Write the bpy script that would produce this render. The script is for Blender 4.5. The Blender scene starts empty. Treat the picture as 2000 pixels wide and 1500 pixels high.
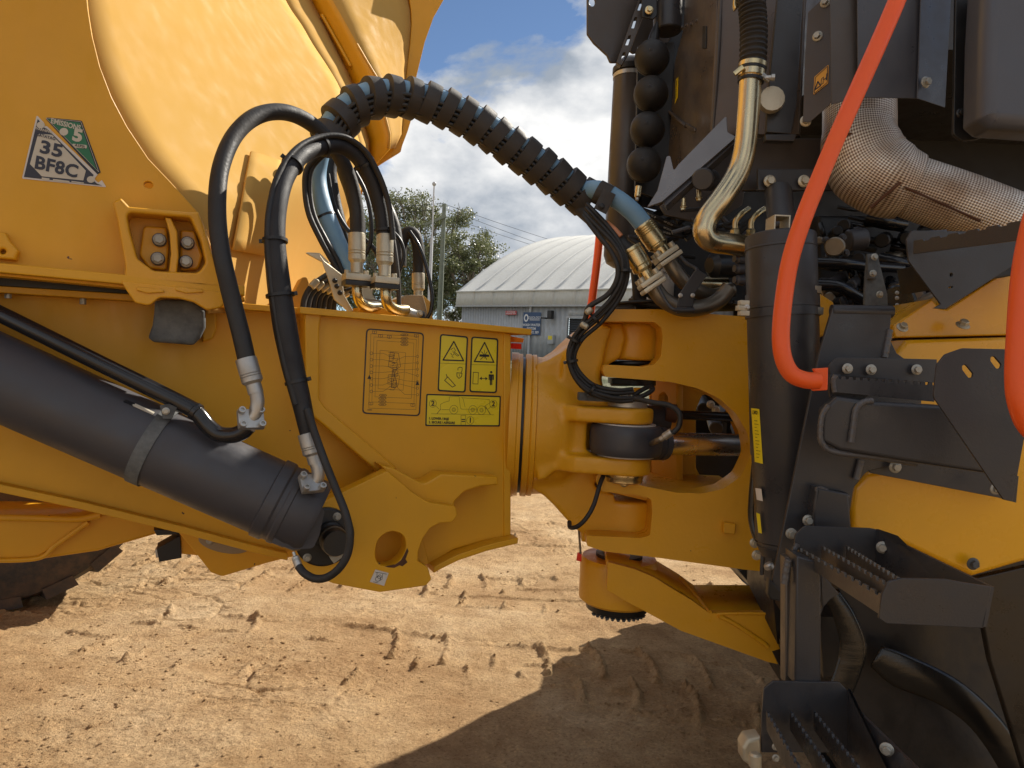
import bpy, bmesh, math, random
import numpy as np
from mathutils import Vector, Matrix, noise as mnoise

SC = bpy.context.scene
COL = SC.collection
R = math.radians

# ------------------------------------------------------------------ camera, sky, sun, exposure
CAM_H, FPX, PITCH, ROLL = 1.55, 1387.0, R(2.0), R(2.7)
_F = Vector((0, math.cos(PITCH), -math.sin(PITCH)))
_U0 = Vector((0, math.sin(PITCH), math.cos(PITCH)))
_R0 = Vector((1, 0, 0))
_RT = _R0 * math.cos(ROLL) + _U0 * math.sin(ROLL)
_UP = _U0 * math.cos(ROLL) - _R0 * math.sin(ROLL)
EYE = Vector((0, 0, CAM_H))
cam_data = bpy.data.cameras.new("camera")
cam = bpy.data.objects.new("camera", cam_data)
COL.objects.link(cam)
cam_data.sensor_width = 36.0
cam_data.lens = FPX / 2000 * 36.0
cam_data.clip_start = 0.05
cam_data.clip_end = 3000
cam.matrix_world = Matrix(((_RT.x, _UP.x, -_F.x, 0), (_RT.y, _UP.y, -_F.y, 0), (_RT.z, _UP.z, -_F.z, CAM_H), (0, 0, 0, 1)))
SC.camera = cam

SUN_DIR = Vector((0.66, 0.75, 0)).normalized()
SUN_EL = R(40)
SUN_VEC = Vector((SUN_DIR.x * math.cos(SUN_EL), SUN_DIR.y * math.cos(SUN_EL), math.sin(SUN_EL)))
sd = bpy.data.lights.new("sun", 'SUN')
sd.energy = 5.0
sd.angle = R(0.53)
sd.color = (1.0, 0.93, 0.82)
sun = bpy.data.objects.new("sun", sd)
COL.objects.link(sun)
sun.rotation_euler = SUN_VEC.to_track_quat('Z', 'Y').to_euler()

world = bpy.data.worlds.new("World")
SC.world = world
world.use_nodes = True
wn, wl = world.node_tree.nodes, world.node_tree.links
wn.clear()
w_out = wn.new('ShaderNodeOutputWorld')
w_bg = wn.new('ShaderNodeBackground')
w_bg.inputs['Strength'].default_value = 0.076
sky = wn.new('ShaderNodeTexSky')
sky.sky_type = 'NISHITA'
sky.sun_disc = False
sky.sun_elevation = SUN_EL
sky.sun_rotation = math.atan2(SUN_DIR.x, SUN_DIR.y)
sky.altitude = 60
sky.air_density = 0.8
sky.dust_density = 0.0
sky.ozone_density = 2.6
w_tc = wn.new('ShaderNodeTexCoord')
w_map = wn.new('ShaderNodeMapping')
w_map.inputs['Location'].default_value = (4.4, 8.1, 1.2)
w_map.inputs['Scale'].default_value = (1.0, 1.0, 1.7)
wl.new(w_tc.outputs['Generated'], w_map.inputs['Vector'])
w_n1 = wn.new('ShaderNodeTexNoise')
w_n1.inputs['Scale'].default_value = 2.3
w_n1.inputs['Detail'].default_value = 9
w_n1.inputs['Roughness'].default_value = 0.56
w_n1.inputs['Distortion'].default_value = 0.25
wl.new(w_map.outputs['Vector'], w_n1.inputs['Vector'])
w_r1 = wn.new('ShaderNodeValToRGB')
w_r1.color_ramp.elements[0].position = 0.452
w_r1.color_ramp.elements[1].position = 0.50
wl.new(w_n1.outputs['Fac'], w_r1.inputs['Fac'])
w_n2 = wn.new('ShaderNodeTexNoise')
w_n2.inputs['Scale'].default_value = 4.2
w_n2.inputs['Detail'].default_value = 7
w_n2.inputs['Roughness'].default_value = 0.55
w_map2 = wn.new('ShaderNodeMapping')
w_map2.inputs['Location'].default_value = (0.7, 4.1, 2.07)
w_map2.inputs['Scale'].default_value = (1.0, 1.0, 1.6)
wl.new(w_tc.outputs['Generated'], w_map2.inputs['Vector'])
wl.new(w_map2.outputs['Vector'], w_n2.inputs['Vector'])
w_r2 = wn.new('ShaderNodeValToRGB')
w_r2.color_ramp.elements[0].position = 0.40
w_r2.color_ramp.elements[0].color = (0.33, 0.38, 0.45, 1)
w_r2.color_ramp.elements[1].position = 0.62
w_r2.color_ramp.elements[1].color = (1.0, 0.99, 0.97, 1)
wl.new(w_n2.outputs['Fac'], w_r2.inputs['Fac'])
w_cm = wn.new('ShaderNodeMixRGB')
w_cm.blend_type = 'MULTIPLY'
w_cm.inputs['Fac'].default_value = 1.0
w_cm.inputs['Color2'].default_value = (10.0, 10.0, 10.0, 1)
wl.new(w_r2.outputs['Color'], w_cm.inputs['Color1'])
w_mix = wn.new('ShaderNodeMixRGB')
wl.new(w_r1.outputs['Color'], w_mix.inputs['Fac'])
wl.new(sky.outputs['Color'], w_mix.inputs['Color1'])
wl.new(w_cm.outputs['Color'], w_mix.inputs['Color2'])
wl.new(w_mix.outputs['Color'], w_bg.inputs['Color'])
wl.new(w_bg.outputs['Background'], w_out.inputs['Surface'])
SC.view_settings.view_transform = 'Standard'
SC.view_settings.look = 'None'
SC.view_settings.gamma = 1
SC.view_settings.use_curve_mapping = False
SC.view_settings.exposure = 0.52
SC.cycles.max_bounces = 8

# ------------------------------------------------------------------ geometry helpers
def ray(px, py):
    return _F + _RT * ((px - 1000) / FPX) + _UP * ((750 - py) / FPX)

def P(px, py, d):
    """world point that lies d metres in front of the lens plane, in the direction of a picture position"""
    return EYE + ray(px, py) * d

WM = {}

class Plane:
    """vertical (or given) work plane: origin, u along, v up, n towards the viewer's side"""
    def __init__(s, o, u, v=Vector((0, 0, 1))):
        s.o = Vector(o); s.u = Vector(u).normalized(); s.v = Vector(v).normalized()
        s.n = s.u.cross(s.v).normalized()
        if s.n.dot(EYE - s.o) < 0: s.flip = True
        else: s.flip = False
        s.v = s.n.cross(s.u).normalized()
    def off(s, k):
        return Plane(s.o + s.n * k, s.u, s.v)
    def hit(s, px, py):
        r = ray(px, py)
        t = (s.o - EYE).dot(s.n) / r.dot(s.n)
        return EYE + r * t
    def uv(s, px, py):
        q = s.hit(px, py) - s.o
        return (q.dot(s.u), q.dot(s.v))
    def mat(s):
        return Matrix(((s.u.x, s.v.x, s.n.x, s.o.x), (s.u.y, s.v.y, s.n.y, s.o.y), (s.u.z, s.v.z, s.n.z, s.o.z), (0, 0, 0, 1)))
    def pt(s, u, v, w=0):
        return s.o + s.u * u + s.v * v + s.n * w

def vplane(px, py, d, yaw):
    """vertical plane through a point, its rightward direction turned yaw degrees away from the viewer"""
    a = R(yaw)
    return Plane(P(px, py, d), (math.cos(a), math.sin(a), 0))

def plane3(a, b, c):
    """plane through three world points: a->b is u"""
    a, b, c = Vector(a), Vector(b), Vector(c)
    u = (b - a).normalized()
    n = u.cross(c - a).normalized()
    v = n.cross(u)
    return Plane(a, u, v)

def link(ob, parent=None, mw=None):
    COL.objects.link(ob)
    mw = mw or Matrix.Identity(4)
    WM[ob.name] = mw
    if parent is not None:
        ob.parent = parent
        ob.matrix_parent_inverse = WM[parent.name].inverted()
    ob.matrix_basis = mw
    return ob

def thing(name, label, cat, loc=(0, 0, 0), group=None):
    o = bpy.data.objects.new(name, None)
    o.empty_display_size = 0.1
    link(o, None, Matrix.Translation(loc))
    o['label'] = label; o['category'] = cat
    if group: o['group'] = group
    return o

def tag(o, label, cat, group=None):
    o['label'] = label; o['category'] = cat
    if group: o['group'] = group
    return o

def finish(me, mat, angle=35):
    if mat is not None:
        if isinstance(mat, (list, tuple)):
            for m in mat: me.materials.append(m)
        else:
            me.materials.append(mat)
    if angle is not None:
        for p in me.polygons: p.use_smooth = True
        me.set_sharp_from_angle(angle=R(angle))

def obj_bm(name, bm, mat, parent=None, mw=None, angle=35):
    me = bpy.data.meshes.new(name)
    bm.normal_update()
    bm.to_mesh(me); bm.free()
    finish(me, mat, angle)
    o = bpy.data.objects.new(name, me)
    return link(o, parent, mw)

def fillet(pts, r=None, n=5):
    """2D outline; points may carry a third value: corner radius"""
    out = []
    N = len(pts)
    for i, p in enumerate(pts):
        rad = p[2] if len(p) > 2 else (r or 0)
        if rad <= 0:
            out.append((p[0], p[1])); continue
        a = Vector(pts[i - 1][:2]); b = Vector(p[:2]); c = Vector(pts[(i + 1) % N][:2])
        d1, d2 = (a - b), (c - b)
        if d1.length < 1e-9 or d2.length < 1e-9: out.append((b.x, b.y)); continue
        ang = d1.angle(d2)
        if ang > R(176): out.append((b.x, b.y)); continue
        t = min(rad / math.tan(ang / 2), d1.length * 0.48, d2.length * 0.48)
        p1, p2 = b + d1.normalized() * t, b + d2.normalized() * t
        for k in range(n + 1):
            s = k / n
            q = p1 * (1 - s) ** 2 + b * 2 * s * (1 - s) + p2 * s * s
            out.append((q.x, q.y))
    return out

def smooth2(pts, n=6):
    """closed Catmull-Rom through 2D points"""
    out = []; N = len(pts)
    for i in range(N):
        p0, p1, p2, p3 = [Vector(pts[(i + k - 1) % N][:2]) for k in range(4)]
        for k in range(n):
            t = k / n
            q = 0.5 * ((2 * p1) + (p2 - p0) * t + (2 * p0 - 5 * p1 + 4 * p2 - p3) * t * t + (3 * p1 - p0 - 3 * p2 + p3) * t ** 3)
            out.append((q.x, q.y))
    return out

def _fill_mesh(loops, thick, bevel, segs=2):
    cu = bpy.data.curves.new("tmp", 'CURVE')
    cu.dimensions = '2D'; cu.fill_mode = 'BOTH'
    cu.extrude = max(thick / 2 - bevel, 0.00001)
    cu.bevel_depth = bevel; cu.bevel_resolution = segs
    if bevel: cu.offset = -bevel
    for lp in loops:
        sp = cu.splines.new('POLY')
        sp.points.add(len(lp) - 1)
        for k, q in enumerate(lp): sp.points[k].co = (q[0], q[1], 0, 1)
        sp.use_cyclic_u = True
    ob = bpy.data.objects.new("tmp", cu)
    me = bpy.data.meshes.new_from_object(ob)
    bpy.data.objects.remove(ob); bpy.data.curves.remove(cu)
    me.transform(Matrix.Translation((0, 0, -thick / 2)))
    return me

def plate(name, pts, pl, thick, mat, parent=None, holes=(), bevel=0.003, raw=False, segs=2, angle=35):
    """outline (picture positions with optional corner radius, unless raw) on a work plane, given real thickness away from the viewer"""
    if not raw:
        lp = [[pl.uv(*q) for q in fillet(pts)]] + [[pl.uv(*q) for q in fillet(h)] for h in holes]
    else:
        lp = [fillet(pts)] + [fillet(h) for h in holes]
    me = _fill_mesh(lp, thick, bevel, segs)
    me.name = name
    finish(me, mat, angle)
    o = bpy.data.objects.new(name, me)
    return link(o, parent, pl.mat())

def add_solid(bm, pts, pl, thick, raw=False, bevel=0.0):
    lp = [pl.uv(*q) for q in fillet(pts)] if not raw else fillet(pts)
    me = _fill_mesh([lp], thick, bevel)
    me.transform(pl.mat())
    bm.from_mesh(me)
    bpy.data.meshes.remove(me)

def oval(cx, cy, rx, ry, n=28, rot=0):
    c, s = math.cos(R(rot)), math.sin(R(rot))
    return [(cx + rx * math.cos(a) * c - ry * math.sin(a) * s, cy + rx * math.cos(a) * s + ry * math.sin(a) * c) for a in [2 * math.pi * k / n for k in range(n)]]

def spline3(pts, n=8):
    pts = [Vector(p) for p in pts]
    if len(pts) < 3: return pts
    out = []
    ext = [pts[0] * 2 - pts[1]] + pts + [pts[-1] * 2 - pts[-2]]
    for i in range(1, len(ext) - 2):
        p0, p1, p2, p3 = ext[i - 1:i + 3]
        for k in range(n):
            t = k / n
            out.append(0.5 * ((2 * p1) + (p2 - p0) * t + (2 * p0 - 5 * p1 + 4 * p2 - p3) * t * t + (3 * p1 - p0 - 3 * p2 + p3) * t ** 3))
    out.append(pts[-1])
    return out

def frames(path):
    T = []
    for i in range(len(path)):
        a = path[max(i - 1, 0)]; b = path[min(i + 1, len(path) - 1)]
        T.append((b - a).normalized())
    ref = Vector((0, 0, 1)) if abs(T[0].z) < 0.9 else Vector((1, 0, 0))
    X = (ref - T[0] * ref.dot(T[0])).normalized()
    out = []
    for i, t in enumerate(T):
        X = (X - t * X.dot(t)).normalized()
        out.append((X, t.cross(X), t))
    return out

def add_tube(bm, path, r, segs=14, caps=True, section=None):
    path = [Vector(p) for p in path]
    fr = frames(path)
    rings = []
    nr = section or [(math.cos(2 * math.pi * k / segs), math.sin(2 * math.pi * k / segs)) for k in range(segs)]
    for i, p in enumerate(path):
        rr = r[i] if isinstance(r, (list, tuple)) else r
        X, Y, t = fr[i]
        rings.append([bm.verts.new(p + X * (c * rr) + Y * (s * rr)) for c, s in nr])
    m = len(nr)
    for a, b in zip(rings, rings[1:]):
        for k in range(m):
            bm.faces.new((a[k], a[(k + 1) % m], b[(k + 1) % m], b[k]))
    if caps:
        bm.faces.new(list(reversed(rings[0]))); bm.faces.new(rings[-1])

def tube(name, pts, r, mat, parent=None, n=8, segs=14, caps=True, smooth=True, angle=40):
    path = spline3(pts, n) if smooth else [Vector(p) for p in pts]
    if isinstance(r, (list, tuple)) and smooth and len(pts) > 2:
        rr = []
        for i in range(len(pts) - 1):
            for k in range(n): rr.append(r[i] + (r[i + 1] - r[i]) * k / n)
        rr.append(r[-1]); r = rr
    bm = bmesh.new()
    add_tube(bm, path, r, segs, caps)
    return obj_bm(name, bm, mat, parent, None, angle)

def px_path(pts):
    return [P(*p) for p in pts]

def basis(o, z, xhint=None):
    z = Vector(z).normalized()
    x = Vector(xhint) if xhint is not None else (Vector((0, 0, 1)) if abs(z.z) < 0.9 else Vector((1, 0, 0)))
    x = (x - z * x.dot(z)).normalized()
    y = z.cross(x)
    return Matrix(((x.x, y.x, z.x, o[0]), (x.y, y.y, z.y, o[1]), (x.z, y.z, z.z, o[2]), (0, 0, 0, 1)))

def add_lathe(bm, prof, mw=Matrix.Identity(4), segs=32):
    """prof: (radius, height) pairs, bottom to top; ends closed"""
    rings = []
    for r, h in prof:
        if r < 1e-6: rings.append([bm.verts.new(mw @ Vector((0, 0, h)))])
        else: rings.append([bm.verts.new(mw @ Vector((r * math.cos(2 * math.pi * k / segs), r * math.sin(2 * math.pi * k / segs), h))) for k in range(segs)])
    for a, b in zip(rings, rings[1:]):
        for k in range(segs):
            k2 = (k + 1) % segs
            if len(a) == 1 and len(b) == 1: continue
            if len(a) == 1: bm.faces.new((a[0], b[k2], b[k]))
            elif len(b) == 1: bm.faces.new((a[k], a[k2], b[0]))
            else: bm.faces.new((a[k], a[k2], b[k2], b[k]))
    if len(rings[0]) > 1: bm.faces.new(list(reversed(rings[0])))
    if len(rings[-1]) > 1: bm.faces.new(rings[-1])

def lathe(name, prof, o, axis, mat, parent=None, segs=32, angle=35):
    bm = bmesh.new()
    add_lathe(bm, prof, Matrix.Identity(4), segs)
    return obj_bm(name, bm, mat, parent, basis(o, axis), angle)

def cyl2(name, a, b, r, mat, parent=None, segs=32, bev=0.004, angle=35):
    """cylinder with chamfered rims between two world points"""
    a, b = Vector(a), Vector(b)
    L = (b - a).length
    bev = min(bev, r * 0.4, L * 0.3)
    return lathe(name, [(r - bev, 0), (r, bev), (r, L - bev), (r - bev, L)], a, b - a, mat, parent, segs, angle)

def add_box(bm, lo, hi, mw=Matrix.Identity(4), bevel=0.0):
    x0, y0, z0 = lo; x1, y1, z1 = hi
    vs = [bm.verts.new(mw @ Vector(c)) for c in ((x0, y0, z0), (x1, y0, z0), (x1, y1, z0), (x0, y1, z0), (x0, y0, z1), (x1, y0, z1), (x1, y1, z1), (x0, y1, z1))]
    fs = [bm.faces.new([vs[i] for i in f]) for f in ((0, 3, 2, 1), (4, 5, 6, 7), (0, 1, 5, 4), (1, 2, 6, 5), (2, 3, 7, 6), (3, 0, 4, 7))]
    if bevel:
        es = list({e for f in fs for e in f.edges})
        bmesh.ops.bevel(bm, geom=es, offset=bevel, segments=2, affect='EDGES', profile=0.7)

def box(name, lo, hi, mat, parent=None, mw=None, bevel=0.003):
    bm = bmesh.new()
    add_box(bm, lo, hi, Matrix.Identity(4), bevel)
    return obj_bm(name, bm, mat, parent, mw)

def prism3(name, front, back, mat, parent=None, bevel=0.0, angle=35):
    """solid between two matching 3D loops"""
    bm = bmesh.new()
    a = [bm.verts.new(p) for p in front]; b = [bm.verts.new(p) for p in back]
    n = len(a)
    bm.faces.new(a); bm.faces.new(list(reversed(b)))
    for k in range(n):
        bm.faces.new((a[(k + 1) % n], a[k], b[k], b[(k + 1) % n]))
    bmesh.ops.recalc_face_normals(bm, faces=bm.faces)
    if bevel:
        bmesh.ops.bevel(bm, geom=list(bm.edges), offset=bevel, segments=2, affect='EDGES', profile=0.7)
    return obj_bm(name, bm, mat, parent, None, angle)

def sheet(name, rows, thick, mat, parent=None, angle=40, offset=-1):
    """rows of world points -> surface, given thickness by a solidify modifier"""
    bm = bmesh.new()
    g = [[bm.verts.new(p) for p in row] for row in rows]
    for a, b in zip(g, g[1:]):
        for k in range(len(a) - 1):
            bm.faces.new((a[k], a[k + 1], b[k + 1], b[k]))
    o = obj_bm(name, bm, mat, parent, None, angle)
    if thick:
        m = o.modifiers.new("thickness", 'SOLIDIFY'); m.thickness = thick; m.offset = offset
    return o

def mod_bevel(o, w, seg=2, ang=40):
    m = o.modifiers.new("bevel", 'BEVEL'); m.width = w; m.segments = seg; m.limit_method = 'ANGLE'; m.angle_limit = R(ang)
    m.harden_normals = True
    return o

def remesh(o, size, it=6, fac=0.5):
    m = o.modifiers.new("cast", 'REMESH'); m.mode = 'VOXEL'; m.voxel_size = size; m.use_smooth_shade = True
    s = o.modifiers.new("soften", 'SMOOTH'); s.iterations = it; s.factor = fac
    return o

_bolt = {}
def bolt_mesh(mat, kind='flange'):
    key = (mat.name, kind)
    if key not in _bolt:
        bm = bmesh.new()
        if kind == 'flange':
            add_lathe(bm, [(0.5, 0), (0.5, 0.07), (0.44, 0.12), (0.3, 0.16)], segs=18)
            add_lathe(bm, [(0.31, 0.12), (0.33, 0.15), (0.33, 0.42), (0.29, 0.46), (0.0, 0.46)], segs=6)
        elif kind == 'tall':
            add_lathe(bm, [(0.5, 0), (0.5, 0.22), (0.46, 0.26), (0.3, 0.27)], segs=18)
            add_lathe(bm, [(0.36, 0.2), (0.40, 0.25), (0.40, 0.56), (0.34, 0.6), (0.0, 0.6)], segs=6)
        elif kind == 'socket':
            add_lathe(bm, [(0.5, 0), (0.5, 0.75), (0.45, 0.8), (0.27, 0.8), (0.27, 0.5), (0, 0.5)], segs=16)
        elif kind == 'stud':
            add_lathe(bm, [(0.5, 0), (0.5, 0.12), (0.3, 0.13)], segs=16)
            add_lathe(bm, [(0.36, 0.12), (0.40, 0.15), (0.40, 0.42), (0.36, 0.45)], segs=6)
            add_lathe(bm, [(0.17, 0.4), (0.17, 0.66), (0.14, 0.7)], segs=10)
        me = bpy.data.meshes.new("bolt"); bm.normal_update(); bm.to_mesh(me); bm.free()
        finish(me, mat, 30)
        _bolt[key] = me
    return _bolt[key]

def bolt(pos, n, size, mat, parent, kind='flange', name='bolt', spin=None):
    o = bpy.data.objects.new(name, bolt_mesh(mat, kind))
    mw = basis(pos, n) @ Matrix.Rotation(random.random() * 2 if spin is None else spin, 4, 'Z') @ Matrix.Scale(size, 4)
    return link(o, parent, mw)

def text_mesh(body, size, bold=0.0, align='CENTER', extrude=0.0002, space=1.0):
    cu = bpy.data.curves.new("txt", 'FONT')
    cu.body = body; cu.size = size; cu.align_x = align; cu.align_y = 'CENTER'
    cu.offset = bold * size; cu.extrude = extrude; cu.space_character = space
    cu.resolution_u = 3
    ob = bpy.data.objects.new("txt", cu)
    me = bpy.data.meshes.new_from_object(ob)
    bpy.data.objects.remove(ob); bpy.data.curves.remove(cu)
    return me

def text(body, pl, u, v, size, mat, parent, bold=0.02, align='CENTER', rot=0, sx=1.0, lift=0.0012, space=1.0, name='lettering'):
    me = text_mesh(body, size, bold, align, space=space)
    me.materials.append(mat); me.name = name
    mw = pl.off(lift).mat() @ Matrix.Translation((u, v, 0)) @ Matrix.Rotation(R(rot), 4, 'Z') @ Matrix.Diagonal((sx, 1, 1, 1))
    o = bpy.data.objects.new(name, me)
    return link(o, parent, mw)

class Ink:
    """flat print: strokes and filled outlines collected as one mesh on a plane"""
    def __init__(s): s.bm = bmesh.new()
    def poly(s, pts, z=0):
        try: s.bm.faces.new([s.bm.verts.new((p[0], p[1], z)) for p in pts])
        except ValueError: pass
    def line(s, pts, w, closed=False, z=0):
        pts = [Vector(p[:2]) for p in pts]
        n = len(pts)
        for i in range(n if closed else n - 1):
            a, b = pts[i], pts[(i + 1) % n]
            d = (b - a)
            if d.length < 1e-9: continue
            d = d.normalized(); q = Vector((-d.y, d.x)) * w / 2; e = d * w * 0.35
            s.poly([a - q - e, b - q + e, b + q + e, a + q - e], z)
    def ring(s, cx, cy, r, w, n=28, z=0):
        s.band([(cx + (r + w / 2) * math.cos(t), cy + (r + w / 2) * math.sin(t)) for t in [2 * math.pi * k / n for k in range(n)]],
               [(cx + (r - w / 2) * math.cos(t), cy + (r - w / 2) * math.sin(t)) for t in [2 * math.pi * k / n for k in range(n)]], z)
    def band(s, outer, inner, z=0):
        a = [s.bm.verts.new((p[0], p[1], z)) for p in outer]; b = [s.bm.verts.new((p[0], p[1], z)) for p in inner]
        n = len(a)
        for k in range(n): s.bm.faces.new((a[k], a[(k + 1) % n], b[(k + 1) % n], b[k]))
    def disc(s, cx, cy, r, n=20, z=0):
        s.poly([(cx + r * math.cos(2 * math.pi * k / n), cy + r * math.sin(2 * math.pi * k / n)) for k in range(n)], z)
    def build(s, name, pl, mat, parent, lift=0.0012):
        for f in s.bm.faces:
            pass
        s.bm.normal_update()
        for f in s.bm.faces:
            if f.normal.z < 0: f.normal_flip()
        return obj_bm(name, s.bm, mat, parent, pl.off(lift).mat(), None)

def rrect(x0, y0, x1, y1, r, n=5):
    return fillet([(x0, y0, r), (x1, y0, r), (x1, y1, r), (x0, y1, r)], n=n)

# ------------------------------------------------------------------ materials
def new_mat(name):
    m = bpy.data.materials.new(name); m.use_nodes = True
    nt = m.node_tree
    return m, nt, nt.nodes['Principled BSDF']

def paint(name, col, rough=0.35, metal=0.0, var=0.12, scale=3.0, bump=0.05, bscale=180, dust=0.0, dcol=(0.55, 0.42, 0.27), coat=0.0, spec=0.5, chips=None, streak=0.0):
    m, nt, b = new_mat(name)
    N, L = nt.nodes, nt.links
    tc = N.new('ShaderNodeNewGeometry')
    n1 = N.new('ShaderNodeTexNoise'); n1.inputs['Scale'].default_value = scale; n1.inputs['Detail'].default_value = 6; n1.inputs['Roughness'].default_value = 0.6
    L.new(tc.outputs['Position'], n1.inputs['Vector'])
    mr = N.new('ShaderNodeMapRange'); mr.inputs['From Min'].default_value = 0.3; mr.inputs['From Max'].default_value = 0.7
    mr.inputs['To Min'].default_value = 1 - var; mr.inputs['To Max'].default_value = 1 + var
    L.new(n1.outputs['Fac'], mr.inputs['Value'])
    mul = N.new('ShaderNodeVectorMath'); mul.operation = 'SCALE'; mul.inputs[0].default_value = col
    L.new(mr.outputs['Result'], mul.inputs['Scale'])
    cur = mul.outputs['Vector']
    if dust > 0:
        n2 = N.new('ShaderNodeTexNoise'); n2.inputs['Scale'].default_value = 9; n2.inputs['Detail'].default_value = 9; n2.inputs['Roughness'].default_value = 0.72
        mp = N.new('ShaderNodeMapping'); mp.inputs['Scale'].default_value = (1, 1, 0.45 if streak else 1)
        L.new(tc.outputs['Position'], mp.inputs['Vector']); L.new(mp.outputs['Vector'], n2.inputs['Vector'])
        r2 = N.new('ShaderNodeMapRange'); r2.inputs['From Min'].default_value = 0.38; r2.inputs['From Max'].default_value = 0.75
        r2.inputs['To Min'].default_value = 0.0; r2.inputs['To Max'].default_value = dust
        L.new(n2.outputs['Fac'], r2.inputs['Value'])
        mx = N.new('ShaderNodeMixRGB'); mx.inputs['Color2'].default_value = (*dcol, 1)
        L.new(r2.outputs['Result'], mx.inputs['Fac']); L.new(cur, mx.inputs['Color1'])
        cur = mx.outputs['Color']
        ra = N.new('ShaderNodeMapRange'); ra.inputs['To Min'].default_value = rough; ra.inputs['To Max'].default_value = min(1, rough + 0.4)
        ra.inputs['From Max'].default_value = max(dust, 0.01)
        L.new(r2.outputs['Result'], ra.inputs['Value']); L.new(ra.outputs['Result'], b.inputs['Roughness'])
    else:
        ra = N.new('ShaderNodeMapRange'); ra.inputs['From Min'].default_value = 0.3; ra.inputs['From Max'].default_value = 0.7
        ra.inputs['To Min'].default_value = max(0.02, rough * 0.8); ra.inputs['To Max'].default_value = min(1, rough * 1.25)
        n3 = N.new('ShaderNodeTexNoise'); n3.inputs['Scale'].default_value = 14; n3.inputs['Detail'].default_value = 5
        L.new(tc.outputs['Position'], n3.inputs['Vector'])
        L.new(n3.outputs['Fac'], ra.inputs['Value']); L.new(ra.outputs['Result'], b.inputs['Roughness'])
    if chips:
        n4 = N.new('ShaderNodeTexNoise'); n4.inputs['Scale'].default_value = chips[0]; n4.inputs['Detail'].default_value = 3
        L.new(tc.outputs['Position'], n4.inputs['Vector'])
        r4 = N.new('ShaderNodeMapRange'); r4.inputs['From Min'].default_value = chips[1]; r4.inputs['From Max'].default_value = chips[1] + 0.015
        L.new(n4.outputs['Fac'], r4.inputs['Value'])
        mx = N.new('ShaderNodeMixRGB'); mx.inputs['Color2'].default_value = (*chips[2], 1)
        L.new(r4.outputs['Result'], mx.inputs['Fac']); L.new(cur, mx.inputs['Color1'])
        cur = mx.outputs['Color']
    L.new(cur, b.inputs['Base Color'])
    b.inputs['Metallic'].default_value = metal
    b.inputs['Specular IOR Level'].default_value = spec
    if coat: b.inputs['Coat Weight'].default_value = coat; b.inputs['Coat Roughness'].default_value = 0.12
    if bump:
        nb = N.new('ShaderNodeTexNoise'); nb.inputs['Scale'].default_value = bscale; nb.inputs['Detail'].default_value = 3
        L.new(tc.outputs['Position'], nb.inputs['Vector'])
        bp = N.new('ShaderNodeBump'); bp.inputs['Strength'].default_value = bump; bp.inputs['Distance'].default_value = 0.002
        L.new(nb.outputs['Fac'], bp.inputs['Height']); L.new(bp.outputs['Normal'], b.inputs['Normal'])
    return m

YEL = (0.70, 0.345, 0.006)
M = {}
M['yellow'] = paint('yellow_paint', YEL, 0.36, bump=0.12, bscale=220, dust=0.10, dcol=(0.50, 0.33, 0.13), streak=1, var=0.06, chips=(26, 0.755, (0.10, 0.035, 0.012)))
M['cast'] = paint('yellow_cast_iron', (0.72, 0.345, 0.010), 0.27, bump=0.35, bscale=90, dust=0.05, dcol=(0.5, 0.33, 0.13), var=0.05, chips=(20, 0.765, (0.09, 0.03, 0.012)))
M['body'] = paint('dusty_yellow_paint', (0.57, 0.34, 0.095), 0.8, bump=0, bscale=160, dust=0.0, var=0.008, scale=0.9, spec=0.05)
M['fender'] = paint('fender_yellow', (0.78, 0.38, 0.008), 0.28, bump=0.05, bscale=300, var=0.03, coat=0.25)
M['grey'] = paint('dark_grey_paint', (0.034, 0.034, 0.038), 0.27, bump=0.12, bscale=260, dust=0.04, dcol=(0.16, 0.12, 0.085), var=0.1)
M['grey2'] = paint('satin_grey_paint', (0.056, 0.058, 0.070), 0.26, bump=0.06, bscale=200, dust=0.05, dcol=(0.2, 0.17, 0.13), var=0.08)
M['barrel'] = paint('barrel_grey_paint', (0.05, 0.05, 0.058), 0.34, bump=0.07, bscale=240, var=0.08, dust=0.06, dcol=(0.2, 0.15, 0.1))
M['black'] = paint('black_paint', (0.012, 0.012, 0.013), 0.42, bump=0.1, bscale=150, var=0.2)
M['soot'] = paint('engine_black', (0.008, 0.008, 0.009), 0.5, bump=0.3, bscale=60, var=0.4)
M['rubber'] = paint('black_rubber', (0.016, 0.0155, 0.016), 0.46, bump=0.35, bscale=140, var=0.25, dust=0.12, dcol=(0.13, 0.10, 0.07))
M['sleeve'] = paint('woven_sleeve', (0.012, 0.012, 0.015), 0.55, bump=0.5, bscale=500, var=0.2)
M['gloss'] = paint('gloss_black_pipe', (0.014, 0.014, 0.016), 0.2, bump=0.04, bscale=120, var=0.15)
M['wrap'] = paint('brown_black_wrap', (0.032, 0.027, 0.024), 0.48, bump=0.25, bscale=90, var=0.2, dust=0.2, dcol=(0.08, 0.06, 0.04))
M['blue'] = paint('blue_silicone', (0.17, 0.33, 0.50), 0.4, bump=0.06, bscale=60, var=0.1, dust=0.15, dcol=(0.3, 0.36, 0.4))
M['zinc'] = paint('zinc_plated', (0.50, 0.49, 0.46), 0.38, metal=0.85, bump=0.2, bscale=220, var=0.15, dust=0.15, dcol=(0.3, 0.27, 0.22))
M['chromate'] = paint('yellow_chromate', (0.62, 0.50, 0.28), 0.26, metal=0.95, bump=0.08, bscale=120, var=0.2)
M['pipe'] = paint('passivated_steel_pipe', (0.60, 0.50, 0.31), 0.24, metal=0.95, bump=0.05, bscale=60, var=0.18)
M['dullpipe'] = paint('dull_steel_pipe', (0.20, 0.17, 0.13), 0.38, metal=0.7, bump=0.15, bscale=120, var=0.2)
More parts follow.
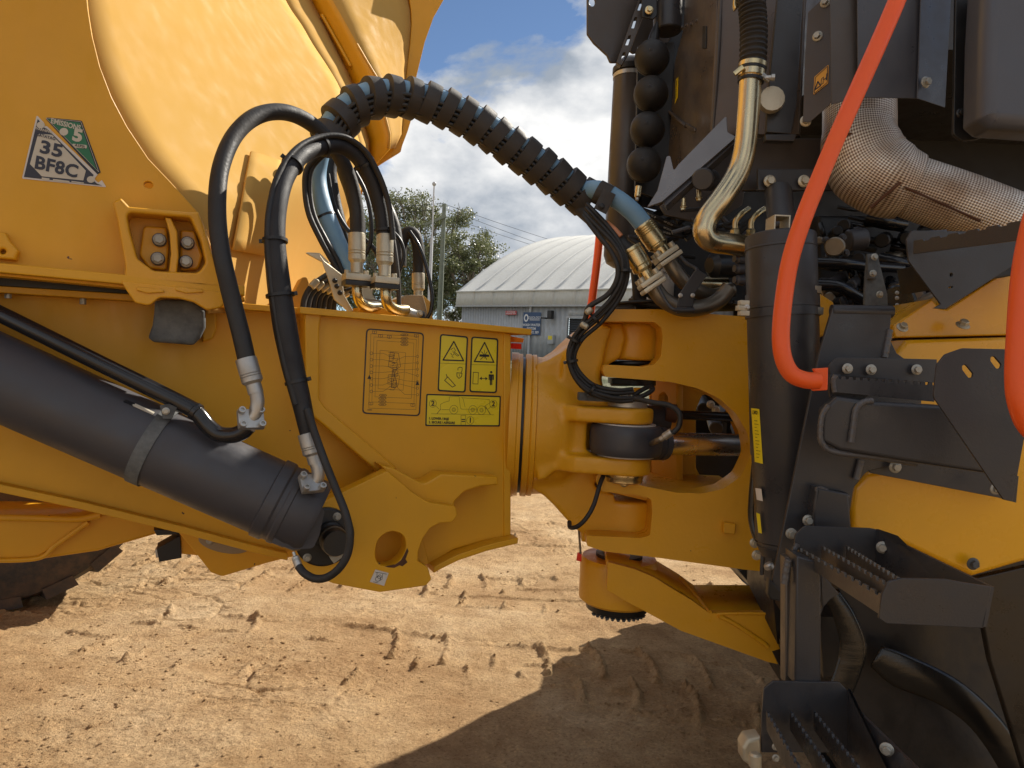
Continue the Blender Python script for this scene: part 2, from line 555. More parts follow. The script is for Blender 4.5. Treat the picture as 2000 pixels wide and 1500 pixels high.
M['chrome'] = paint('chrome_rod', (0.9, 0.9, 0.92), 0.27, metal=1.0, bump=0.0, var=0.03)
M['bolt'] = paint('plated_bolt', (0.42, 0.41, 0.36), 0.42, metal=0.6, bump=0.3, bscale=300, var=0.15, dust=0.2, dcol=(0.3, 0.24, 0.17))
M['paleplate'] = paint('pale_plated_bracket', (0.50, 0.45, 0.34), 0.42, metal=0.5, bump=0.2, bscale=160, var=0.2)
M['orange'] = paint('orange_handrail', (0.86, 0.105, 0.010), 0.34, bump=0.12, bscale=150, var=0.05, dust=0.14, dcol=(0.7, 0.3, 0.15))
M['pad'] = paint('dusty_rubber_pad', (0.045, 0.048, 0.05), 0.7, bump=0.5, bscale=60, dust=0.85, dcol=(0.23, 0.24, 0.235), var=0.2)
M['weld'] = paint('weld_bead', (0.09, 0.085, 0.085), 0.3, bump=0.8, bscale=70, var=0.2)
M['brown'] = paint('brown_grey_panel', (0.068, 0.058, 0.052), 0.3, metal=0.25, bump=0.08, bscale=160, dust=0.10, dcol=(0.16, 0.1, 0.06))
M['wear'] = paint('dusty_wear_plate', (0.28, 0.22, 0.14), 0.8, bump=0.6, bscale=90, var=0.3, dust=0.3)
M['paletread'] = paint('tread_paint_reflected_light', (0.13, 0.115, 0.10), 0.33, metal=0.5, bump=0.2, bscale=120, var=0.2, dust=0.15, dcol=(0.25, 0.19, 0.13))  # grey lightened: warm light reflected off the ground is in the colour
M['lightside'] = M['paletread']
M['acc'] = paint('matt_black_accumulator', (0.014, 0.013, 0.013), 0.5, bump=0.3, bscale=90, var=0.3, dust=0.15, dcol=(0.06, 0.05, 0.04))
M['ink'] = paint('black_print', (0.014, 0.014, 0.016), 0.4, bump=0, var=0)
M['decal'] = paint('yellow_label', (0.76, 0.60, 0.02), 0.3, bump=0, var=0.02)
M['white'] = paint('white_label', (0.62, 0.58, 0.52), 0.4, bump=0, var=0.05)
M['cream'] = paint('cream_print', (0.55, 0.50, 0.40), 0.45, bump=0, var=0.08)
M['navy'] = paint('navy_print', (0.028, 0.027, 0.04), 0.35, bump=0, var=0.1)
M['green'] = paint('green_print', (0.018, 0.15, 0.06), 0.35, bump=0, var=0.05)
M['redrefl'] = paint('red_reflector', (0.85, 0.03, 0.01), 0.3, bump=0.1, var=0.05)
M['rust'] = paint('rust_brown', (0.09, 0.035, 0.015), 0.8, bump=0.6, bscale=100, var=0.4)
M['copperink'] = paint('copper_label', (0.55, 0.22, 0.10), 0.4, bump=0, var=0.1)
# ------------------------------------------------------------------ ground
def vnoise(x, y, seed=0):
    xi = np.floor(x).astype(np.int64); yi = np.floor(y).astype(np.int64)
    xf = x - xi; yf = y - yi
    def h(a, b):
        n = (a * 374761393 + b * 668265263 + seed * 144665) & 0xffffffff
        n = ((n ^ (n >> 13)) * 1274126177) & 0xffffffff
        return ((n ^ (n >> 16)) & 0xffff) / 65535.0
    sx = xf * xf * (3 - 2 * xf); sy = yf * yf * (3 - 2 * yf)
    return (h(xi, yi) * (1 - sx) + h(xi + 1, yi) * sx) * (1 - sy) + (h(xi, yi + 1) * (1 - sx) + h(xi + 1, yi + 1) * sx) * sy

def fbm(x, y, o=4, seed=0, g=0.5):
    s = 0; a = 1; t = 0
    for k in range(o):
        s = s + a * vnoise(x * 2 ** k, y * 2 ** k, seed + k * 17); t += a; a *= g
    return s / t

def smooth_step(a, b, x):
    t = np.clip((x - a) / (b - a), 0, 1)
    return t * t * (3 - 2 * t)

def track_h(x, y):
    z = 0 * x
    for (y0, slope, wid, ph, amp) in ((3.55, -0.10, 0.66, 0.0, 1.0), (4.75, -0.05, 0.66, 0.35, 0.9), (6.3, 0.04, 0.66, 0.1, 0.9), (8.4, 0.08, 0.66, 0.6, 0.9)):
        wx = x + 0.06 * (fbm(x * 3, y * 3, 2, 61) - 0.5)
        wy = y + 0.08 * (fbm(x * 2.2, y * 2.2, 2, 71) - 0.5)
        c = wy - (y0 + slope * wx)
        inside = smooth_step(wid * 0.60, wid * 0.5, np.abs(c))
        side = np.where(c > 0, 0.5, 0.0)
        u = wx / 0.27 + ph + side + 3.2 * (np.abs(c) - 0.16) ** 2 + 0.25 * np.sign(c) * c
        f = u - np.floor(u)
        bar = smooth_step(0.11, 0.0, np.abs(f - 0.5))
        keep = smooth_step(0.43, 0.55, fbm(x * 2.1 + 7, y * 2.1, 3, 81))
        cen = smooth_step(0.022, 0.0, np.abs(np.abs(c) - 0.11)) * smooth_step(0.5, 0.6, fbm(x * 4.1 + 3, y * 3.1, 2, 91))
        edge = smooth_step(0.04, 0.0, np.abs(np.abs(c) - wid * 0.5)) * smooth_step(0.48, 0.62, fbm(x * 2.7, y * 2.7 + 9, 2, 95))
        rough = 0.2 + 1.6 * fbm(x * 42, y * 42, 2, 99, 0.9)
        z = z + inside * amp * (-0.008 + keep * bar * 0.030 * rough) + amp * (cen * 0.015 + edge * 0.017) * rough
    return z

def ground_z(x, y):
    z = (fbm(x * 0.6, y * 0.6, 3, 5) - 0.5) * 0.10
    near = smooth_step(14, 8, y) * smooth_step(6, 4, np.abs(x))
    z = z + near * (fbm(x * 4, y * 4, 4, 9) - 0.5) * 0.022
    # fine crumbly grain
    z = z + near * (fbm(x * 30, y * 30, 3, 21, 0.7) - 0.5) * 0.010 * (0.35 + 1.3 * smooth_step(0.45, 0.7, fbm(x * 1.3, y * 1.3, 3, 33)))
    z = z + track_h(x, y) * near
    wx = x + 0.10 * (fbm(x * 5, y * 5, 3, 161) - 0.5) + 0.25 * y; wy = y + 0.10 * (fbm(x * 5, y * 5, 3, 171) - 0.5)
    e, hh = cells(wx / 0.30, wy / 0.17, 201)
    lump = fbm(x * 45, y * 45, 2, 205)
    mk = smooth_step(0.50, 0.62, fbm(x * 0.9 + 2, y * 0.9, 3, 211)) * near
    ed = smooth_step(0.09, 0.0, e)
    z = z + mk * ((hh - 0.5) * 0.012 - ed * 0.012 + smooth_step(0.2, 0.1, np.abs(e - 0.12)) * 0.008 * lump)
    # bank that rises towards the shed
    by = y + 0.25 * x + 3.0 * (fbm(x * 0.15, y * 0.1, 3, 45) - 0.5)
    z = z + smooth_step(13.0, 24.0, by) * 1.45 + smooth_step(60, 200, y) * 1.5
    z = z + smooth_step(12, 18, by) * (fbm(x * 1.6, y * 1.6, 4, 55) - 0.5) * 0.35 * smooth_step(34, 26, by)
    return z

def cells(x, y, seed):
    xi = np.floor(x); yi = np.floor(y)
    d1 = np.full(x.shape, 9.0); d2 = np.full(x.shape, 9.0); hh = np.zeros(x.shape)
    for i in (-1, 0, 1):
        for j in (-1, 0, 1):
            a, b = xi + i, yi + j
            jx = a + 0.5 + 0.75 * (vnoise(a + .0, b + .0, seed) - 0.5); jy = b + 0.5 + 0.75 * (vnoise(a + .0, b + .0, seed + 3) - 0.5)
            d = np.hypot(jx - x, jy - y); h = vnoise(a + .0, b + .0, seed + 7)
            cl = d < d1
            d2 = np.where(cl, d1, np.minimum(d2, d)); hh = np.where(cl, h, hh); d1 = np.where(cl, d, d1)
    return d2 - d1, hh

def axis(lo, hi, step, far, g=1.09):
    a = list(np.arange(lo, hi + 1e-6, step))
    s = step; v = a[-1]
    while v < far: s *= g; v += s; a.append(v)
    s = step; v = a[0]; pre = []
    while v > -far: s *= g; v -= s; pre.append(v)
    return np.array(list(reversed(pre)) + a)

def yaxis():
    a = [1.9]
    while a[-1] < 30: a.append(a[-1] * 1.0026 if a[-1] < 12 else a[-1] * 1.012)
    while a[-1] < 900: a.append(a[-1] * 1.06)
    s = 0.02; v = 1.9; pre = []
    while v > -300: s *= 1.12; v -= s; pre.append(v)
    return np.array(list(reversed(pre)) + a)

gx, gy = axis(-3.7, 3.0, 0.0100, 600), yaxis()
GX, GY = np.meshgrid(gx, gy)
GZ = ground_z(GX, GY)
nx_, ny_ = len(gx), len(gy)
me = bpy.data.meshes.new("ground")
co = np.stack([GX, GY, GZ], -1).reshape(-1, 3).astype(np.float32)
idx = np.arange(nx_ * ny_).reshape(ny_, nx_)
q = np.stack([idx[:-1, :-1], idx[:-1, 1:], idx[1:, 1:], idx[1:, :-1]], -1).reshape(-1, 4).astype(np.int32)
me.vertices.add(len(co)); me.vertices.foreach_set('co', co.ravel())
me.loops.add(q.size); me.loops.foreach_set('vertex_index', q.ravel())
me.polygons.add(len(q)); me.polygons.foreach_set('loop_start', np.arange(0, q.size, 4, dtype=np.int32)); me.polygons.foreach_set('loop_total', np.full(len(q), 4, dtype=np.int32))
me.update(calc_edges=True)
me.polygons.foreach_set('use_smooth', np.ones(len(q), dtype=bool))

m, nt, b = new_mat('sandy_dirt')
N, L = nt.nodes, nt.links
geo = N.new('ShaderNodeNewGeometry')
def noise_node(scale, detail=6, rough=0.6, vec=None):
    n = N.new('ShaderNodeTexNoise'); n.inputs['Scale'].default_value = scale; n.inputs['Detail'].default_value = detail; n.inputs['Roughness'].default_value = rough
    L.new(vec or geo.outputs['Position'], n.inputs['Vector']); return n
def ramp(src, stops):
    r = N.new('ShaderNodeValToRGB'); L.new(src, r.inputs['Fac'])
    e = r.color_ramp.elements
    e[0].position, e[0].color = stops[0][0], (*stops[0][1], 1)
    e[1].position, e[1].color = stops[-1][0], (*stops[-1][1], 1)
    for p, c in stops[1:-1]:
        x = e.new(p); x.color = (*c, 1)
    return r
n1 = noise_node(0.9, 8, 0.62)
r1 = ramp(n1.outputs['Fac'], [(0.33, (0.36, 0.215, 0.10)), (0.5, (0.50, 0.335, 0.175)), (0.68, (0.61, 0.45, 0.27))])
n2 = noise_node(70, 4, 0.75)
r2 = ramp(n2.outputs['Fac'], [(0.32, (0.52, 0.46, 0.42)), (0.43, (0.98, 0.96, 0.94)), (0.58, (1.1, 1.1, 1.1)), (0.70, (1.45, 1.43, 1.38))])
mx = N.new('ShaderNodeMixRGB'); mx.blend_type = 'MULTIPLY'; mx.inputs['Fac'].default_value = 0.95
L.new(r1.outputs['Color'], mx.inputs['Color1']); L.new(r2.outputs['Color'], mx.inputs['Color2'])
n3 = noise_node(9, 6, 0.7)
r3 = ramp(n3.outputs['Fac'], [(0.38, (0.78, 0.74, 0.70)), (0.55, (1, 1, 1)), (0.7, (1.16, 1.14, 1.1))])
mx2 = N.new('ShaderNodeMixRGB'); mx2.blend_type = 'MULTIPLY'; mx2.inputs['Fac'].default_value = 0.8
L.new(mx.outputs['Color'], mx2.inputs['Color1']); L.new(r3.outputs['Color'], mx2.inputs['Color2'])
sep = N.new('ShaderNodeSeparateXYZ'); L.new(geo.outputs['Position'], sep.inputs['Vector'])
gr = N.new('ShaderNodeMapRange'); gr.inputs['From Min'].default_value = 0.12; gr.inputs['From Max'].default_value = 0.5
L.new(sep.outputs['Z'], gr.inputs['Value'])
n4 = noise_node(2.6, 8, 0.75)
r4 = ramp(n4.outputs['Fac'], [(0.35, (0.06, 0.07, 0.035)), (0.5, (0.13, 0.135, 0.08)), (0.65, (0.25, 0.235, 0.17))])
mx3 = N.new('ShaderNodeMixRGB'); L.new(gr.outputs['Result'], mx3.inputs['Fac'])
L.new(mx2.outputs['Color'], mx3.inputs['Color1']); L.new(r4.outputs['Color'], mx3.inputs['Color2'])
L.new(mx3.outputs['Color'], b.inputs['Base Color'])
b.inputs['Roughness'].default_value = 0.95; b.inputs['Specular IOR Level'].default_value = 0.15
nb = noise_node(120, 5, 0.8)
bp = N.new('ShaderNodeBump'); bp.inputs['Strength'].default_value = 1.0; bp.inputs['Distance'].default_value = 0.010
L.new(nb.outputs['Fac'], bp.inputs['Height'])
nb2 = noise_node(48, 5, 0.75)
bp2 = N.new('ShaderNodeBump'); bp2.inputs['Strength'].default_value = 0.9; bp2.inputs['Distance'].default_value = 0.016
L.new(nb2.outputs['Fac'], bp2.inputs['Height']); L.new(bp.outputs['Normal'], bp2.inputs['Normal'])
L.new(bp2.outputs['Normal'], b.inputs['Normal'])
M['dirt'] = m
me.materials.append(m)
ground = bpy.data.objects.new("ground", me); link(ground)
ground['kind'] = 'structure'

# loose clods and pebbles lying on the near ground
rng = np.random.default_rng(4)
def clods(name, n, smin, smax, seed):
    rng = np.random.default_rng(seed)
    bmt = bmesh.new(); bmesh.ops.create_icosphere(bmt, subdivisions=1, radius=1)
    V = np.array([v.co[:] for v in bmt.verts]); Fc = np.array([[v.index for v in f.verts] for f in bmt.faces]); bmt.free()
    m_ = n * 12
    y = 2.3 + 9 * rng.random(m_) ** 1.8; x = (rng.random(m_) * 2 - 1) * (0.85 * y)
    dens = vnoise(x * 1.7, y * 1.7, 77) ** 2.2 * 0.22 + smooth_step(0.003, 0.018, track_h(x, y)) * 0.7
    ok = rng.random(m_) < dens
    xs, ys = x[ok][:n], y[ok][:n]; n = len(xs)
    s = smin + (smax - smin) * rng.random(n) ** 4
    zs = ground_z(xs, ys) + s * 0.25
    jit = 1 + 0.45 * (rng.random((n, len(V), 1)) - 0.5)
    sc = np.stack([1 + 0.5 * rng.random(n), 1 + 0.4 * rng.random(n), 0.6 + 0.3 * rng.random(n)], -1)[:, None, :]
    pts = V[None] * jit * sc * s[:, None, None]
    pts = pts + np.stack([xs, ys, zs], -1)[:, None, :]
    f = (Fc[None] + (np.arange(n) * len(V))[:, None, None]).reshape(-1, 3)
    me = bpy.data.meshes.new(name)
    me.from_pydata(pts.reshape(-1, 3).tolist(), [], f.tolist())
    me.materials.append(M['dirt'])
    o = bpy.data.objects.new(name, me); link(o); o['kind'] = 'stuff'
    return o
clods("loose_dirt_clods", 11000, 0.0018, 0.009, 3)

# ------------------------------------------------------------------ shed
def base_z(x, y): return float(ground_z(np.array([x]), np.array([y]))[0])
SZ = 1.55
su = Vector((math.cos(R(34)), -math.sin(R(34)), 0)); sw = Vector((math.sin(R(34)), math.cos(R(34)), 0))
SC0 = P(899, 700, 37); SC0.z = SZ
SLEN = 30.0
m_tin = paint('corrugated_grey_steel', (0.42, 0.44, 0.46), 0.45, metal=0.2, bump=0, var=0.08, scale=0.6, dust=0.5, dcol=(0.33, 0.30, 0.24), streak=1)
m_tarp = paint('weathered_white_canvas', (0.60, 0.60, 0.57), 0.6, bump=0.1, bscale=4, var=0.06, scale=0.4, dust=0.45, dcol=(0.40, 0.37, 0.30), streak=1)
m_door = paint('charcoal_roller_door', (0.06, 0.065, 0.075), 0.5, bump=0, var=0.06)
shed = thing("arched_shed", "long arched shed with a weathered white canvas roof on corrugated grey walls", "shed", SC0)
def shed_pt(a, w, h): return SC0 + su * a + sw * w + Vector((0, 0, h))
# corrugated front wall as real profile, one strip between doors
def corrugated(name, a0, a1, z0, z1, mat, depth=0.05, pitch=0.26, w=0.0):
    rows = [[], []]
    n = max(2, int((a1 - a0) / (pitch / 4)))
    for k in range(n + 1):
        a = a0 + (a1 - a0) * k / n
        ph = (a / pitch) % 1
        off = depth * (1 if ph < 0.25 else (1 - (ph - 0.25) / 0.25) if ph < 0.5 else 0 if ph < 0.75 else (ph - 0.75) / 0.25)
        for j, z in enumerate((z0, z1)): rows[j].append(shed_pt(a, w - off, z))
    return sheet(name, rows, 0.01, mat, shed, angle=20)
WALL_H = 2.62
doors = [(6.35, 8.15, 2.05), (12.9, 15.4, 2.1), (16.2, 18.4, 2.1)]
a = 4.3
corrugated("wall_panel", 0.0, 4.2, -0.3, WALL_H, m_tin, 0.04, 0.16)
box("corner_post", (-0.06, -0.06, 0), (0.06, 0.06, WALL_H + 0.3), m_tin, shed, Matrix(((su.x, sw.x, 0, shed_pt(4.25, -0.05, -0.3).x), (su.y, sw.y, 0, shed_pt(4.25, -0.05, 0).y), (0, 0, 1, SZ - 0.3), (0, 0, 0, 1))), 0)
for d0, d1, dh in doors:
    corrugated("wall_panel", a + 0.02, d0, -0.3, WALL_H, m_tin, 0.06, 0.30)
    corrugated("wall_panel", d0, d1, dh, WALL_H, m_tin, 0.06, 0.30)
    rows = [[], []]
    bm = bmesh.new()
    nsl = 22
    for k in range(nsl):
        z0 = -0.3 + (dh + 0.3) * k / nsl; z1 = -0.3 + (dh + 0.3) * (k + 1) / nsl
        p = [shed_pt(d0, 0.12, z0), shed_pt(d1, 0.12, z0), shed_pt(d1, 0.07, (z0 + z1) / 2), shed_pt(d0, 0.07, (z0 + z1) / 2), shed_pt(d1, 0.12, z1), shed_pt(d0, 0.12, z1)]
        v = [bm.verts.new(x) for x in p]
        bm.faces.new((v[0], v[1], v[2], v[3])); bm.faces.new((v[3], v[2], v[4], v[5]))
    obj_bm("roller_door", bm, m_door, shed, None, None)
    bm = bmesh.new()
    mwf = Matrix(((su.x, sw.x, 0, SC0.x), (su.y, sw.y, 0, SC0.y), (0, 0, 1, SC0.z), (0, 0, 0, 1)))
    add_box(bm, (d0 - 0.09, -0.11, -0.3), (d0, 0.05, dh + 0.09)); add_box(bm, (d1, -0.11, -0.3), (d1 + 0.09, 0.05, dh + 0.09)); add_box(bm, (d0, -0.11, dh), (d1, 0.05, dh + 0.09))
    obj_bm("door_frame", bm, m_tin, shed, mwf, 20)
    a = d1
corrugated("wall_panel", a, SLEN, -0.3, WALL_H, m_tin, 0.06, 0.30)
# roof: ribs every 2.6 m, fabric sags slightly between
W_ = 32.0; RISE = 5.5
RR_ = ((W_ / 2) ** 2 + RISE ** 2) / (2 * RISE)
def arch(s): return math.sqrt(max(RR_ ** 2 - (s - W_ / 2) ** 2, 0)) - (RR_ - RISE)
bays = 26; bl = SLEN / bays
for bi in range(bays):
    rows = []
    for k in range(7):
        a = -0.3 + (SLEN + 0.6) * (bi + k / 6) / bays
        t = k / 6
        sag = 0.09 * math.sin(math.pi * t)
        row = [shed_pt(a, -0.18, WALL_H + 0.02), shed_pt(a, -0.12 + sag * 0.3, WALL_H + 0.72)]
        row += [shed_pt(a, -0.10 + sag * 0.3, WALL_H + 0.76)]
        for j in range(1, 33):
            s = W_ * j / 32
            row.append(shed_pt(a, s, WALL_H + 0.75 + arch(s) * 0.94 - sag))
        rows.append(row)
    sheet("roof_panel", rows, 0.03, m_tarp, shed, angle=25)
bm = bmesh.new()
add_tube(bm, [shed_pt(-0.3, -0.2, WALL_H + 0.74), shed_pt(SLEN, -0.2, WALL_H + 0.74)], 0.045, 8)
obj_bm("roof_seam", bm, m_tarp, shed)
bm = bmesh.new()
add_box(bm, (-0.3, -0.26, WALL_H - 0.04), (SLEN, -0.1, WALL_H + 0.03))
obj_bm("eave_beam", bm, m_tin, shed, Matrix(((su.x, sw.x, 0, SC0.x), (su.y, sw.y, 0, SC0.y), (0, 0, 1, SC0.z), (0, 0, 0, 1))))
# signs on the shed wall
SP = Plane(shed_pt(0, -0.12, 0), su)
m_signblue = paint('sign_blue', (0.03, 0.07, 0.16), 0.4, bump=0, var=0.03)
m_signwhite = paint('sign_white', (0.7, 0.7, 0.7), 0.5, bump=0, var=0.03)
m_signred = paint('sign_red', (0.45, 0.06, 0.06), 0.5, bump=0, var=0.05)
def sp(px, py): return SP.uv(px, py)
x0, y0 = sp(1023, 610); x1, y1 = sp(1055, 655)
sg = thing("wall_sign", "navy blue sign reading OLEOLOGY WASH WATER SYSTEM on the shed wall", "sign", SP.pt(x0, y1))
bm = bmesh.new(); add_box(bm, (x0, y1, 0), (x1, y0, 0.03)); obj_bm("sign_board", bm, m_signblue, sg, SP.mat())
w_, h_ = x1 - x0, y0 - y1
SPs = SP.off(0.03)
ik = Ink(); ik.band([(x0 + w_ * .18 + .13 * w_ * math.cos(t), y1 + h_ * .75 + .17 * h_ * math.sin(t)) for t in [k * .2618 for k in range(24)]], [(x0 + w_ * .18 + .07 * w_ * math.cos(t), y1 + h_ * .75 + .10 * h_ * math.sin(t)) for t in [k * .2618 for k in range(24)]])
ik.poly([(x0 + w_ * .38, y1 + h_ * .655), (x0 + w_ * .95, y1 + h_ * .655), (x0 + w_ * .95, y1 + h_ * .68), (x0 + w_ * .38, y1 + h_ * .68)])
ik.build("sign_emblem", SPs, m_signwhite, sg, 0.006)
text("OLEOLOGY", SPs, x0 + w_ * .66, y1 + h_ * .76, h_ * .15, m_signwhite, sg, 0.01, lift=0.006, sx=0.85)
for i, t_ in enumerate(("WASH WATER", "SYSTEM", "1300 692 389")):
    text(t_, SPs, x0 + w_ * .5, y1 + h_ * (.44 - .16 * i), h_ * .155, m_signwhite, sg, 0.02, lift=0.006, sx=0.9)
x0, y0 = sp(988, 607); x1, y1 = sp(1009, 615)
sg2 = thing("warning_sign", "small red and white notice above the left roller door", "sign", SP.pt(x0, y1))
bm = bmesh.new(); add_box(bm, (x0, y1, 0), (x1, y0, 0.02)); obj_bm("sign_board", bm, m_signred, sg2, SP.mat())
text("AUTHORISED", SP.off(.02), (x0 + x1) / 2, y1 + (y0 - y1) * .7, (y0 - y1) * .42, m_signwhite, sg2, 0.02, lift=0.006)
text("PERSONNEL ONLY", SP.off(.02), (x0 + x1) / 2, y1 + (y0 - y1) * .28, (y0 - y1) * .36, m_signwhite, sg2, 0.02, lift=0.006)
wl_ = thing("wall_lamp", "dark floodlight mounted high on the corrugated shed wall right of the blue sign", "lamp", SP.hit(1076, 618))
c = sp(1076, 617)
bm = bmesh.new()
for pr in ([(c[0] - .3, c[1] - .12, 0.25), (c[0] + .12, c[1] - .02, 0.5)],):
    add_box(bm, (c[0] - .02, c[1] - .16, 0.05), (c[0] + .2, c[1] + .24, 0.32), Matrix.Identity(4), 0.02)
obj_bm("lamp_head", bm, M['black'], wl_, SP.mat())
bm = bmesh.new(); add_box(bm, (c[0] - .3, c[1] - .16, 0.12), (c[0] - .022, c[1] - .1, 0.45)); add_box(bm, (c[0] + .0, c[1] - .05, -.08), (c[0] + .1, c[1] + .05, 0.048)); obj_bm("lamp_bracket", bm, M['black'], wl_, SP.mat())
eb = thing("meter_box", "small rusty box with yellow sticker on the shed wall", "electrical box", SP.hit(1077, 665))
c0 = sp(1072, 654); c1 = sp(1083, 672)
bm = bmesh.new(); add_box(bm, (c0[0], c1[1], -0.05), (c1[0], c0[1], 0.16), Matrix.Identity(4), 0.02); obj_bm("cabinet", bm, m_tin, eb, SP.mat())
bm = bmesh.new(); add_box(bm, (c0[0] + .06, c1[1] + .2, 0.162), (c1[0] - .05, c0[1] - .05, 0.17)); obj_bm("sticker", bm, M['decal'], eb, SP.mat())

# ------------------------------------------------------------------ poles, wires
m_pole = paint('weathered_timber_pole', (0.20, 0.22, 0.17), 0.8, bump=0.3, bscale=30, var=0.15)
m_mast = paint('galvanised_mast', (0.5, 0.5, 0.5), 0.5, bump=0, var=0.05)
def upright(px, py_top, d): 
    t = P(px, py_top, d); return t
t = P(868, 398, 46); gz = base_z(t.x, t.y) - .1
pole = thing("utility_pole", "greenish timber power pole with a crossarm in front of the tallest tree", "power pole", (t.x, t.y, gz))
bm = bmesh.new(); add_tube(bm, [Vector((t.x, t.y, gz)), Vector((t.x, t.y, t.z))], [0.2, 0.13], 12); obj_bm("pole_shaft", bm, m_pole, pole)
bm = bmesh.new(); add_box(bm, (-1.3, -.08, -.08), (0.2, -.3, .08)); obj_bm("crossarm", bm, m_pole, pole, Matrix.Translation((t.x, t.y, t.z - 0.9)) @ Matrix.Rotation(R(-25), 4, 'Y'))
t2 = P(848, 362, 30); gz2 = base_z(t2.x, t2.y) - .1
mast = thing("antenna_mast", "thin pale mast with a small round tip beside the timber power pole", "mast", (t2.x, t2.y, gz2))
bm = bmesh.new(); add_tube(bm, [Vector((t2.x, t2.y, gz2)), Vector((t2.x, t2.y, t2.z - 2.2)), Vector((t2.x, t2.y, t2.z - 2.15)), Vector((t2.x, t2.y, t2.z))], [0.085, 0.06, 0.03, 0.03], 10); obj_bm("mast_tube", bm, m_mast, mast)
bm = bmesh.new(); bmesh.ops.create_uvsphere(bm, u_segments=12, v_segments=8, radius=0.09, matrix=Matrix.Translation((t2.x, t2.y, t2.z + .06))); obj_bm("mast_tip", bm, m_mast, mast)
def wire(a, b, sag, lab):
    pts = [a.lerp(b, k / 16) - Vector((0, 0, sag * 4 * (k / 16) * (1 - k / 16))) for k in range(17)]
    bm = bmesh.new(); add_tube(bm, pts, 0.016, 6)
    o = obj_bm("power_line", bm, M['black']); tag(o, lab, "power line", "overhead power lines")
wire(P(864, 397, 46), P(1330, 533, 90), 0.5, "uppermost overhead wire running from the power pole over the shed")
wire(P(866, 405, 46), P(1310, 540, 90), 0.7, "middle overhead wire running from the power pole over the shed")
wire(P(905, 434, 46), P(1230, 528, 90), 0.3, "lowest short overhead wire passing over the shed roof")
wire(P(864, 397, 46), P(500, 380, 60), 0.6, "upper overhead wire running left from the power pole behind the hoses")
wire(P(862, 408, 46), P(500, 395, 60), 0.6, "lower overhead wire running left from the power pole behind the hoses")

# ------------------------------------------------------------------ trees
m_bark = paint('pale_gum_bark', (0.22, 0.18, 0.14), 0.85, bump=0.4, bscale=12, var=0.3, scale=1.5)
def leaf_mat(name, c1, c2):
    m, nt, b = new_mat(name); N, L = nt.nodes, nt.links
    g = N.new('ShaderNodeNewGeometry')
    r = N.new('ShaderNodeMixRGB'); r.inputs['Color1'].default_value = (*c1, 1); r.inputs['Color2'].default_value = (*c2, 1)
    L.new(g.outputs['Random Per Island'], r.inputs['Fac']); L.new(r.outputs['Color'], b.inputs['Base Color'])
    b.inputs['Roughness'].default_value = 0.45
    tr = N.new('ShaderNodeBsdfTranslucent'); L.new(r.outputs['Color'], tr.inputs['Color'])
    ms = N.new('ShaderNodeMixShader'); ms.inputs['Fac'].default_value = 0.3
    out = nt.nodes['Material Output']
    L.new(b.outputs['BSDF'], ms.inputs[1]); L.new(tr.outputs['BSDF'], ms.inputs[2]); L.new(ms.outputs['Shader'], out.inputs['Surface'])
    return m
m_leaf = leaf_mat('gum_leaves', (0.11, 0.13, 0.055), (0.24, 0.25, 0.12))
def gum_tree(px, py_top, d, rad, label, seed, clumps=34, leaves=420):
    rnd = random.Random(seed)
    top = P(px, py_top, d); gz = base_z(top.x, top.y) - 0.2
    H = top.z - gz
    tr = thing("gum_tree", label, "tree", (top.x, top.y, gz), "gum trees behind the yard")
    base = Vector((top.x, top.y, gz))
    bm = bmesh.new()
    trunk = [base, base + Vector((0.25, 0, H * .2)), base + Vector((-.1, .1, H * .42)), base + Vector((.2, 0, H * .66))]
    tp = spline3(trunk, 6)
    add_tube(bm, tp, [0.42 * (1 - 0.75 * k / (len(tp) - 1)) for k in range(len(tp))], 10)
    cl = []
    for k in range(clumps):
        for _ in range(60):
            p = Vector((rnd.uniform(-1, 1), rnd.uniform(-1, 1), rnd.uniform(-1, 1)))
            if 0.30 < p.length < 1: break
        p = Vector((p.x * rad, p.y * rad * .8, p.z * H * 0.36 + H * 0.62))
        if p.z < H * .45: p.x *= 1.1
        cl.append((base + p, rnd.uniform(.5, 1.0) * rad * 0.26))
    obs = bm
    for c, r in cl:
        st = tp[rnd.randint(len(tp) // 3, len(tp) - 1)]
        mid = st.lerp(c, .5) + Vector((rnd.uniform(-.5, .5), rnd.uniform(-.5, .5), rnd.uniform(-.2, .6)))
        add_tube(obs, spline3([st, mid, c], 4), [0.13 * (1 - .85 * k / 8) for k in range(9)], 6, caps=False)
        for q in range(3):
            e = c + Vector((rnd.gauss(0, 1), rnd.gauss(0, 1), rnd.gauss(0, .8))) * r * .8
            add_tube(obs, [mid.lerp(c, .6), c.lerp(e, .5), e], [0.035, 0.025, 0.012], 4, caps=False)
    obj_bm("trunk", obs, m_bark, tr)
    vs, fs = [], []
    for c, r in cl:
        sub = [c + Vector((rnd.gauss(0, .55), rnd.gauss(0, .55), rnd.gauss(0, .42))) * r for _ in range(9)]
        for k in range(leaves):
            s = sub[k % 9]
            p = s + Vector((rnd.gauss(0, .30), rnd.gauss(0, .30), rnd.gauss(0, .22))) * r
            L_ = rnd.uniform(.10, .24); w = L_ * .34
            ax = Vector((rnd.gauss(0, 1), rnd.gauss(0, 1), rnd.gauss(-.7, .7))).normalized()
            sd = ax.cross(Vector((rnd.gauss(0, 1), rnd.gauss(0, 1), rnd.gauss(0, 1)))).normalized()
            i = len(vs)
            vs += [p, p + ax * L_ * .5 + sd * w, p + ax * L_, p + ax * L_ * .5 - sd * w]
            fs.append((i, i + 1, i + 2, i + 3))
    me = bpy.data.meshes.new("crown"); me.from_pydata([v[:] for v in vs], [], fs); me.materials.append(m_leaf)
    o = bpy.data.objects.new("crown", me); link(o, tr)
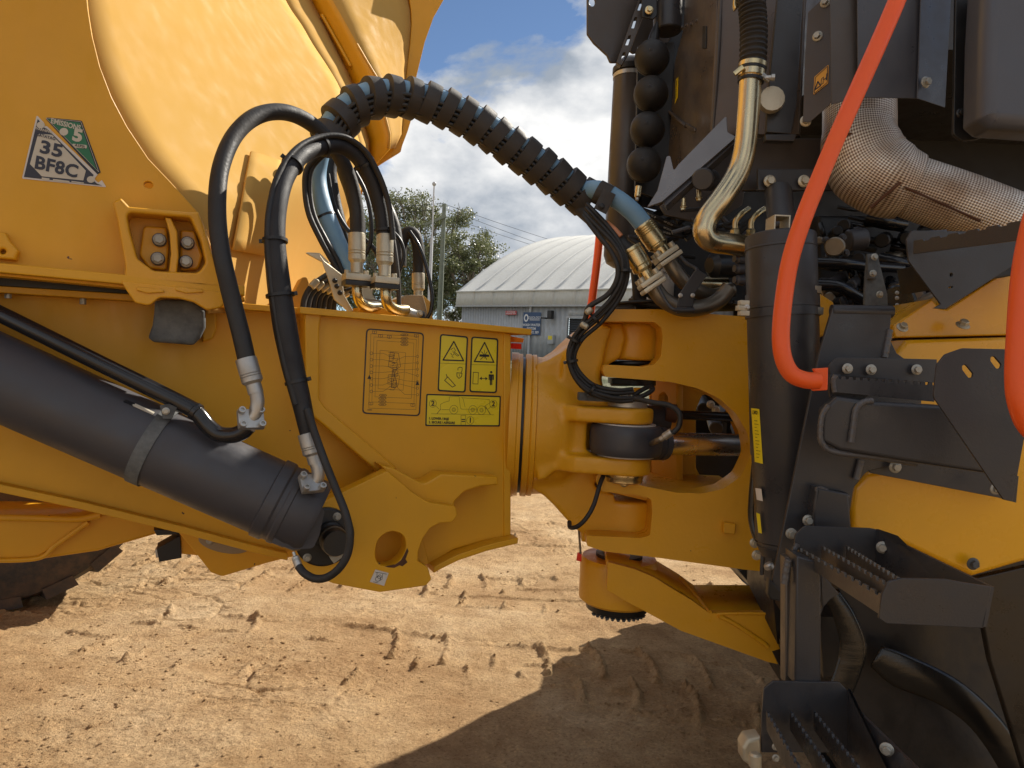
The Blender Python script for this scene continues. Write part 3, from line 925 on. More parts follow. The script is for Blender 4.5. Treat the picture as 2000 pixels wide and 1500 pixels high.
gum_tree(836, 372, 60, 5.4, "tall rounded gum tree with a bare pale trunk behind the timber power pole", 11, 62, 560)
gum_tree(922, 462, 58, 4.0, "lower gum tree leaning towards the left end of the arched shed", 12, 44, 520)
gum_tree(722, 392, 64, 4.3, "gum tree half hidden behind the black hydraulic hoses", 13, 40, 480)
gum_tree(1015, 520, 90, 4.2, "distant gum tree whose top shows over the shed roof edge", 15, 18, 300)
def shrub(px, py, d, r, seed, label):
    rnd = random.Random(seed); c = P(px, py, d); gz = base_z(c.x, c.y)
    t = thing("bare_shrub", label, "shrub", (c.x, c.y, gz), "bare shrubs beside the shed")
    bm = bmesh.new()
    for k in range(46):
        p = Vector((c.x + rnd.gauss(0, .3), c.y, gz)); path = [p]
        dr = Vector((rnd.gauss(0, .7), rnd.gauss(0, .5), 1)).normalized()
        for q in range(5):
            dr = (dr + Vector((rnd.gauss(0, .3), rnd.gauss(0, .3), rnd.gauss(0, .1)))).normalized()
            p = p + dr * r * .28; path.append(p)
        add_tube(bm, path, [.03, .026, .02, .015, .01, .006], 4, caps=False)
    obj_bm("branches", bm, m_bark, t)
shrub(880, 690, 44, 2.4, 3, "bare twiggy shrub between the power pole and the shed")
shrub(850, 690, 48, 2.6, 4, "bare twiggy shrub left of the power pole foot")
# ================================================================== rear unit: planes
RF = vplane(900, 750, 2.3, 25)
RU, RN = RF.u, RF.n
BP = RF.off(0.06)
ez_ = Vector((0, 0, 1))
def sc_at(pl, px, py):
    a = pl.uv(px, py); b = pl.uv(px + 1, py)
    return math.hypot(a[0] - b[0], a[1] - b[1])

class PInk(Ink):
    """print laid out on a plane"""
    def __init__(s, pl): super().__init__(); s.pl = pl
    def q(s, pts): return [s.pl.uv(*p[:2]) for p in pts]
    def L(s, pts, w, closed=False): s.line(s.q(pts), w, closed)
    def F(s, pts): s.poly(s.q(fillet(pts)))
    def B(s, outer, inner): s.band(s.q(fillet(outer)), s.q(fillet(inner)))
    def done(s, name, mat, parent, lift=0.0012): return s.build(name, s.pl, mat, parent, lift)

def textpx(body, pl, px, py, h, mat, parent, **kw):
    """lettering of cap height about h picture units"""
    u, v = pl.uv(px, py)
    s = abs(pl.uv(px, py)[1] - pl.uv(px, py + 1)[1])
    return text(body, pl, u, v, h * s * 1.38, mat, parent, **kw)

# ================================================================== dump body
body = thing("dump_body", "raised-sided yellow dump body with its bright sloping front wall, above the frame at left", "dump body", BP.hit(200, 540))
edge = [(40, -900), (110, -500), (150, -200), (165, -80), (168, -20), (172, 20), (180, 70), (195, 130), (218, 190), (248, 247), (290, 310), (330, 352), (372, 398), (386, 414, 5)]
side_out = [(-900, -900)] + edge + [(402, 450), (440, 562), (-90, 525), (-900, 470)]
plate("side_plate", side_out, BP, 0.02, M['yellow2'] if 'yellow2' in M else M['yellow'], body, holes=[oval(290, 361, 9, 6.5, rot=15)], bevel=0.0025)
# front wall: ruled surface from the side plate's curved edge to the far rib, runs away from the viewer
e_near = [(34, -890), (104, -500), (142, -200), (158, -90), (160, -20), (166, 20), (174, 70), (189, 130), (212, 190), (242, 247), (284, 310), (324, 352), (368, 400), (385, 440), (398, 500), (408, 570), (412, 612)]
e_far = [(300, -890), (410, -500), (490, -200), (520, -90), (549, -20), (566, 15), (590, 50), (612, 88), (640, 130), (664, 172), (688, 235), (706, 290), (714, 335), (700, 385), (668, 455), (640, 530), (622, 612)]
NB = BP.off(-0.021)
nearP = spline3([NB.hit(*q) for q in e_near], 4)
farP = spline3([P(q[0], q[1], 3.35) for q in e_far], 4)
def ruled(a, b, n, bow=0.0):
    rows = []
    for p, q in zip(a, b):
        rows.append([p.lerp(q, k / n) for k in range(n + 1)])
    return rows
rowsA = ruled(nearP, farP, 14)
sheet("front_wall", rowsA, 0.012, M['body'], body, angle=50, offset=1)
l1 = [(520, -90), (549, -20), (566, 15), (590, 50), (612, 88), (640, 130), (664, 172), (688, 235), (706, 290), (714, 335)]
l2 = [(570, -90), (600, -20), (616, 15), (636, 50), (655, 88), (676, 130), (690, 165), (706, 225), (722, 275), (724, 330)]
l3 = [(606, -90), (638, -20), (655, 10), (676, 46), (697, 84), (718, 120), (738, 152), (750, 215), (762, 262), (760, 290)]
l4 = [(790, -90), (797, -20), (803, 20), (804, 46), (801, 84), (797, 120), (793, 152), (789, 215), (785, 262), (772, 290)]
L1 = [P(x, y, 3.351) for x, y in l1]; L2 = [P(x, y, 3.62) for x, y in l2]; L3 = [P(x, y, 3.58) for x, y in l3]; L4 = [P(x, y, 4.3) for x, y in l4]
sheet("rib_return", ruled(L1, L2, 3), 0.008, M['body'], body, offset=1)
sheet("wall_rib", ruled(L2, L3, 3), 0.010, M['yellow'], body, offset=1)
sheet("wing_panel", ruled(L3, L4, 5), 0.010, M['body'], body, offset=1)
FP = Plane(P(800, 150, 4.3), RU)
plate("wing_plate", [(796, -90), (797, -20), (803, 20), (804, 46), (801, 84), (793, 152), (785, 262, 6), (752, 276), (722, 302), (704, 335), (676, 400), (640, 480), (690, 440), (712, 362), (732, 328), (760, 310), (783, 296), (786, 284), (797, 255), (803, 235), (814, 148), (830, 82), (847, 34), (880, -24), (940, -90)], FP, 0.05, M['yellow'], body, bevel=0.004)
tube("weld_seam", [p + (farP[0] - nearP[0]).normalized() * 0.0 + RN * 0.004 for p in [P(628, 30, 3.6), P(655, 78, 3.6), P(684, 130, 3.6)]], 0.008, M['yellow'], body)
# cover panel on the front wall
from mathutils.geometry import intersect_ray_tri
def onwall(px, py, lift=0.004):
    for i in range(len(rowsA) - 1):
        for k in range(14):
            a, b, c, d = rowsA[i][k], rowsA[i][k + 1], rowsA[i + 1][k], rowsA[i + 1][k + 1]
            for tri in ((a, b, c), (b, d, c)):
                h = intersect_ray_tri(tri[0], tri[1], tri[2], ray(px, py), EYE, True)
                if h is not None:
                    n = (tri[1] - tri[0]).cross(tri[2] - tri[0]).normalized()
                    if n.dot(EYE - h) < 0: n = -n
                    return h + n * lift, n
    return None, None
cvt, cvb = [(484, 300), (548, 320)], [(446, 488), (515, 500)]
rows = []
for j in range(9):
    t = j / 8; row = []
    for k in range(5):
        s_ = k / 4
        x = (cvt[0][0] * (1 - s_) + cvt[1][0] * s_) * (1 - t) + (cvb[0][0] * (1 - s_) + cvb[1][0] * s_) * t
        y = (cvt[0][1] * (1 - s_) + cvt[1][1] * s_) * (1 - t) + (cvb[0][1] * (1 - s_) + cvb[1][1] * s_) * t
        row.append(onwall(x, y, 0.010)[0])
    rows.append(row)
if all(p is not None for r_ in rows for p in r_):
    sheet("cover_panel", rows, 0.008, M['body'], body, angle=50, offset=-1)
    for q in ((486, 310), (475, 360), (462, 420), (453, 476), (516, 330), (505, 480)):
        h, n = onwall(*q, 0.010)
        if h is not None: bolt(h, n, 0.016, M['body'], body)
# the rest of the body, up and back beyond the picture: floor, far side, tail of the side wall
fl = [NB.hit(-900, 470), NB.hit(412, 556), P(622, 556, 3.35), P(640, 556, 4.3)]
back = Vector((-0.9, -0.42, 0)) * 3.0
fa = P(655, 500, 4.3)
zf = NB.hit(412, 556).z + 0.1
n0, n1 = NB.hit(400, 520), NB.hit(-900, 470)
prism3("floor_plate", [Vector((p.x, p.y, zf)) for p in (n1, n0, P(640, 520, 4.3), P(640, 520, 4.3) + RU * -5.0)], [Vector((p.x, p.y, zf + .05)) for p in (n1, n0, P(640, 520, 4.3), P(640, 520, 4.3) + RU * -5.0)], M['yellow'], body)
fq = P(640, 520, 4.3)
prism3("far_side_wall", [Vector((q.x, q.y, z)) for q, z in ((fq, zf), (fq - RU * 5, zf), (fq - RU * 5, zf + 2.2), (fq - RU * .9, zf + 2.2))], [Vector((q.x, q.y, z)) + RN * .04 for q, z in ((fq, zf), (fq - RU * 5, zf), (fq - RU * 5, zf + 2.2), (fq - RU * .9, zf + 2.2))], M['yellow'], body)
# outward-flaring upper side of the body, unseen, added to shade the side plate
q0, q1 = BP.hit(120, -420), BP.hit(-900, -420)
zt = 2.75
fa_, fb_ = Vector((q0.x, q0.y, zt)), Vector((q0.x, q0.y, zt)) - RU * 5.0
prism3("unseen_flared_side", [fa_, fb_, fb_ + RN * 1.15 + ez_ * .75, fa_ + RN * 1.15 + ez_ * .75], [p + ez_ * .04 for p in (fa_, fb_, fb_ + RN * 1.15 + ez_ * .75, fa_ + RN * 1.15 + ez_ * .75)], M['yellow'], body)
# lip rail
plate("lip_rail", [(-90, 505), (478, 558), (478, 577), (-90, 524)], BP.off(0.085), 0.10, M['yellow'], body, bevel=0.004)
plate("lip_flange", [(-90, 524), (250, 556), (478, 580), (479, 588), (250, 563), (-90, 530)], BP.off(0.05), 0.07, M['yellow'], body, bevel=0.002)
# foot bracket
plate("hinge_bracket", [(219, 394, 8), (236, 386, 5), (252, 403, 4), (372, 414, 6), (388, 414), (398, 440), (436, 566), (242, 543), (245, 520), (236, 470), (228, 425)], BP.off(0.085), 0.085, M['cast'], body,
      holes=[[(246, 414, 12), (372, 425, 10), (392, 468), (402, 512, 14), (388, 533, 18), (300, 529, 26), (268, 505, 14), (254, 455)]], bevel=0.007, segs=3)
plate("bracket_rib", [(322, 424), (334, 426), (346, 452), (349, 500), (345, 535), (329, 534), (334, 495), (331, 455)], BP.off(0.072), 0.072, M['cast'], body, bevel=0.004)
plate("bracket_boss", [(280, 440, 10), (325, 444, 6), (330, 480), (326, 528, 8), (290, 524, 14), (272, 498, 8)], BP.off(0.022), 0.022, M['cast'], body, bevel=0.006, segs=3)
plate("bracket_boss", [(352, 448, 6), (380, 450, 10), (396, 500), (388, 526, 12), (352, 530, 6)], BP.off(0.022), 0.022, M['cast'], body, bevel=0.006, segs=3)
for q in ((312, 472), (366, 478), (309, 508), (363, 514)):
    p = BP.hit(*q)
    lathe("spacer", [(0.017, 0.02), (0.017, 0.038)], p, RN, M['black'], body, 20)
    bolt(p + RN * 0.038, RN, 0.030, M['bolt'], body, 'tall')
plate("bracket_skirt", [(236, 548), (440, 570), (436, 600, 12), (405, 606, 10), (378, 590, 14), (350, 583), (312, 581, 14), (292, 597, 14), (264, 592, 14), (246, 566)], BP.off(0.088), 0.03, M['cast'], body, bevel=0.004)
for xa in (268, 344):
    plate("skirt_ridge", [(xa, 560, 6), (xa + 50, 565, 4), (xa + 54, 571, 4), (xa + 20, 573, 5), (xa - 2, 567, 4)], BP.off(0.094), 0.006, M['cast'], body, bevel=0.0025)
plate("lifting_lug", [(-60, 450), (10, 454), (18, 470), (36, 490, 6), (30, 508), (-60, 500)], BP.off(0.03), 0.03, M['yellow'], body, bevel=0.006, holes=[oval(5, 491, 6, 5)])
# identification plate
def sticker(name, pts, pl, mat, parent, lift):
    ik = PInk(pl); ik.F(pts); return ik.done(name, mat, parent, lift)
ip = sticker("identification_plate", [(72, 225, 2), (86, 240), (85, 246), (92, 247), (191, 341), (184, 350), (192, 357), (199, 352), (208, 366, 1.5), (43, 349, 3)], BP, M['white'], body, 0.0015)
sticker("plate_field", [(74, 233), (83, 243), (82, 248), (92, 252), (183, 342), (180, 351), (190, 359), (200, 363), (47, 346)], BP, M['navy'], ip, 0.0025)
sticker("plate_panel", [(75, 262), (102, 264), (168, 334), (163, 353), (82, 345), (59, 321)], BP, M['cream'], ip, 0.0035)
ik = PInk(BP); 
for c in ((80, 245), (178, 351)):
    ik.F(oval(c[0], c[1], 8, 6.5))
for y in (358,): ik.F([(82, 347), (97, 349), (97, 353), (82, 351)]); ik.F([(104, 350), (136, 354), (136, 357), (104, 353)]); ik.F([(140, 354), (164, 357), (164, 359), (140, 356)])
ik.done("plate_marks", M['cream'], ip, 0.0035)['kind'] = 'stuff'
rot_ip = -6.5
textpx("WARNING", BP, 85, 255, 5, M['cream'], ip, lift=0.0038, rot=rot_ip, sx=0.9, bold=0.02)
textpx("DATATAG", BP, 90, 268, 6, M['navy'], ip, lift=0.0045, rot=rot_ip, sx=0.85, bold=0.02)
textpx("35", BP, 101, 293, 25, M['navy'], ip, lift=0.0045, rot=rot_ip, sx=1.12, bold=0.034, space=1.05)
textpx("BF8C", BP, 111, 328, 25, M['navy'], ip, lift=0.0045, rot=rot_ip, sx=0.92, bold=0.034, space=1.05)
ep = sticker("emissions_plate", [(86, 229, 4), (160, 236, 4), (197, 337, 2), (190, 341, 2)], BP, M['ink'], body, 0.0015)
ik = PInk(BP); ik.L([(90, 231), (158, 238), (193, 336), (90, 231)], 0.0009); ik.done("plate_line", M['cream'], ep, 0.0022)
sticker("plate_field", [(94, 233), (156, 240), (189, 332)], BP, M['green'], ep, 0.0024)
textpx("EMISSIONS", BP, 129, 244, 10, M['cream'], ep, lift=0.0035, rot=rot_ip, sx=0.78, bold=0.03)
textpx("5", BP, 152, 266, 24, M['cream'], ep, lift=0.0035, rot=rot_ip, bold=0.05)
ik = PInk(BP); ik.F(oval(125, 258, 8.5, 7.5)); ik.F([(140, 281, 3), (170, 284, 3), (170, 291, 3), (146, 289, 3)]); ik.done("plate_marks", M['cream'], ep, 0.0035)['kind'] = 'stuff'
textpx("A1P7L", BP, 157, 286.5, 5.5, M['ink'], ep, lift=0.0042, rot=rot_ip, sx=0.9, bold=0.02)

# ================================================================== rear frame
fr = thing("rear_frame", "deep yellow welded frame carrying the warning labels, left of the hitch", "truck frame", RF.hit(800, 800))
RB = RF.off(-0.09)
plate("web_plate", [(-90, 562), (612, 604), (760, 930), (640, 1050), (560, 1078), (500, 1066), (160, 978), (-90, 920)], RB, 0.02, M['yellow'], fr, bevel=0.002)
plate("side_plate", [(600, 606), (995, 651), (995, 1046), (945, 1056), (885, 1074), (838, 1102), (760, 1090), (700, 960), (758, 916), (604, 800)], RF, 0.085, M['yellow'], fr, bevel=0.004)
plate("rim_strip", [(594, 600), (622, 603), (628, 616), (624, 640), (624, 780, 10), (636, 797, 10), (776, 914), (745, 928), (606, 808, 10), (598, 785, 8)], RF.off(0.018), 0.11, M['yellow'], fr, bevel=0.006, segs=3)
plate("corner_boss", [(586, 607, 5), (600, 612, 3), (600, 636, 5), (593, 624)], RF.off(0.01), 0.09, M['cast'], fr, bevel=0.006)
# top flange, real horizontal plate
def flange(name, line, wid_in, wid_out, th, mat, parent, pl=RF, bevel=0.003):
    """horizontal strip following a picture line on the plane"""
    uv = [pl.uv(*q) for q in line]
    a = []; 
    bm = bmesh.new()
    rings = []
    for u, v in uv:
        rings.append([bm.verts.new(pl.pt(u, v, w)) for w in (wid_out, -wid_in)] + [bm.verts.new(pl.pt(u, v - th, w)) for w in (-wid_in, wid_out)])
    for r0, r1 in zip(rings, rings[1:]):
        for k in range(4): bm.faces.new((r0[k], r0[(k + 1) % 4], r1[(k + 1) % 4], r1[k]))
    bm.faces.new(rings[0]); bm.faces.new(list(reversed(rings[-1])))
    bmesh.ops.recalc_face_normals(bm, faces=bm.faces)
    o = obj_bm(name, bm, mat, parent, None, 30)
    return mod_bevel(o, bevel, 2)
flange("top_flange", [(582, 600), (800, 620), (1030, 643)], 0.85, 0.035, 0.020, M['yellow'], fr)
flange("top_flange", [(-90, 552), (250, 574), (596, 602)], 0.50, 0.00, 0.018, M['yellow'], fr, pl=RF.off(-0.02))
flange("bottom_flange", [(838, 1099), (850, 1092), (885, 1075), (940, 1057), (1000, 1043)], 0.5, 0.05, 0.020, M['yellow'], fr)
flange("bottom_flange", [(-90, 921), (160, 975), (360, 1024), (500, 1062), (560, 1076)], 0.5, 0.03, 0.022, M['yellow'], fr, pl=RB)
plate("end_plate", [(984, 650), (998, 652), (998, 1046), (984, 1048)], RF.off(0.006), 0.45, M['yellow'], fr, bevel=0.004)
# inner far web so the frame is a closed box
plate("web_plate", [(-90, 562), (612, 604), (980, 650), (985, 1030), (560, 1060), (-90, 920)], RF.off(-0.75), 0.02, M['yellow'], fr)
# black strip standing in for the dark gap under the body lip
plate("gap_strip", [(-90, 528), (240, 556), (252, 574), (-90, 553)], RF.off(-0.01), 0.06, M['black'], fr, bevel=0.003)
for q in ((16, 544), (162, 556)):
    p = RF.off(0.0).hit(*q); bolt(p, Vector((0, 0, 1)), 0.022, M['bolt'], fr)
for q in ((16, 575), (162, 587)):
    p = RF.off(-0.05).hit(*q); lathe("stud", [(0.008, -0.01), (0.008, 0.018)], p, Vector((0, 0, 1)), M['bolt'], fr, 10)
# rubber pad with its yellow holder
plate("pad_holder", [(392, 600), (422, 606, 8), (424, 640), (416, 662, 10), (396, 668)], RB.off(0.03), 0.03, M['yellow'], fr, bevel=0.006)
plate("rubber_pad", [(302, 588, 6), (320, 584, 6), (372, 586, 6), (402, 606, 8), (402, 640), (392, 660, 12), (378, 674, 12), (300, 668, 10), (289, 660, 8), (298, 634), (301, 610)], RF.off(0.05), 0.13, M['pad'], fr, bevel=0.012, segs=3)
# hoist trunnion bracket
TB = RF.off(0.13)
plate("hoist_bracket", [(606, 992, 4), (757, 920, 5), (806, 962), (838, 982, 30), (872, 987), (890, 989, 6), (894, 1006), (884, 1020, 8), (858, 1022, 6), (840, 1032, 12), (826, 1052, 16), (817, 1078), (816, 1096, 6), (836, 1108, 8), (843, 1132, 6), (832, 1144, 6), (742, 1157, 12), (652, 1140), (592, 1118, 6), (580, 1085)], TB, 0.055, M['yellow'], fr,
      holes=[smooth2([(741, 1052), (764, 1038), (787, 1046), (793, 1068), (783, 1092), (762, 1106), (740, 1101), (733, 1080)], 6)], bevel=0.003)
plate("bracket_back", [(640, 1000), (757, 930), (806, 972), (838, 1100), (800, 1120), (700, 1120), (610, 1090)], RF.off(0.02), 0.05, M['yellow'], fr, bevel=0.003)
plate("bracket_ledge", [(742, 908), (768, 914), (828, 946, 20), (862, 926), (972, 932), (974, 948, 3), (940, 950), (908, 960, 12), (888, 980, 10), (887, 990), (838, 985), (806, 966), (757, 924)], RF.off(0.085), 0.085, M['yellow'], fr, bevel=0.006, segs=3)
# orange reflector / red sticker under the end of the flange
plate("marker_reflector", [(996, 656), (1024, 661), (1022, 669), (996, 668)], RF.off(-0.1), 0.03, paint('amber_reflector', (0.9, 0.25, 0.01), 0.3, bump=0), fr)
plate("red_reflector", [(996, 670), (1019, 671), (1019, 682), (996, 681)], RF.off(-0.1), 0.02, M['redrefl'], fr)
# skid plate + oval wear disc
plate("skid_plate", [(330, 1018), (500, 1060), (600, 1080), (520, 1100), (434, 1126, 14), (412, 1118, 6), (384, 1082)], RF.off(-0.35), 0.03, M['yellow'], fr, bevel=0.003)
sk = plate("wear_disc", oval(437, 1062, 50, 18, rot=11), RF.off(-0.338), 0.012, M['wear'], fr, bevel=0.003)
for q in ((410, 1056), (462, 1063)): bolt(RF.off(-0.336).hit(*q), RN, 0.024, M['bolt'], fr)
LB = RF.off(-0.45)
plate("lamp_housing", [(306, 1072, 3), (352, 1046), (355, 1090, 2), (311, 1098)], LB, 0.08, M['black'], fr, bevel=0.003)
plate("lamp_lens", [(303, 1076), (309, 1070), (312, 1088), (305, 1090)], LB.off(-0.02), 0.04, M['zinc'], fr, bevel=0.002)
plate("lamp_bracket", [(300, 1035), (345, 1035), (350, 1044), (306, 1046)], LB, 0.06, M['black'], fr, bevel=0.002)
plate("lamp_bracket", [(352, 1046), (385, 1060), (388, 1085), (355, 1082)], LB.off(-0.01), 0.02, M['yellow'], fr, bevel=0.002)
# far suspension beam at lower left
plate("shaded_underside", [(-90, 930), (200, 960), (420, 1030), (300, 1040), (-90, 1030)], RF.off(-0.85), 0.05, paint("shaded_dirty_underside", (0.16, 0.075, 0.018), 0.7, dust=0.3, dcol=(0.1, 0.07, 0.045)), fr)  # shade under the frame, plus some dirt, put into this plate's brown
plate("suspension_beam", [(-90, 1006), (150, 1008), (200, 1002, 6), (262, 1000, 20), (340, 1018), (345, 1032), (190, 1077), (72, 1094), (-90, 1100)], RF.off(-0.62), 0.35, M['yellow'], fr, bevel=0.01)
plate("beam_cover", [(-90, 1012), (150, 1016), (176, 1020), (70, 1090), (-90, 1096)], RF.off(-0.61), 0.02, M['yellow'], fr, bevel=0.004)
tube("beam_edge", [RF.off(-0.60).hit(*q) for q in ((-60, 1010), (60, 1012), (150, 1014), (196, 1006))], 0.011, M['yellow'], fr)
tube("beam_edge", [RF.off(-0.60).hit(*q) for q in ((-60, 1095), (70, 1091), (110, 1064), (172, 1020))], 0.008, M['yellow'], fr)
# rear wheel beyond the frame
def tyre(name, c, axis_, r, w, parent, mat, lugs=22, rim=True, bite=0.05):
    mw = basis(c, axis_)
    bm = bmesh.new()
    add_lathe(bm, [(r * .52, -w * .42), (r * .62, -w * .5), (r * .82, -w * .52), (r * .93, -w * .47), (r * .965, -w * .36), (r * .965, w * .36), (r * .93, w * .47), (r * .82, w * .52), (r * .62, w * .5), (r * .52, w * .42)], segs=64)
    for k in range(lugs):
        for sgn in (-1, 1):
            a0 = 2 * math.pi * (k + (0.5 if sgn > 0 else 0)) / lugs; da = 2 * math.pi / lugs * 0.30; tw = 0.10 * sgn
            vs = []
            for rr in (r * .93, r):
                for (s, t) in ((0.02, 0), (0.5, tw)):
                    for e in (-1, 1):
                        a = a0 + t * 1.2 + e * da
                        rx = rr if s < .3 else rr * .985
                        vs.append(bm.verts.new((rx * math.cos(a), rx * math.sin(a), sgn * w * s)))
            i = vs
            for f in ((0, 1, 3, 2), (4, 6, 7, 5), (0, 4, 5, 1), (2, 3, 7, 6), (0, 2, 6, 4), (1, 5, 7, 3)): bm.faces.new([i[q] for q in f])
    bmesh.ops.recalc_face_normals(bm, faces=bm.faces)
    return obj_bm(name, bm, mat, parent, mw, 30)
M['tyre'] = paint('dusty_tyre', (0.02, 0.019, 0.018), 0.6, bump=0.4, bscale=50, dust=0.8, dcol=(0.16, 0.10, 0.06), var=0.2)
M['tyre2'] = paint('new_tyre', (0.012, 0.011, 0.011), 0.34, bump=0.25, bscale=40, dust=0.35, dcol=(0.06, 0.04, 0.025), var=0.2)
WDIR = Vector((-math.sin(R(25)), math.cos(R(25)), 0))
wc = Vector((-3.0, 4.15, 0.92))
rw = lathe("wheel", [(0.10, -.2), (0.45, -.18), (0.47, .18), (0.1, .2)], wc, WDIR, M['yellow'], fr)
tyre("tyre", wc, WDIR, 0.93, 0.62, rw, M['tyre'], 20)

# ---- labels on the frame
S1 = sc_at(RF, 850, 720)
def label_frame(outer, name, mat, r=7, inset=3):
    cx = sum(p[0] for p in outer) / 4; cy = sum(p[1] for p in outer) / 4
    o_ = [(p[0], p[1], r) for p in outer]
    b_ = plate(name, o_, RF.off(0.0016), 0.0016, mat, fr, bevel=0.0003)
    ik = PInk(RF); 
    inner = []
    for p in outer:
        dx, dy = cx - p[0], cy - p[1]
        inner.append((p[0] + inset * (1 if dx > 0 else -1), p[1] + inset * (1 if dy > 0 else -1), max(r - inset * .7, 2)))
    ik.B(o_, inner)
    return b_, ik
LFT = 0.0022
la, ik = label_frame([(715, 641), (828, 650), (820, 813), (707, 808)], "maintenance_chart", M['yellow'], 9, 2.6)
w1 = 0.0009
for (x0, y0, x1, y1) in ((724, 652, 815, 800), (730, 658, 811, 788), (736, 665, 806, 778), (742, 684, 790, 762)):
    ik.L([(x0, y0), (x1 + 2, y0 + 5), (x1 - 3, y1), (x0 - 4, y1 - 3), (x0, y0)], w1 * .8)
for (x, y) in ((731, 649), (813, 656), (724, 788), (806, 791), (743, 656), (760, 658)):
    ik.L([(x - 4, y - 3), (x, y - 2), (x, y + 3), (x - 4, y + 2), (x - 4, y - 3)], w1 * 1.2); ik.L([(x, y - 2), (x + 4, y - 3), (x + 4, y + 2), (x, y + 3)], w1 * 1.2)
for (x, y) in ((790, 654), (790, 661), (790, 667), (790, 673), (748, 772), (747, 778), (747, 784), (747, 790)):
    ik.L([(x - 8, y), (x - 5, y - 2), (x + 4, y - 2), (x + 7, y), (x + 4, y + 2), (x - 5, y + 2), (x - 8, y)], w1 * 1.3); ik.L([(x - 4, y), (x + 3, y)], w1 * 1.6)
rc = random.Random(5)
for k in range(14):
    y = 690 + k * 6.2
    a = (770 + rc.uniform(-4, 4), 700 + k * 4.2)
    if k % 2: ik.L([a, (790, y + rc.uniform(-8, 2)), (812, y)], w1 * .8); ik.ring(*RF.uv(815, y), 0.004, w1, 8)
    else: ik.L([a, (748, y), (728, y)], w1 * .8); ik.ring(*RF.uv(725, y), 0.0045, w1 * 1.2, 10)
for k in range(16):
    x = 764 + rc.uniform(-3, 6); y = 688 + k * 4.4
    ik.L([(x - 4, y), (x + 8, y + rc.uniform(-3, 3)), (x + 5, y + 8), (x - 3, y + 7)], w1)
ik.L([(762, 688), (778, 690), (782, 716), (772, 722), (758, 716), (762, 688)], w1 * 1.3); ik.L([(768, 722), (776, 755), (764, 757), (766, 722)], w1 * 1.5); ik.L([(758, 732), (780, 734), (778, 752), (757, 750), (758, 732)], w1)
for s in ((721, 740, 3), (815, 752, 3)): ik.F([(s[0] - 4, s[1]), (s[0], s[1] - 8), (s[0] + 4, s[1])])
ik.done("chart_print", M['ink'], la, LFT)
textpx("A6041", RF, 722, 800.5, 2.6, M['ink'], la, lift=LFT + .0002, rot=-3)
def tri_sign(ik, apex, bl, br, w):
    ik.L([apex, bl, br], w, True)
# label 1: body drop warning
la, ik = label_frame([(859, 652), (914, 657), (909, 767), (854, 764)], "warning_label", M['decal'], 6, 2.9)
tri_sign(ik, (886, 667), (865, 703), (905, 704.5), 0.0042)
ik.L([(856, 709), (911, 711)], w1)
ik.L([(886, 679), (889, 684), (887, 688), (896, 694), (893, 695.5), (885, 689), (884, 685)], w1 * 1.8); ik.L([(880, 683), (884, 680)], w1 * 2.2); ik.L([(880, 690), (883, 694), (886, 692)], w1 * 2); ik.L([(882, 696), (885, 698)], w1 * 2)
ik.L([(871, 731), (873, 737), (868, 743), (883, 756), (889, 753), (874, 736)], w1 * 2.6)
ik.L([(892, 728), (902, 729), (901, 735), (896, 739), (892, 735), (892, 728)], w1 * 2.4); ik.L([(894, 723), (894, 719), (898, 717), (902, 718), (902, 724), (900, 728)], w1 * 2.2); ik.L([(896.5, 731), (896.5, 735)], w1 * 2)
ik.done("label_print", M['ink'], la, LFT)
# label 2: crush / keep clear
la, ik = label_frame([(920, 657), (973, 661), (970, 768), (916, 766)], "warning_label", M['decal'], 6, 2.9)
tri_sign(ik, (946, 669), (926, 706), (964, 707.5), 0.0042)
ik.L([(918, 712), (971, 713)], w1)
ik.F([(936, 692), (955, 692.5), (955, 697), (936, 696.5)]); ik.L([(940, 687), (946, 694), (951, 687)], w1 * 2.4); ik.L([(938, 702), (946, 695), (950, 702)], w1 * 2.4); ik.L([(946, 684), (946, 700)], w1 * 1.6)
ik.L([(924, 727), (934, 727.5), (933, 750), (923, 749.5)], w1 * 2, True)
ik.L([(938, 739), (950, 739.4)], w1 * 2.4); ik.F([(936, 739), (940.5, 735.5), (940.5, 742.5)]); ik.F([(952, 739.4), (947.5, 736), (947.5, 743)])
ik.F(oval(959, 727, 2.4, 2.4, 12)); ik.F([(954, 731), (964, 731.4), (964, 742), (961.5, 742), (961.5, 735), (961, 735), (961, 752), (958.9, 752), (958.9, 743), (958.3, 743), (958.3, 752), (956.2, 752), (956.2, 735), (955.8, 735), (955.8, 742), (954, 742)])
ik.done("label_print", M['ink'], la, LFT)
# label 3: lower / secure
la, ik = label_frame([(832, 769), (978, 773), (976, 833), (830, 832)], "instruction_label", M['decal'], 3, 2.7)
ik.L([(842, 808), (964, 810)], w1)
for c, r in (((886, 800), 8.0), ((923, 800.5), 8.0), ((940, 801), 8.0)):
    u, v = RF.uv(*c); k = sc_at(RF, *c)
    ik.ring(u, v, r * k, w1 * 1.1); ik.ring(u, v, r * k * .45, w1); ik.ring(u, v, r * k * .25, w1)
ik.L([(860, 800), (860, 790), (866, 786), (877, 783), (877, 775), (896, 774), (897, 781), (899, 797), (901, 799), (932, 799)], w1)
ik.L([(901, 775), (904, 779), (908, 795)], w1); ik.L([(904, 777), (955, 780), (956, 787), (946, 793), (949, 799)], w1); ik.L([(862, 800), (877, 800)], w1)
ik.L([(860, 799), (853, 808)], w1 * 1.8); ik.L([(948, 794), (957, 809)], w1 * 2.2)
for c in ((845, 788), (963, 789)): ik.ring(*RF.uv(*c), 7 * sc_at(RF, *c), w1 * 1.1)
ik.ring(*RF.uv(918, 821), 7 * sc_at(RF, 918, 821), w1 * 1.1)
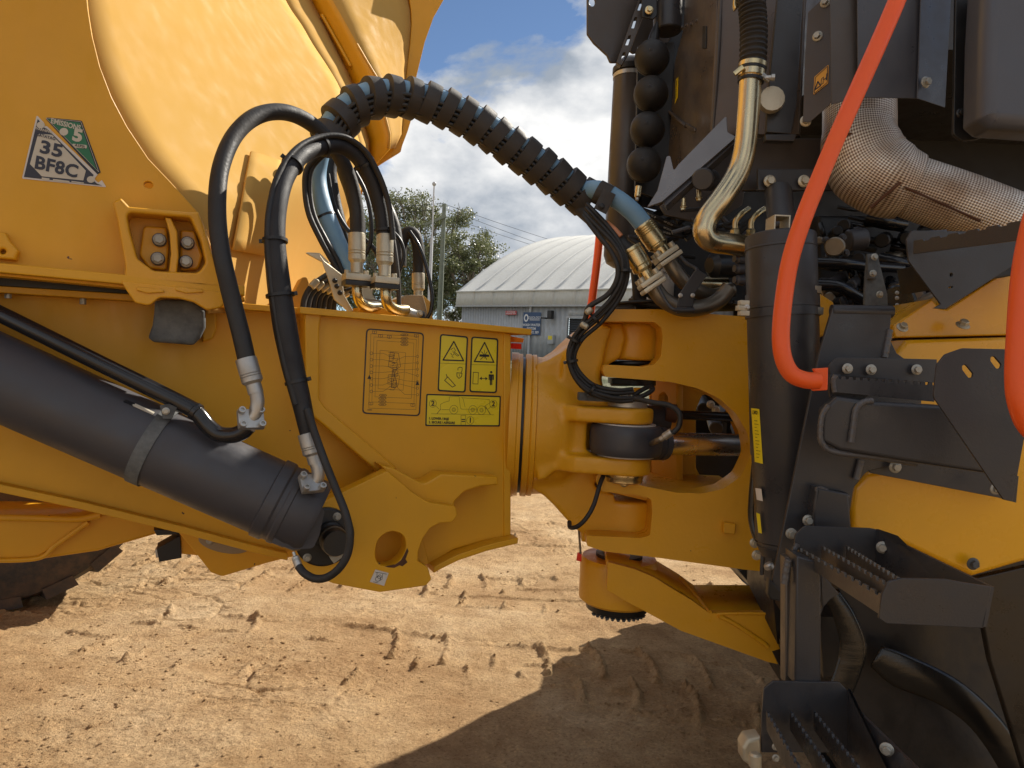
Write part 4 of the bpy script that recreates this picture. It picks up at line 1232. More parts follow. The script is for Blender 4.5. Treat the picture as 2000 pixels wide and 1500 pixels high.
ik.L([(850, 792), (857, 799)], w1); ik.L([(959, 793), (953, 799)], w1)
ik.L([(900, 811), (909, 811), (909, 830), (900, 830)], w1 * 1.2, True); ik.F([(901, 818), (908, 818), (908, 820), (901, 820)]); ik.F([(901, 822), (908, 822), (908, 824), (901, 824)])
ik.done("label_print", M['ink'], la, LFT)
textpx("2", RF, 845, 788, 10, M['ink'], la, lift=LFT + .0004, bold=.03)
textpx("2", RF, 963, 789, 10, M['ink'], la, lift=LFT + .0004, bold=.03)
textpx("1", RF, 918, 821, 10, M['ink'], la, lift=LFT + .0004, bold=.03)
textpx("1. LOWER / BAJE", RF, 837, 817, 4.7, M['ink'], la, lift=LFT + .0004, align='LEFT', bold=.035, rot=-1.5, sx=.88)
textpx("2. SECURE / ASEGURE", RF, 837, 824.5, 4.7, M['ink'], la, lift=LFT + .0004, align='LEFT', bold=.035, rot=-1.5, sx=.88)
ik = PInk(TB); ik.F([(752, 1106), (762, 1104), (772, 1102), (783, 1094), (790, 1082), (795, 1070), (798, 1076), (792, 1092), (796, 1098), (786, 1106), (780, 1104), (770, 1109), (758, 1108)]); ik.F([(739, 1098), (743, 1100), (740, 1103)])
ik.done("paint_chip", M['rust'], fr, 0.0006)['kind'] = 'stuff'
# white lifting-point sticker on the bracket
ik = PInk(TB); ik.F([(733, 1112), (759, 1119), (750, 1144), (722, 1136)]); ls = ik.done("lift_point_sticker", M['white'], fr, 0.0012)
ik = PInk(TB); k = sc_at(TB, 740, 1128)
ik.ring(*TB.uv(738, 1130), 5 * k, w1 * 1.4, 16); ik.ring(*TB.uv(741, 1126), 3.6 * k, w1 * 1.4, 14); ik.L([(736, 1118), (736, 1128)], w1 * 1.3); ik.L([(747, 1121), (746, 1131), (740, 1134)], w1 * 1.3); ik.L([(733, 1117), (755, 1121)], w1 * 1.4); ik.L([(729, 1136), (738, 1138)], w1 * 1.4)
ik.done("sticker_print", M['ink'], ls, 0.002)

# ================================================================== hoist cylinder
ca, cb = P(-90, 697, 1.70), P(640, 1022, 1.88)
cdir = (cb - ca).normalized(); clen = (cb - ca).length
hc = thing("hoist_cylinder", "thick charcoal hydraulic hoist cylinder slanting down in front of the rear frame", "hydraulic cylinder", ca)
def cpt(px):   # point on the axis below a picture x
    t = (px + 90) / 730.0
    # perspective-correct enough for the short span
    return ca.lerp(cb, t)
RC = 0.1
lathe("barrel", [(RC, -0.2), (RC, (cpt(520) - ca).length)], ca, cdir, M['barrel'], hc, 96)
lathe("collar", [(RC, 0), (RC + .006, .004), (RC + .006, .030), (RC + .001, .036), (RC + .001, .046), (RC + .004, .050), (RC + .004, .062), (RC, .066)], cpt(512), cdir, M['barrel'], hc, 96)
EV = Plane(P(600, 1010, 1.84), RU)
head_bm = bmesh.new()
a = cpt(570) - ca; 
mwh = basis(cpt(562), cdir)
add_lathe(head_bm, [(RC + .001, -0.02), (RC + .001, .026), (RC * .985, .032), (RC * .985, .056), (RC * .90, .070), (0, .071)], mwh, 48)
o = obj_bm("cylinder_head", head_bm, M['barrel'], hc)
bm = bmesh.new()
PV = Plane(P(640, 1050, 1.86), RU)
add_solid(bm, [(560, 1000), (600, 965), (620, 975, 8), (634, 1000, 5), (629, 1020, 8), (624, 1044), (612, 1071, 12), (572, 1073, 8), (530, 1060)], PV.off(0.02), 0.09)
o = obj_bm("clevis", bm, M['barrel'], hc); mod_bevel(o, 0.012, 3, 30)
# pin flange and pin
PC = TB.hit(633, 1047)
lathe("pin_flange", [(0.083, 0.0), (0.083, 0.012), (0.078, 0.016), (0.045, 0.018)], PC, RN, M['black'], hc, 48)
for q in ((658, 1009), (672, 1073), (600, 1089)): bolt(TB.off(0.016).hit(*q), RN, 0.024, M['bolt'], hc, 'flange')
PP = TB.off(0.016).hit(645, 1046)
lathe("pin", [(0.042, 0.0), (0.042, 0.02), (0.037, 0.025), (0.037, 0.085), (0.034, 0.09), (0, 0.09)], PP, RN, M['black'], hc, 40)
lathe("pin_ring", [(0.038, 0.0), (0.0385, 0.012)], PP + RN * 0.045, RN, M['dullpipe'], hc, 40)
bm = bmesh.new(); add_box(bm, (-0.011, -0.026, 0), (0.011, 0.026, 0.02), basis(TB.off(0.05).hit(661, 1080), RN, Vector((0.6, 0, -0.8)) ), 0.003); obj_bm("pin_lock", bm, M['bolt'], hc)
# clamp strap round the barrel
bm = bmesh.new()
ms = basis(cpt(283), cdir)
add_lathe(bm, [(RC + .0005, -.016), (RC + .004, -.016), (RC + .004, .016), (RC + .0005, .016)], ms, 64)
obj_bm("clamp_strap", bm, M['pad'], hc)
tabp = Plane(P(322, 806, 1.72), RU)
plate("clamp_tab", [(312, 792), (330, 789), (346, 796), (336, 818), (318, 818)], tabp, 0.006, M['pad'], hc, bevel=0.001)
bolt(tabp.hit(324, 803), RN, 0.018, M['bolt'], hc)
# small rating plates high on the barrel
def on_barrel(px, py):
    o_ = EYE; d_ = ray(px, py).normalized(); m_ = ca; w_ = o_ - m_
    A = d_ - cdir * d_.dot(cdir); B = w_ - cdir * w_.dot(cdir)
    a_, b_, c_ = A.dot(A), 2 * A.dot(B), B.dot(B) - (RC) ** 2
    disc = b_ * b_ - 4 * a_ * c_
    if disc < 0: t = -b_ / (2 * a_)
    else: t = (-b_ - math.sqrt(disc)) / (2 * a_)
    p = o_ + d_ * t; n = (p - m_) - cdir * (p - m_).dot(cdir)
    return p, n.normalized()
for (x0, y0, x1, y1, m_) in ((243, 783, 262, 791, 'ink'), (260, 790, 300, 808, 'cream')):
    p, n = on_barrel(x0, y0); q, n2 = on_barrel(x1, y1)
    wv = cdir.cross(n).normalized() * 0.005
    prism3("rating_plate", [p + n * .0015 - wv, q + n * .0015 - wv, q + n * .0015 + wv, p + n * .0015 + wv], [p - n * .002 - wv, q - n * .002 - wv, q - n * .002 + wv, p - n * .002 + wv], M[m_], hc)
# steel line along the cylinder
pp = [(-90, 571, 1.72), (0, 613, 1.72), (200, 712, 1.73), (360, 791, 1.75), (386, 808, 1.75), (406, 832, 1.75), (428, 848, 1.75), (455, 850, 1.75), (474, 843, 1.75), (486, 832, 1.75)]
tube("supply_pipe", px_path(pp), 0.0200, M['gloss'], hc, segs=20, n=6)
a_, b_ = P(372, 797, 1.75), P(396, 813, 1.75)
lathe("pipe_collar", [(0.0205, 0), (0.0225, .002), (0.0225, .012), (0.0205, .014)], a_.lerp(b_, .25), b_ - a_, M['gloss'], hc, 24)
# ================================================================== hitch between the two units
hit = thing("articulation_hitch", "cast yellow swivel hitch with curved upper and lower forks joining the two frames", "hitch", P(1040, 828, 2.6))
HC = P(996, 828, 2.60)
XA = Vector((1, 0, 0))
ring_prof = [(0.20, -0.004), (0.262, -0.004), (0.262, 0.020), (0.258, 0.024), (0.258, 0.036)]
lathe("swivel_ring", ring_prof, HC, XA, M['cast'], hit, 96)
lathe("ring_gap", [(0.247, 0.034), (0.247, 0.048)], HC, XA, M['black'], hit, 96)
lathe("swivel_ring", [(0.255, 0.046), (0.259, 0.049), (0.259, 0.066), (0.254, 0.070), (0.257, 0.073), (0.257, 0.086), (0.24, 0.092)], HC, XA, M['cast'], hit, 96)
HP = vplane(1180, 830, 2.60, 6)
bm = bmesh.new()
# neck: flares from the ring into the forks
add_lathe(bm, [(0.252, 0.080), (0.249, 0.11), (0.243, 0.15), (0.232, 0.19), (0.20, 0.24), (0.15, 0.28), (0, 0.29)], basis(HC, XA), 64)
c_out = [(1046, 712), (1072, 703), (1100, 686), (1122, 664), (1146, 644), (1178, 632), (1215, 632), (1222, 660), (1212, 700), (1190, 712), (1176, 735), (1180, 762), (1200, 784), (1202, 800), (1150, 822), (1142, 850), (1150, 880), (1198, 904), (1192, 918), (1170, 930), (1160, 950), (1200, 965), (1200, 1046), (1146, 1045), (1126, 1036), (1104, 1012), (1080, 985), (1062, 968), (1042, 958)]
add_solid(bm, c_out, HP.off(0.13), 0.26)
# lower hollow is set back, upper cheek proud
add_solid(bm, [(1100, 705), (1122, 664), (1146, 646), (1180, 634), (1196, 640), (1186, 668), (1180, 700), (1172, 740), (1186, 784), (1110, 786), (1096, 760)], HP.off(0.155), 0.16)
add_solid(bm, [(1062, 795), (1130, 788), (1150, 795), (1146, 880), (1190, 900), (1140, 912), (1100, 905), (1070, 935), (1050, 940), (1046, 800)], HP.off(0.20), 0.2)
UP_ = P(1235, 668, 2.60); LO_ = P(1222, 1008, 2.60)
for c, h in ((UP_, 0.135), (LO_, 0.150)):
    add_lathe(bm, [(0.125, -h / 2), (0.125, h / 2)], Matrix.Translation(c), 48)
    add_box(bm, (-0.17, -0.118, -h / 2), (0.0, 0.118, h / 2), Matrix.Translation(c))
EYEC = P(1222, 858, 2.40)
for z0, z1 in ((0.056, 0.110), (-0.114, -0.056)):
    c = EYEC + Vector((0, 0, (z0 + z1) / 2))
    add_lathe(bm, [(0.088, -(z1 - z0) / 2), (0.088, (z1 - z0) / 2)], Matrix.Translation(c), 48)
    me_ = _fill_mesh([[(0, -0.0875), (0, 0.0875), (-0.10, 0.12), (-0.30, 0.26), (-0.36, 0.12), (-0.26, 0.0), (-0.17, -0.065)]], z1 - z0, 0)
    me_.transform(Matrix.Translation(c + Vector((0, 0, (z1 - z0) / 2)))); bm.from_mesh(me_); bpy.data.meshes.remove(me_)
# web behind the eye pocket
arc = [(-0.142 * math.cos(t), -0.142 * math.sin(t)) for t in [R(-2) - R(50) * k / 8 for k in range(9)]]
me_ = _fill_mesh([arc + [(-0.30, 0.26), (-0.42, 0.16), (-0.30, 0.05), (-0.19, -0.01)]], 0.18, 0)
me_.transform(Matrix.Translation(EYEC + Vector((0, 0, 0.08)))); bm.from_mesh(me_); bpy.data.meshes.remove(me_)
o = obj_bm("fork_casting", bm, M['cast'], hit); remesh(o, 0.0075, 8, 0.55)
ez = Vector((0, 0, 1))
lathe("pin_cap", [(0.064, 0.110), (0.066, 0.112), (0.066, 0.130), (0.063, 0.132), (0.03, 0.132)], EYEC, Vector((0, 0, 1)), M['zinc'], hit, 48)
bolt(EYEC + Vector((-0.01, -0.02, 0.132)), Vector((0, 0, 1)), 0.045, M['zinc'], hit, 'tall')
lathe("pin_cap", [(0.060, -0.144), (0.064, -0.140), (0.064, -0.130), (0.066, -0.126), (0.066, -0.114)], EYEC, Vector((0, 0, 1)), M['chromate'], hit, 48)
bolt(EYEC + Vector((-0.005, -0.045, -0.14)), Vector((0, -1, 0)), 0.03, M['chromate'], hit)
# hitch top bolt block
bm = bmesh.new(); c = P(1150, 775, 2.34); add_box(bm, (c.x - .035, c.y - .02, c.z - .013), (c.x + .10, c.y + .04, c.z + .013), Matrix.Identity(4), .005); obj_bm("cable_block", bm, M['pad'], hit)

# ================================================================== steering cylinder
stc = thing("steering_cylinder", "short black-eyed steering cylinder with a bright chrome rod inside the front frame opening", "hydraulic cylinder", EYEC)
bm = bmesh.new()
ez = Vector((0, 0, 1))
add_lathe(bm, [(0.09, -0.052), (0.114, -0.049), (0.120, -0.040), (0.122, -0.02), (0.122, 0.02), (0.120, 0.038), (0.113, 0.049), (0.09, 0.052)], basis(EYEC, ez), 96)
rod_end = P(1600, 872, 2.80)
rdir = (rod_end - (EYEC + Vector((0, 0, -0.012)))).normalized()
ro = EYEC + Vector((0, 0, -0.012))
add_lathe(bm, [(0.056, 0.07), (0.058, 0.125), (0.052, 0.13), (0.052, 0.137), (0.057, 0.139), (0.057, 0.160), (0.05, 0.165)], basis(ro, rdir), 48)
obj_bm("rod_eye", bm, M['barrel'], stc)
lathe("seal_ring", [(0.085, 0.050), (0.098, 0.050), (0.098, 0.055), (0.085, 0.055)], EYEC, ez, M['white'], stc, 64)
lathe("seal_ring", [(0.085, -0.055), (0.098, -0.055), (0.098, -0.050), (0.085, -0.050)], EYEC, ez, M['white'], stc, 64)
lathe("chrome_rod", [(0.040, 0.16), (0.040, 0.62)], ro, rdir, M['chrome'], stc, 64)
lathe("barrel", [(0.062, 0.60), (0.068, 0.605), (0.068, 1.0)], ro, rdir, M['barrel'], stc, 48)

# ================================================================== hoses
def ferrule(name, a, b, r, mat, parent, rings=(0.45, 0.52), taper=0.72, segs=24):
    a, b = Vector(a), Vector(b); L = (b - a).length
    prof = [(r * .96, 0), (r, L * .03)]
    for t in rings: prof += [(r, L * (t - .015)), (r * .93, L * t), (r, L * (t + .015))]
    prof += [(r, L * .66), (r * taper, L * .74), (r * taper, L)]
    return lathe(name, prof, a, b - a, mat, parent, segs)
def hose(name, pts, r, mat, label, group=None, cat="hose", n=10, segs=18):
    o = tube(name, px_path(pts), r, mat, None, n=n, segs=segs)
    return tag(o, label, cat, group)
def tie(name, p, axis_, r, parent, knob=(1, 0, 0.4)):
    """cable tie round a hose, with its buckle"""
    bm = bmesh.new()
    mw = basis(p, axis_)
    add_lathe(bm, [(r, -.004), (r + .0022, -.004), (r + .0022, .004), (r, .004)], mw, 24)
    k = Vector(knob).normalized(); k = (k - axis_ * k.dot(axis_)).normalized()
    add_box(bm, (-.005, -.0035, 0), (.005, .0035, .010), basis(Vector(p) + k * (r), k), 0.001)
    return obj_bm(name, bm, M['black'], parent)
def along(pts, k, n=10):
    path = spline3(px_path(pts), n); i = int(k * (len(path) - 1)); i = max(1, min(len(path) - 2, i))
    return path[i], (path[i + 1] - path[i - 1]).normalized()
def fourbolt(c, n, w, h, parent, mat, th=0.02):
    """split flange with its four cap screws"""
    mw = basis(c, n)
    bm = bmesh.new(); add_box(bm, (-h / 2, -w / 2, 0), (h / 2, w / 2, th), mw, .006)
    obj_bm("flange", bm, mat, parent)
    for sx in (-1, 1):
        for sy in (-1, 1):
            bolt(mw @ Vector((sx * h * .36, sy * w * .36, th)), mw.to_3x3() @ Vector((0, 0, 1)), .017, mat, parent, 'socket')

# hose A: from the steel line at the cylinder up and over to the frame manifold
hA = [(484, 712, 1.74), (470, 650, 1.74), (447, 560, 1.74), (430, 480, 1.74), (424, 400, 1.76), (432, 325, 1.80), (460, 262, 1.86), (505, 225, 1.93), (560, 220, 2.0), (612, 245, 2.08), (655, 292, 2.14), (683, 350, 2.18), (696, 410, 2.2), (698, 466, 2.2)]
oA = hose("hydraulic_hose", hA, [0.0215 if k < 7 else 0.0225 for k in range(len(hA))], M['rubber'], "leftmost big black hose arching high from the hoist pipe to the frame manifold")
a, b = P(480, 700, 1.74), P(500, 768, 1.74)
ferrule("ferrule", a, b, 0.0255, M['zinc'], oA)
tube("elbow", px_path([(499, 760, 1.74), (503, 785, 1.74), (498, 808, 1.74), (488, 826, 1.74)]), 0.0165, M['zinc'], oA)
c = P(488, 822, 1.74); nn_ = (P(498, 806, 1.70) - c).normalized()
fourbolt(c, nn_, .062, .05, oA, M['zinc'], .018)
a, b = P(697, 456, 2.2), P(697, 534, 2.2)
ferrule("ferrule", a, b, 0.0262, M['paleplate'], oA)
# hose B: sleeved
hB = [(603, 850, 1.80), (590, 790, 1.80), (572, 715, 1.80), (557, 640, 1.80), (544, 550, 1.80), (537, 470, 1.80), (541, 405, 1.82), (556, 350, 1.86), (584, 308, 1.92), (622, 288, 1.99), (662, 284, 2.05), (697, 305, 2.10), (724, 350, 2.14), (742, 405, 2.17), (751, 468, 2.18)]
rB = [.021, .024, .028, .030, .029, .026, .025, .024, .0235, .0235, .0235, .0235, .0235, .0235, .0225]
oB = hose("sleeved_hose", hB, rB, M['sleeve'], "big black sleeved hose arching from the hoist cylinder foot to the frame manifold")
hB2 = [(x + dx, y + dy, d - .02) for (x, y, d), (dx, dy) in zip(hB[1:], [(-12, 0), (-14, 2), (-14, 0), (-14, 0), (-14, -4), (-13, -8), (-10, -13), (-5, -17), (0, -19), (8, -17), (14, -12), (17, -6), (18, -2), (17, 0)])]
oB2 = hose("small_hose", hB2, .0085, M['rubber'], "thin hose strapped to the outer edge of the sleeved hose")
for (k, kn) in ((0.115, (1, 0, .1)), (0.27, (1, 0, 0)), (0.545, (-.5, 0, 1)), (0.66, (-.4, 0, 1)), (0.36, (-1, 0, .2)), (0.82, (1, 0, .5)), (0.98, (1, 0, .3))):
    p, t = along(hB, k); 
    import bisect
    rr = rB[min(len(rB) - 1, int(k * (len(rB) - 1)))] + 0.0035
    tie("cable_tie", p, t, rr, oB, kn)
a, b = P(600, 846, 1.80), P(616, 905, 1.80)
ferrule("ferrule", a, b, 0.0245, M['zinc'], oB)
tube("elbow", px_path([(614, 898, 1.80), (621, 915, 1.80), (620, 935, 1.80), (609, 950, 1.80)]), 0.0165, M['zinc'], oB)
c = P(606, 948, 1.79); nn_ = (P(618, 928, 1.76) - c).normalized()
fourbolt(c, nn_, .058, .05, oB, M['zinc'], .016)
a, b = P(752, 458, 2.18), P(751, 540, 2.18)
ferrule("ferrule", a, b, 0.0262, M['paleplate'], oB)
# grease hose looping round the pin
hC = [(600, 800, 1.78), (616, 850, 1.76), (636, 905, 1.74), (656, 955, 1.73), (674, 1000, 1.72), (683, 1040, 1.71), (680, 1078, 1.71), (664, 1108, 1.71), (640, 1127, 1.72), (616, 1130, 1.73), (595, 1120, 1.74), (583, 1106, 1.75)]
oC = hose("grease_hose", hC, .0098, M['rubber'], "thin black hose looping round the hoist cylinder pin on the yellow bracket")
ferrule("ferrule", P(584, 1108, 1.75), P(573, 1078, 1.76), .0098, M['zinc'], oC, taper=.4)

# wrapped bundle over the hitch
wc_ = [(640, 300, 2.25), (650, 262, 2.25), (676, 222, 2.25), (718, 195, 2.26), (762, 188, 2.28), (815, 195, 2.30), (868, 211, 2.32), (920, 235, 2.34), (975, 270, 2.36), (1030, 308, 2.38), (1088, 349, 2.40), (1142, 388, 2.42)]
WPTH = spline3(px_path(wc_), 14)
WFR = frames(WPTH)
def wlen():
    s = [0]
    for a, b in zip(WPTH, WPTH[1:]): s.append(s[-1] + (b - a).length)
    return s
WS = wlen()
def wat(s):
    i = max(0, min(len(WS) - 2, bisect.bisect(WS, s) - 1)); t = (s - WS[i]) / (WS[i + 1] - WS[i])
    return WPTH[i].lerp(WPTH[i + 1], t), (WPTH[i + 1] - WPTH[i]).normalized()
import bisect
bun = thing("wrapped_hose_bundle", "thick bundle arching to the right, spiral bands of brown-black wrap round hoses", "hose bundle", P(762, 188, 2.28))
nb_ = 17
s0, s1 = 0.05, WS[-1] - 0.01
for k in range(nb_):
    t = k / (nb_ - 1)
    s = s0 + (s1 - s0) * (t ** 0.97)
    p, tn = wat(s)
    up = Vector((0, 0, 1)); side = tn.cross(Vector((0, 1, 0))).normalized()
    tilt = R(20 if k < 6 else 10)
    ax = (Matrix.Rotation(tilt * (1 if k < 6 else 0.7), 3, side) @ tn)
    ax = (Matrix.Rotation(R(8 - 3 * math.sin(k * 1.7)), 3, Vector((0, 1, 0))) @ ax).normalized()
    hw = 0.0200 + 0.0040 * t + 0.0015 * math.sin(k * 2.3)
    r0 = 0.0635 + 0.0015 * math.sin(k * 3.1)
    bm = bmesh.new()
    add_lathe(bm, [(r0 - .001, -hw), (r0 + .0015, -hw + .0012), (r0 + .0022, 0), (r0 + .0015, hw - .0012), (r0 - .001, hw)], basis(p, ax), 40)
    obj_bm("wrap_band", bm, M['wrap'], bun)
def strand(name, off_u, off_s, r, mat, parent, a=0, b=None, twist=0.0):
    pts = []
    idxs = list(range(a, b or len(WPTH), 4))
    for i in idxs:
        tn = WFR[i][2]; upv = tn.cross(Vector((0, 1, 0)).cross(tn)).normalized()
        up = Vector((0, 1, 0)).cross(tn); up = -up if up.z < 0 else up
        up = (Vector((0, 0, 1)) - tn * tn.z).normalized()
        sd = tn.cross(up).normalized()
        sd = sd if sd.y < 0 else -sd
        w = twist * i * .02
        pts.append(WPTH[i] + up * (off_u * math.cos(w) - off_s * math.sin(w)) + sd * (off_s * math.cos(w) + off_u * math.sin(w)))
    return pts
strands = [("blue_tube", .020, .008, .030, 'blue'), ("outer_hose", .050, -.005, .009, 'rubber'), ("outer_hose", .047, -.026, .010, 'rubber'), ("inner_cable", -.022, .045, .0075, 'black'), ("inner_cable", -.036, .038, .008, 'rubber'), ("inner_cable", -.008, .051, .007, 'black'), ("inner_cable", -.050, .026, .0085, 'black'), ("inner_hose", -.030, .008, .020, 'rubber'), ("inner_cable", -.052, .006, .007, 'black'), ("inner_hose", .0, -.032, .024, 'rubber')]
for nm, u_, s_, r_, m_ in strands:
    tube(nm, strand(nm, u_, s_, r_, m_, bun), r_, M[m_], bun, n=4, segs=12)
def end_off(u_, s_): return strand('', u_, s_, 0, None, None)[-1]
# blue tube leaves the wrap on the right, into its metal end
pe = end_off(.018, .012)
o = tube("blue_tube", [pe, P(1172, 372, 2.34), P(1206, 390, 2.33), (P(1236, 414, 2.33)), P(1258, 440, 2.33)], .031, M['blue'], bun, n=8, segs=24)
bm = bmesh.new(); add_lathe(bm, [(.037, -.022), (.0395, -.022), (.0395, .022), (.037, .022)], basis(P(1178, 380, 2.33), P(1200, 388, 2.33) - P(1165, 370, 2.34)), 32)
add_box(bm, (-.022, -.02, .0), (.022, .05, .006), basis(P(1177, 402, 2.29), Vector((0, -1, 0)), Vector((.9, 0, -.4))), .002)
obj_bm("end_clip", bm, M['wrap'], bun)
bolt(P(1175, 403, 2.28), Vector((0, -1, 0)), .02, M['black'], bun)
def pxdir(a, b): return (P(*b) - P(*a)).normalized()
ferrule("blue_tube_ferrule", P(1256, 438, 2.33), P(1300, 500, 2.33), .036, M['chromate'], bun, rings=(.08, .14, .2, .26, .62))
# second big hose, below
tube("outer_hose", [end_off(-.036, .0), P(1170, 440, 2.36), P(1205, 468, 2.34), P(1236, 498, 2.32)], .024, M['rubber'], bun, n=8)
ferrule("hose_ferrule", P(1232, 484, 2.30), P(1268, 546, 2.30), .034, M['chromate'], bun, rings=(.1, .55))
a, b = P(1196, 450, 2.325), P(1222, 478, 2.31)
tube("copper_label", [P(1184, 436, 2.335), P(1198, 447, 2.318), P(1212, 462, 2.312)], .0105, M['copperink'], bun, n=4)
lab = ["outermost", "second", "third", "innermost"]
cb_pts = [[(1140, 415), (1172, 448), (1200, 478), (1215, 508), (1212, 550), (1192, 585), (1160, 618), (1126, 650), (1110, 690), (1120, 730), (1150, 760), (1195, 776), (1240, 778)],
          [(1144, 405), (1180, 445), (1208, 480), (1220, 512), (1216, 552), (1198, 590), (1168, 622), (1133, 655), (1117, 692), (1126, 728), (1155, 757), (1198, 768), (1238, 766)],
          [(1138, 420), (1165, 455), (1192, 490), (1206, 520), (1204, 548), (1186, 576), (1150, 600), (1143, 622), (1124, 660), (1112, 700), (1124, 738), (1152, 766), (1200, 782), (1236, 782)],
          [(1146, 398), (1186, 440), (1214, 480), (1226, 520), (1222, 556), (1206, 590), (1174, 630), (1138, 662), (1122, 695), (1130, 724), (1160, 752), (1205, 762), (1236, 760)]]
cbl = None
for k, pts in enumerate(cb_pts):
    dd = [2.33, 2.3, 2.28, 2.26, 2.26, 2.27, 2.28, 2.29, 2.30, 2.30, 2.30, 2.30, 2.31]
    pp = [(x, y, dd[min(i, 12)] + .012 * (k % 2)) for i, (x, y) in enumerate(pts)]
    o = tube("sensor_cable", px_path(pp), .0072 if k != 2 else .0085, M['rubber'], None, n=8, segs=10)
    tag(o, ["lowest of the thin black cables hanging from the bundle down to the hitch", "thin black cable second from the left edge where the cables bend over the hitch", "thicker black cable that bends off to a pale connector above the hitch", "thin black cable nearest the tractor unit in the cable run over the hitch"][k], "cable", "cables hanging in a curve over the hitch")
    if k == 0: cbl = (o, pp)
for k, rr in ((0.3, .018), (.52, .019), (.62, .019), (.7, .018), (.84, .018)):
    p, t = along(cbl[1], k, 8); tie("cable_tie", p + Vector((.01, 0, .0)), t, rr, cbl[0], (-1, 0, 0))
for q in ((1144, 612, 1150, 603), (1134, 632, 1142, 640)):
    cyl2("connector", P(q[0], q[1], 2.26), P(q[2] + 6, q[3], 2.26), .010, M['paleplate'], cbl[0], 12)
hG = [(1240, 778, 2.28), (1275, 786, 2.24), (1308, 792, 2.22), (1327, 808, 2.2), (1326, 832, 2.2), (1314, 846, 2.2)]
oG = hose("grease_hose", hG, .0085, M['rubber'], "short black hose curling round to the eye of the steering cylinder")
ferrule("ferrule", P(1312, 843, 2.2), P(1290, 858, 2.22), .012, M['zinc'], oG, rings=(.2, .3, .4))
tube("elbow", px_path([(1294, 856, 2.22), (1280, 862, 2.24), (1272, 866, 2.3)]), .009, M['dullpipe'], oG)
hG2 = [(1236, 780, 2.34), (1262, 770, 2.36), (1275, 760, 2.38), (1268, 755, 2.4), (1250, 764, 2.42), (1236, 774, 2.42)]
hose("grease_hose", hG2, .008, M['rubber'], "small hose loop above the steering cylinder pin")
hH = [(1182, 922, 2.40), (1172, 945, 2.36), (1160, 985, 2.33), (1145, 1012, 2.32), (1128, 1028, 2.33), (1114, 1030, 2.36), (1112, 1020, 2.4)]
hose("grease_hose", hH, .0075, M['rubber'], "thin black hose hanging in a hook below the steering cylinder bracket")
tg = thing("warning_tag", "small red-tipped tag hanging below the hitch", "tag", P(1130, 1060, 2.5))
cyl2("strap", P(1130, 1030, 2.5), P(1134, 1082, 2.5), .004, M['dullpipe'], tg, 8)
plate("tag_plate", [(1128, 1080), (1137, 1078), (1136, 1098), (1126, 1095)], vplane(1130, 1085, 2.5, 5), .008, M['redrefl'], tg)
# thin printed hoses that run right, into the engine bay
for k, (pts, lab_) in enumerate(((([(1150, 350, 2.44), (1190, 372, 2.4), (1230, 398, 2.38), (1270, 420, 2.38), (1310, 438, 2.42), (1345, 452, 2.5)]), "upper thin hose with white print running from the bundle into the engine bay"),
                  ([(1150, 358, 2.43), (1190, 384, 2.38), (1228, 410, 2.36), (1262, 430, 2.36), (1300, 446, 2.40), (1340, 458, 2.5)], "middle thin hose with white print running from the bundle into the engine bay"),
                  ([(1148, 366, 2.42), (1188, 392, 2.37), (1224, 418, 2.35), (1256, 438, 2.35), (1290, 452, 2.38), (1335, 462, 2.48)], "lower thin hose with white print running from the bundle into the engine bay"))):
    o = hose("printed_hose", pts, .0088, M['rubber'], lab_, "printed hoses right of the wrapped bundle")
    # print: small raised text pieces laid along the hose
    path = spline3(px_path(pts), 10)
    for j, w in enumerate(("EN 857 1SC", "ISO 11237", "DN 12 -8", "WP 225 bar")):
        i = 14 + j * 8 + 2 * k
        if i >= len(path) - 2: break
        t = (path[i + 1] - path[i - 1]).normalized(); n = (EYE - path[i]).normalized(); n = (n - t * n.dot(t)).normalized()
        pl_ = Plane(path[i] + n * .0086, t, n.cross(t)); 
        if pl_.n.dot(n) < 0: continue
        text(w, pl_, 0, 0, .009, M['cream'], o, bold=.01, lift=.0006)

# hoses at the manifold behind the two arches
hose("blue_hose", [(636, 268, 2.42), (622, 310, 2.42), (618, 350, 2.42), (628, 400, 2.40), (648, 452, 2.38), (668, 500, 2.36), (684, 536, 2.36)], .0335, M['blue'], "thick pale blue hose dropping from the wrapped bundle to the frame", n=10, segs=24)
t_ = bpy.data.objects["blue_hose"]
for (x, y) in ((636, 424), (676, 522)):
    bm = bmesh.new(); add_lathe(bm, [(.034, -.004), (.0355, -.004), (.0355, .004), (.034, .004)], basis(P(x, y, 2.39), pxdir((x - 10, y - 22, 2.39), (x + 10, y + 22, 2.39))), 24); obj_bm("cable_tie", bm, M['black'], t_)
def mh(pts, r, lab_, mat='rubber'): return hose("hydraulic_hose", pts, r, M[mat], lab_, None)
mh([(652, 270, 2.5), (644, 330, 2.5), (652, 390, 2.5), (664, 440, 2.5), (680, 500, 2.52), (704, 556, 2.54)], .024, "fat black hose just right of the blue hose")
mh([(660, 262, 2.6), (668, 320, 2.6), (688, 380, 2.6), (700, 440, 2.6), (690, 500, 2.6)], .026, "black hose hanging behind the two manifold ferrules")
mh([(628, 300, 2.34), (600, 330, 2.33), (596, 372, 2.33), (604, 420, 2.32), (626, 468, 2.31), (650, 512, 2.31), (664, 540, 2.31)], .0095, "thin hose along the left side of the blue hose, outer one")
mh([(634, 300, 2.35), (609, 330, 2.34), (605, 372, 2.34), (613, 420, 2.33), (634, 464, 2.32), (657, 505, 2.32), (670, 535, 2.32)], .0085, "thin hose along the left side of the blue hose, inner one")
mh([(690, 330, 2.4), (712, 372, 2.4), (724, 420, 2.4), (724, 470, 2.4), (710, 505, 2.4), (694, 530, 2.4)], .0075, "thin cable curving between the two manifold ferrules", 'black')
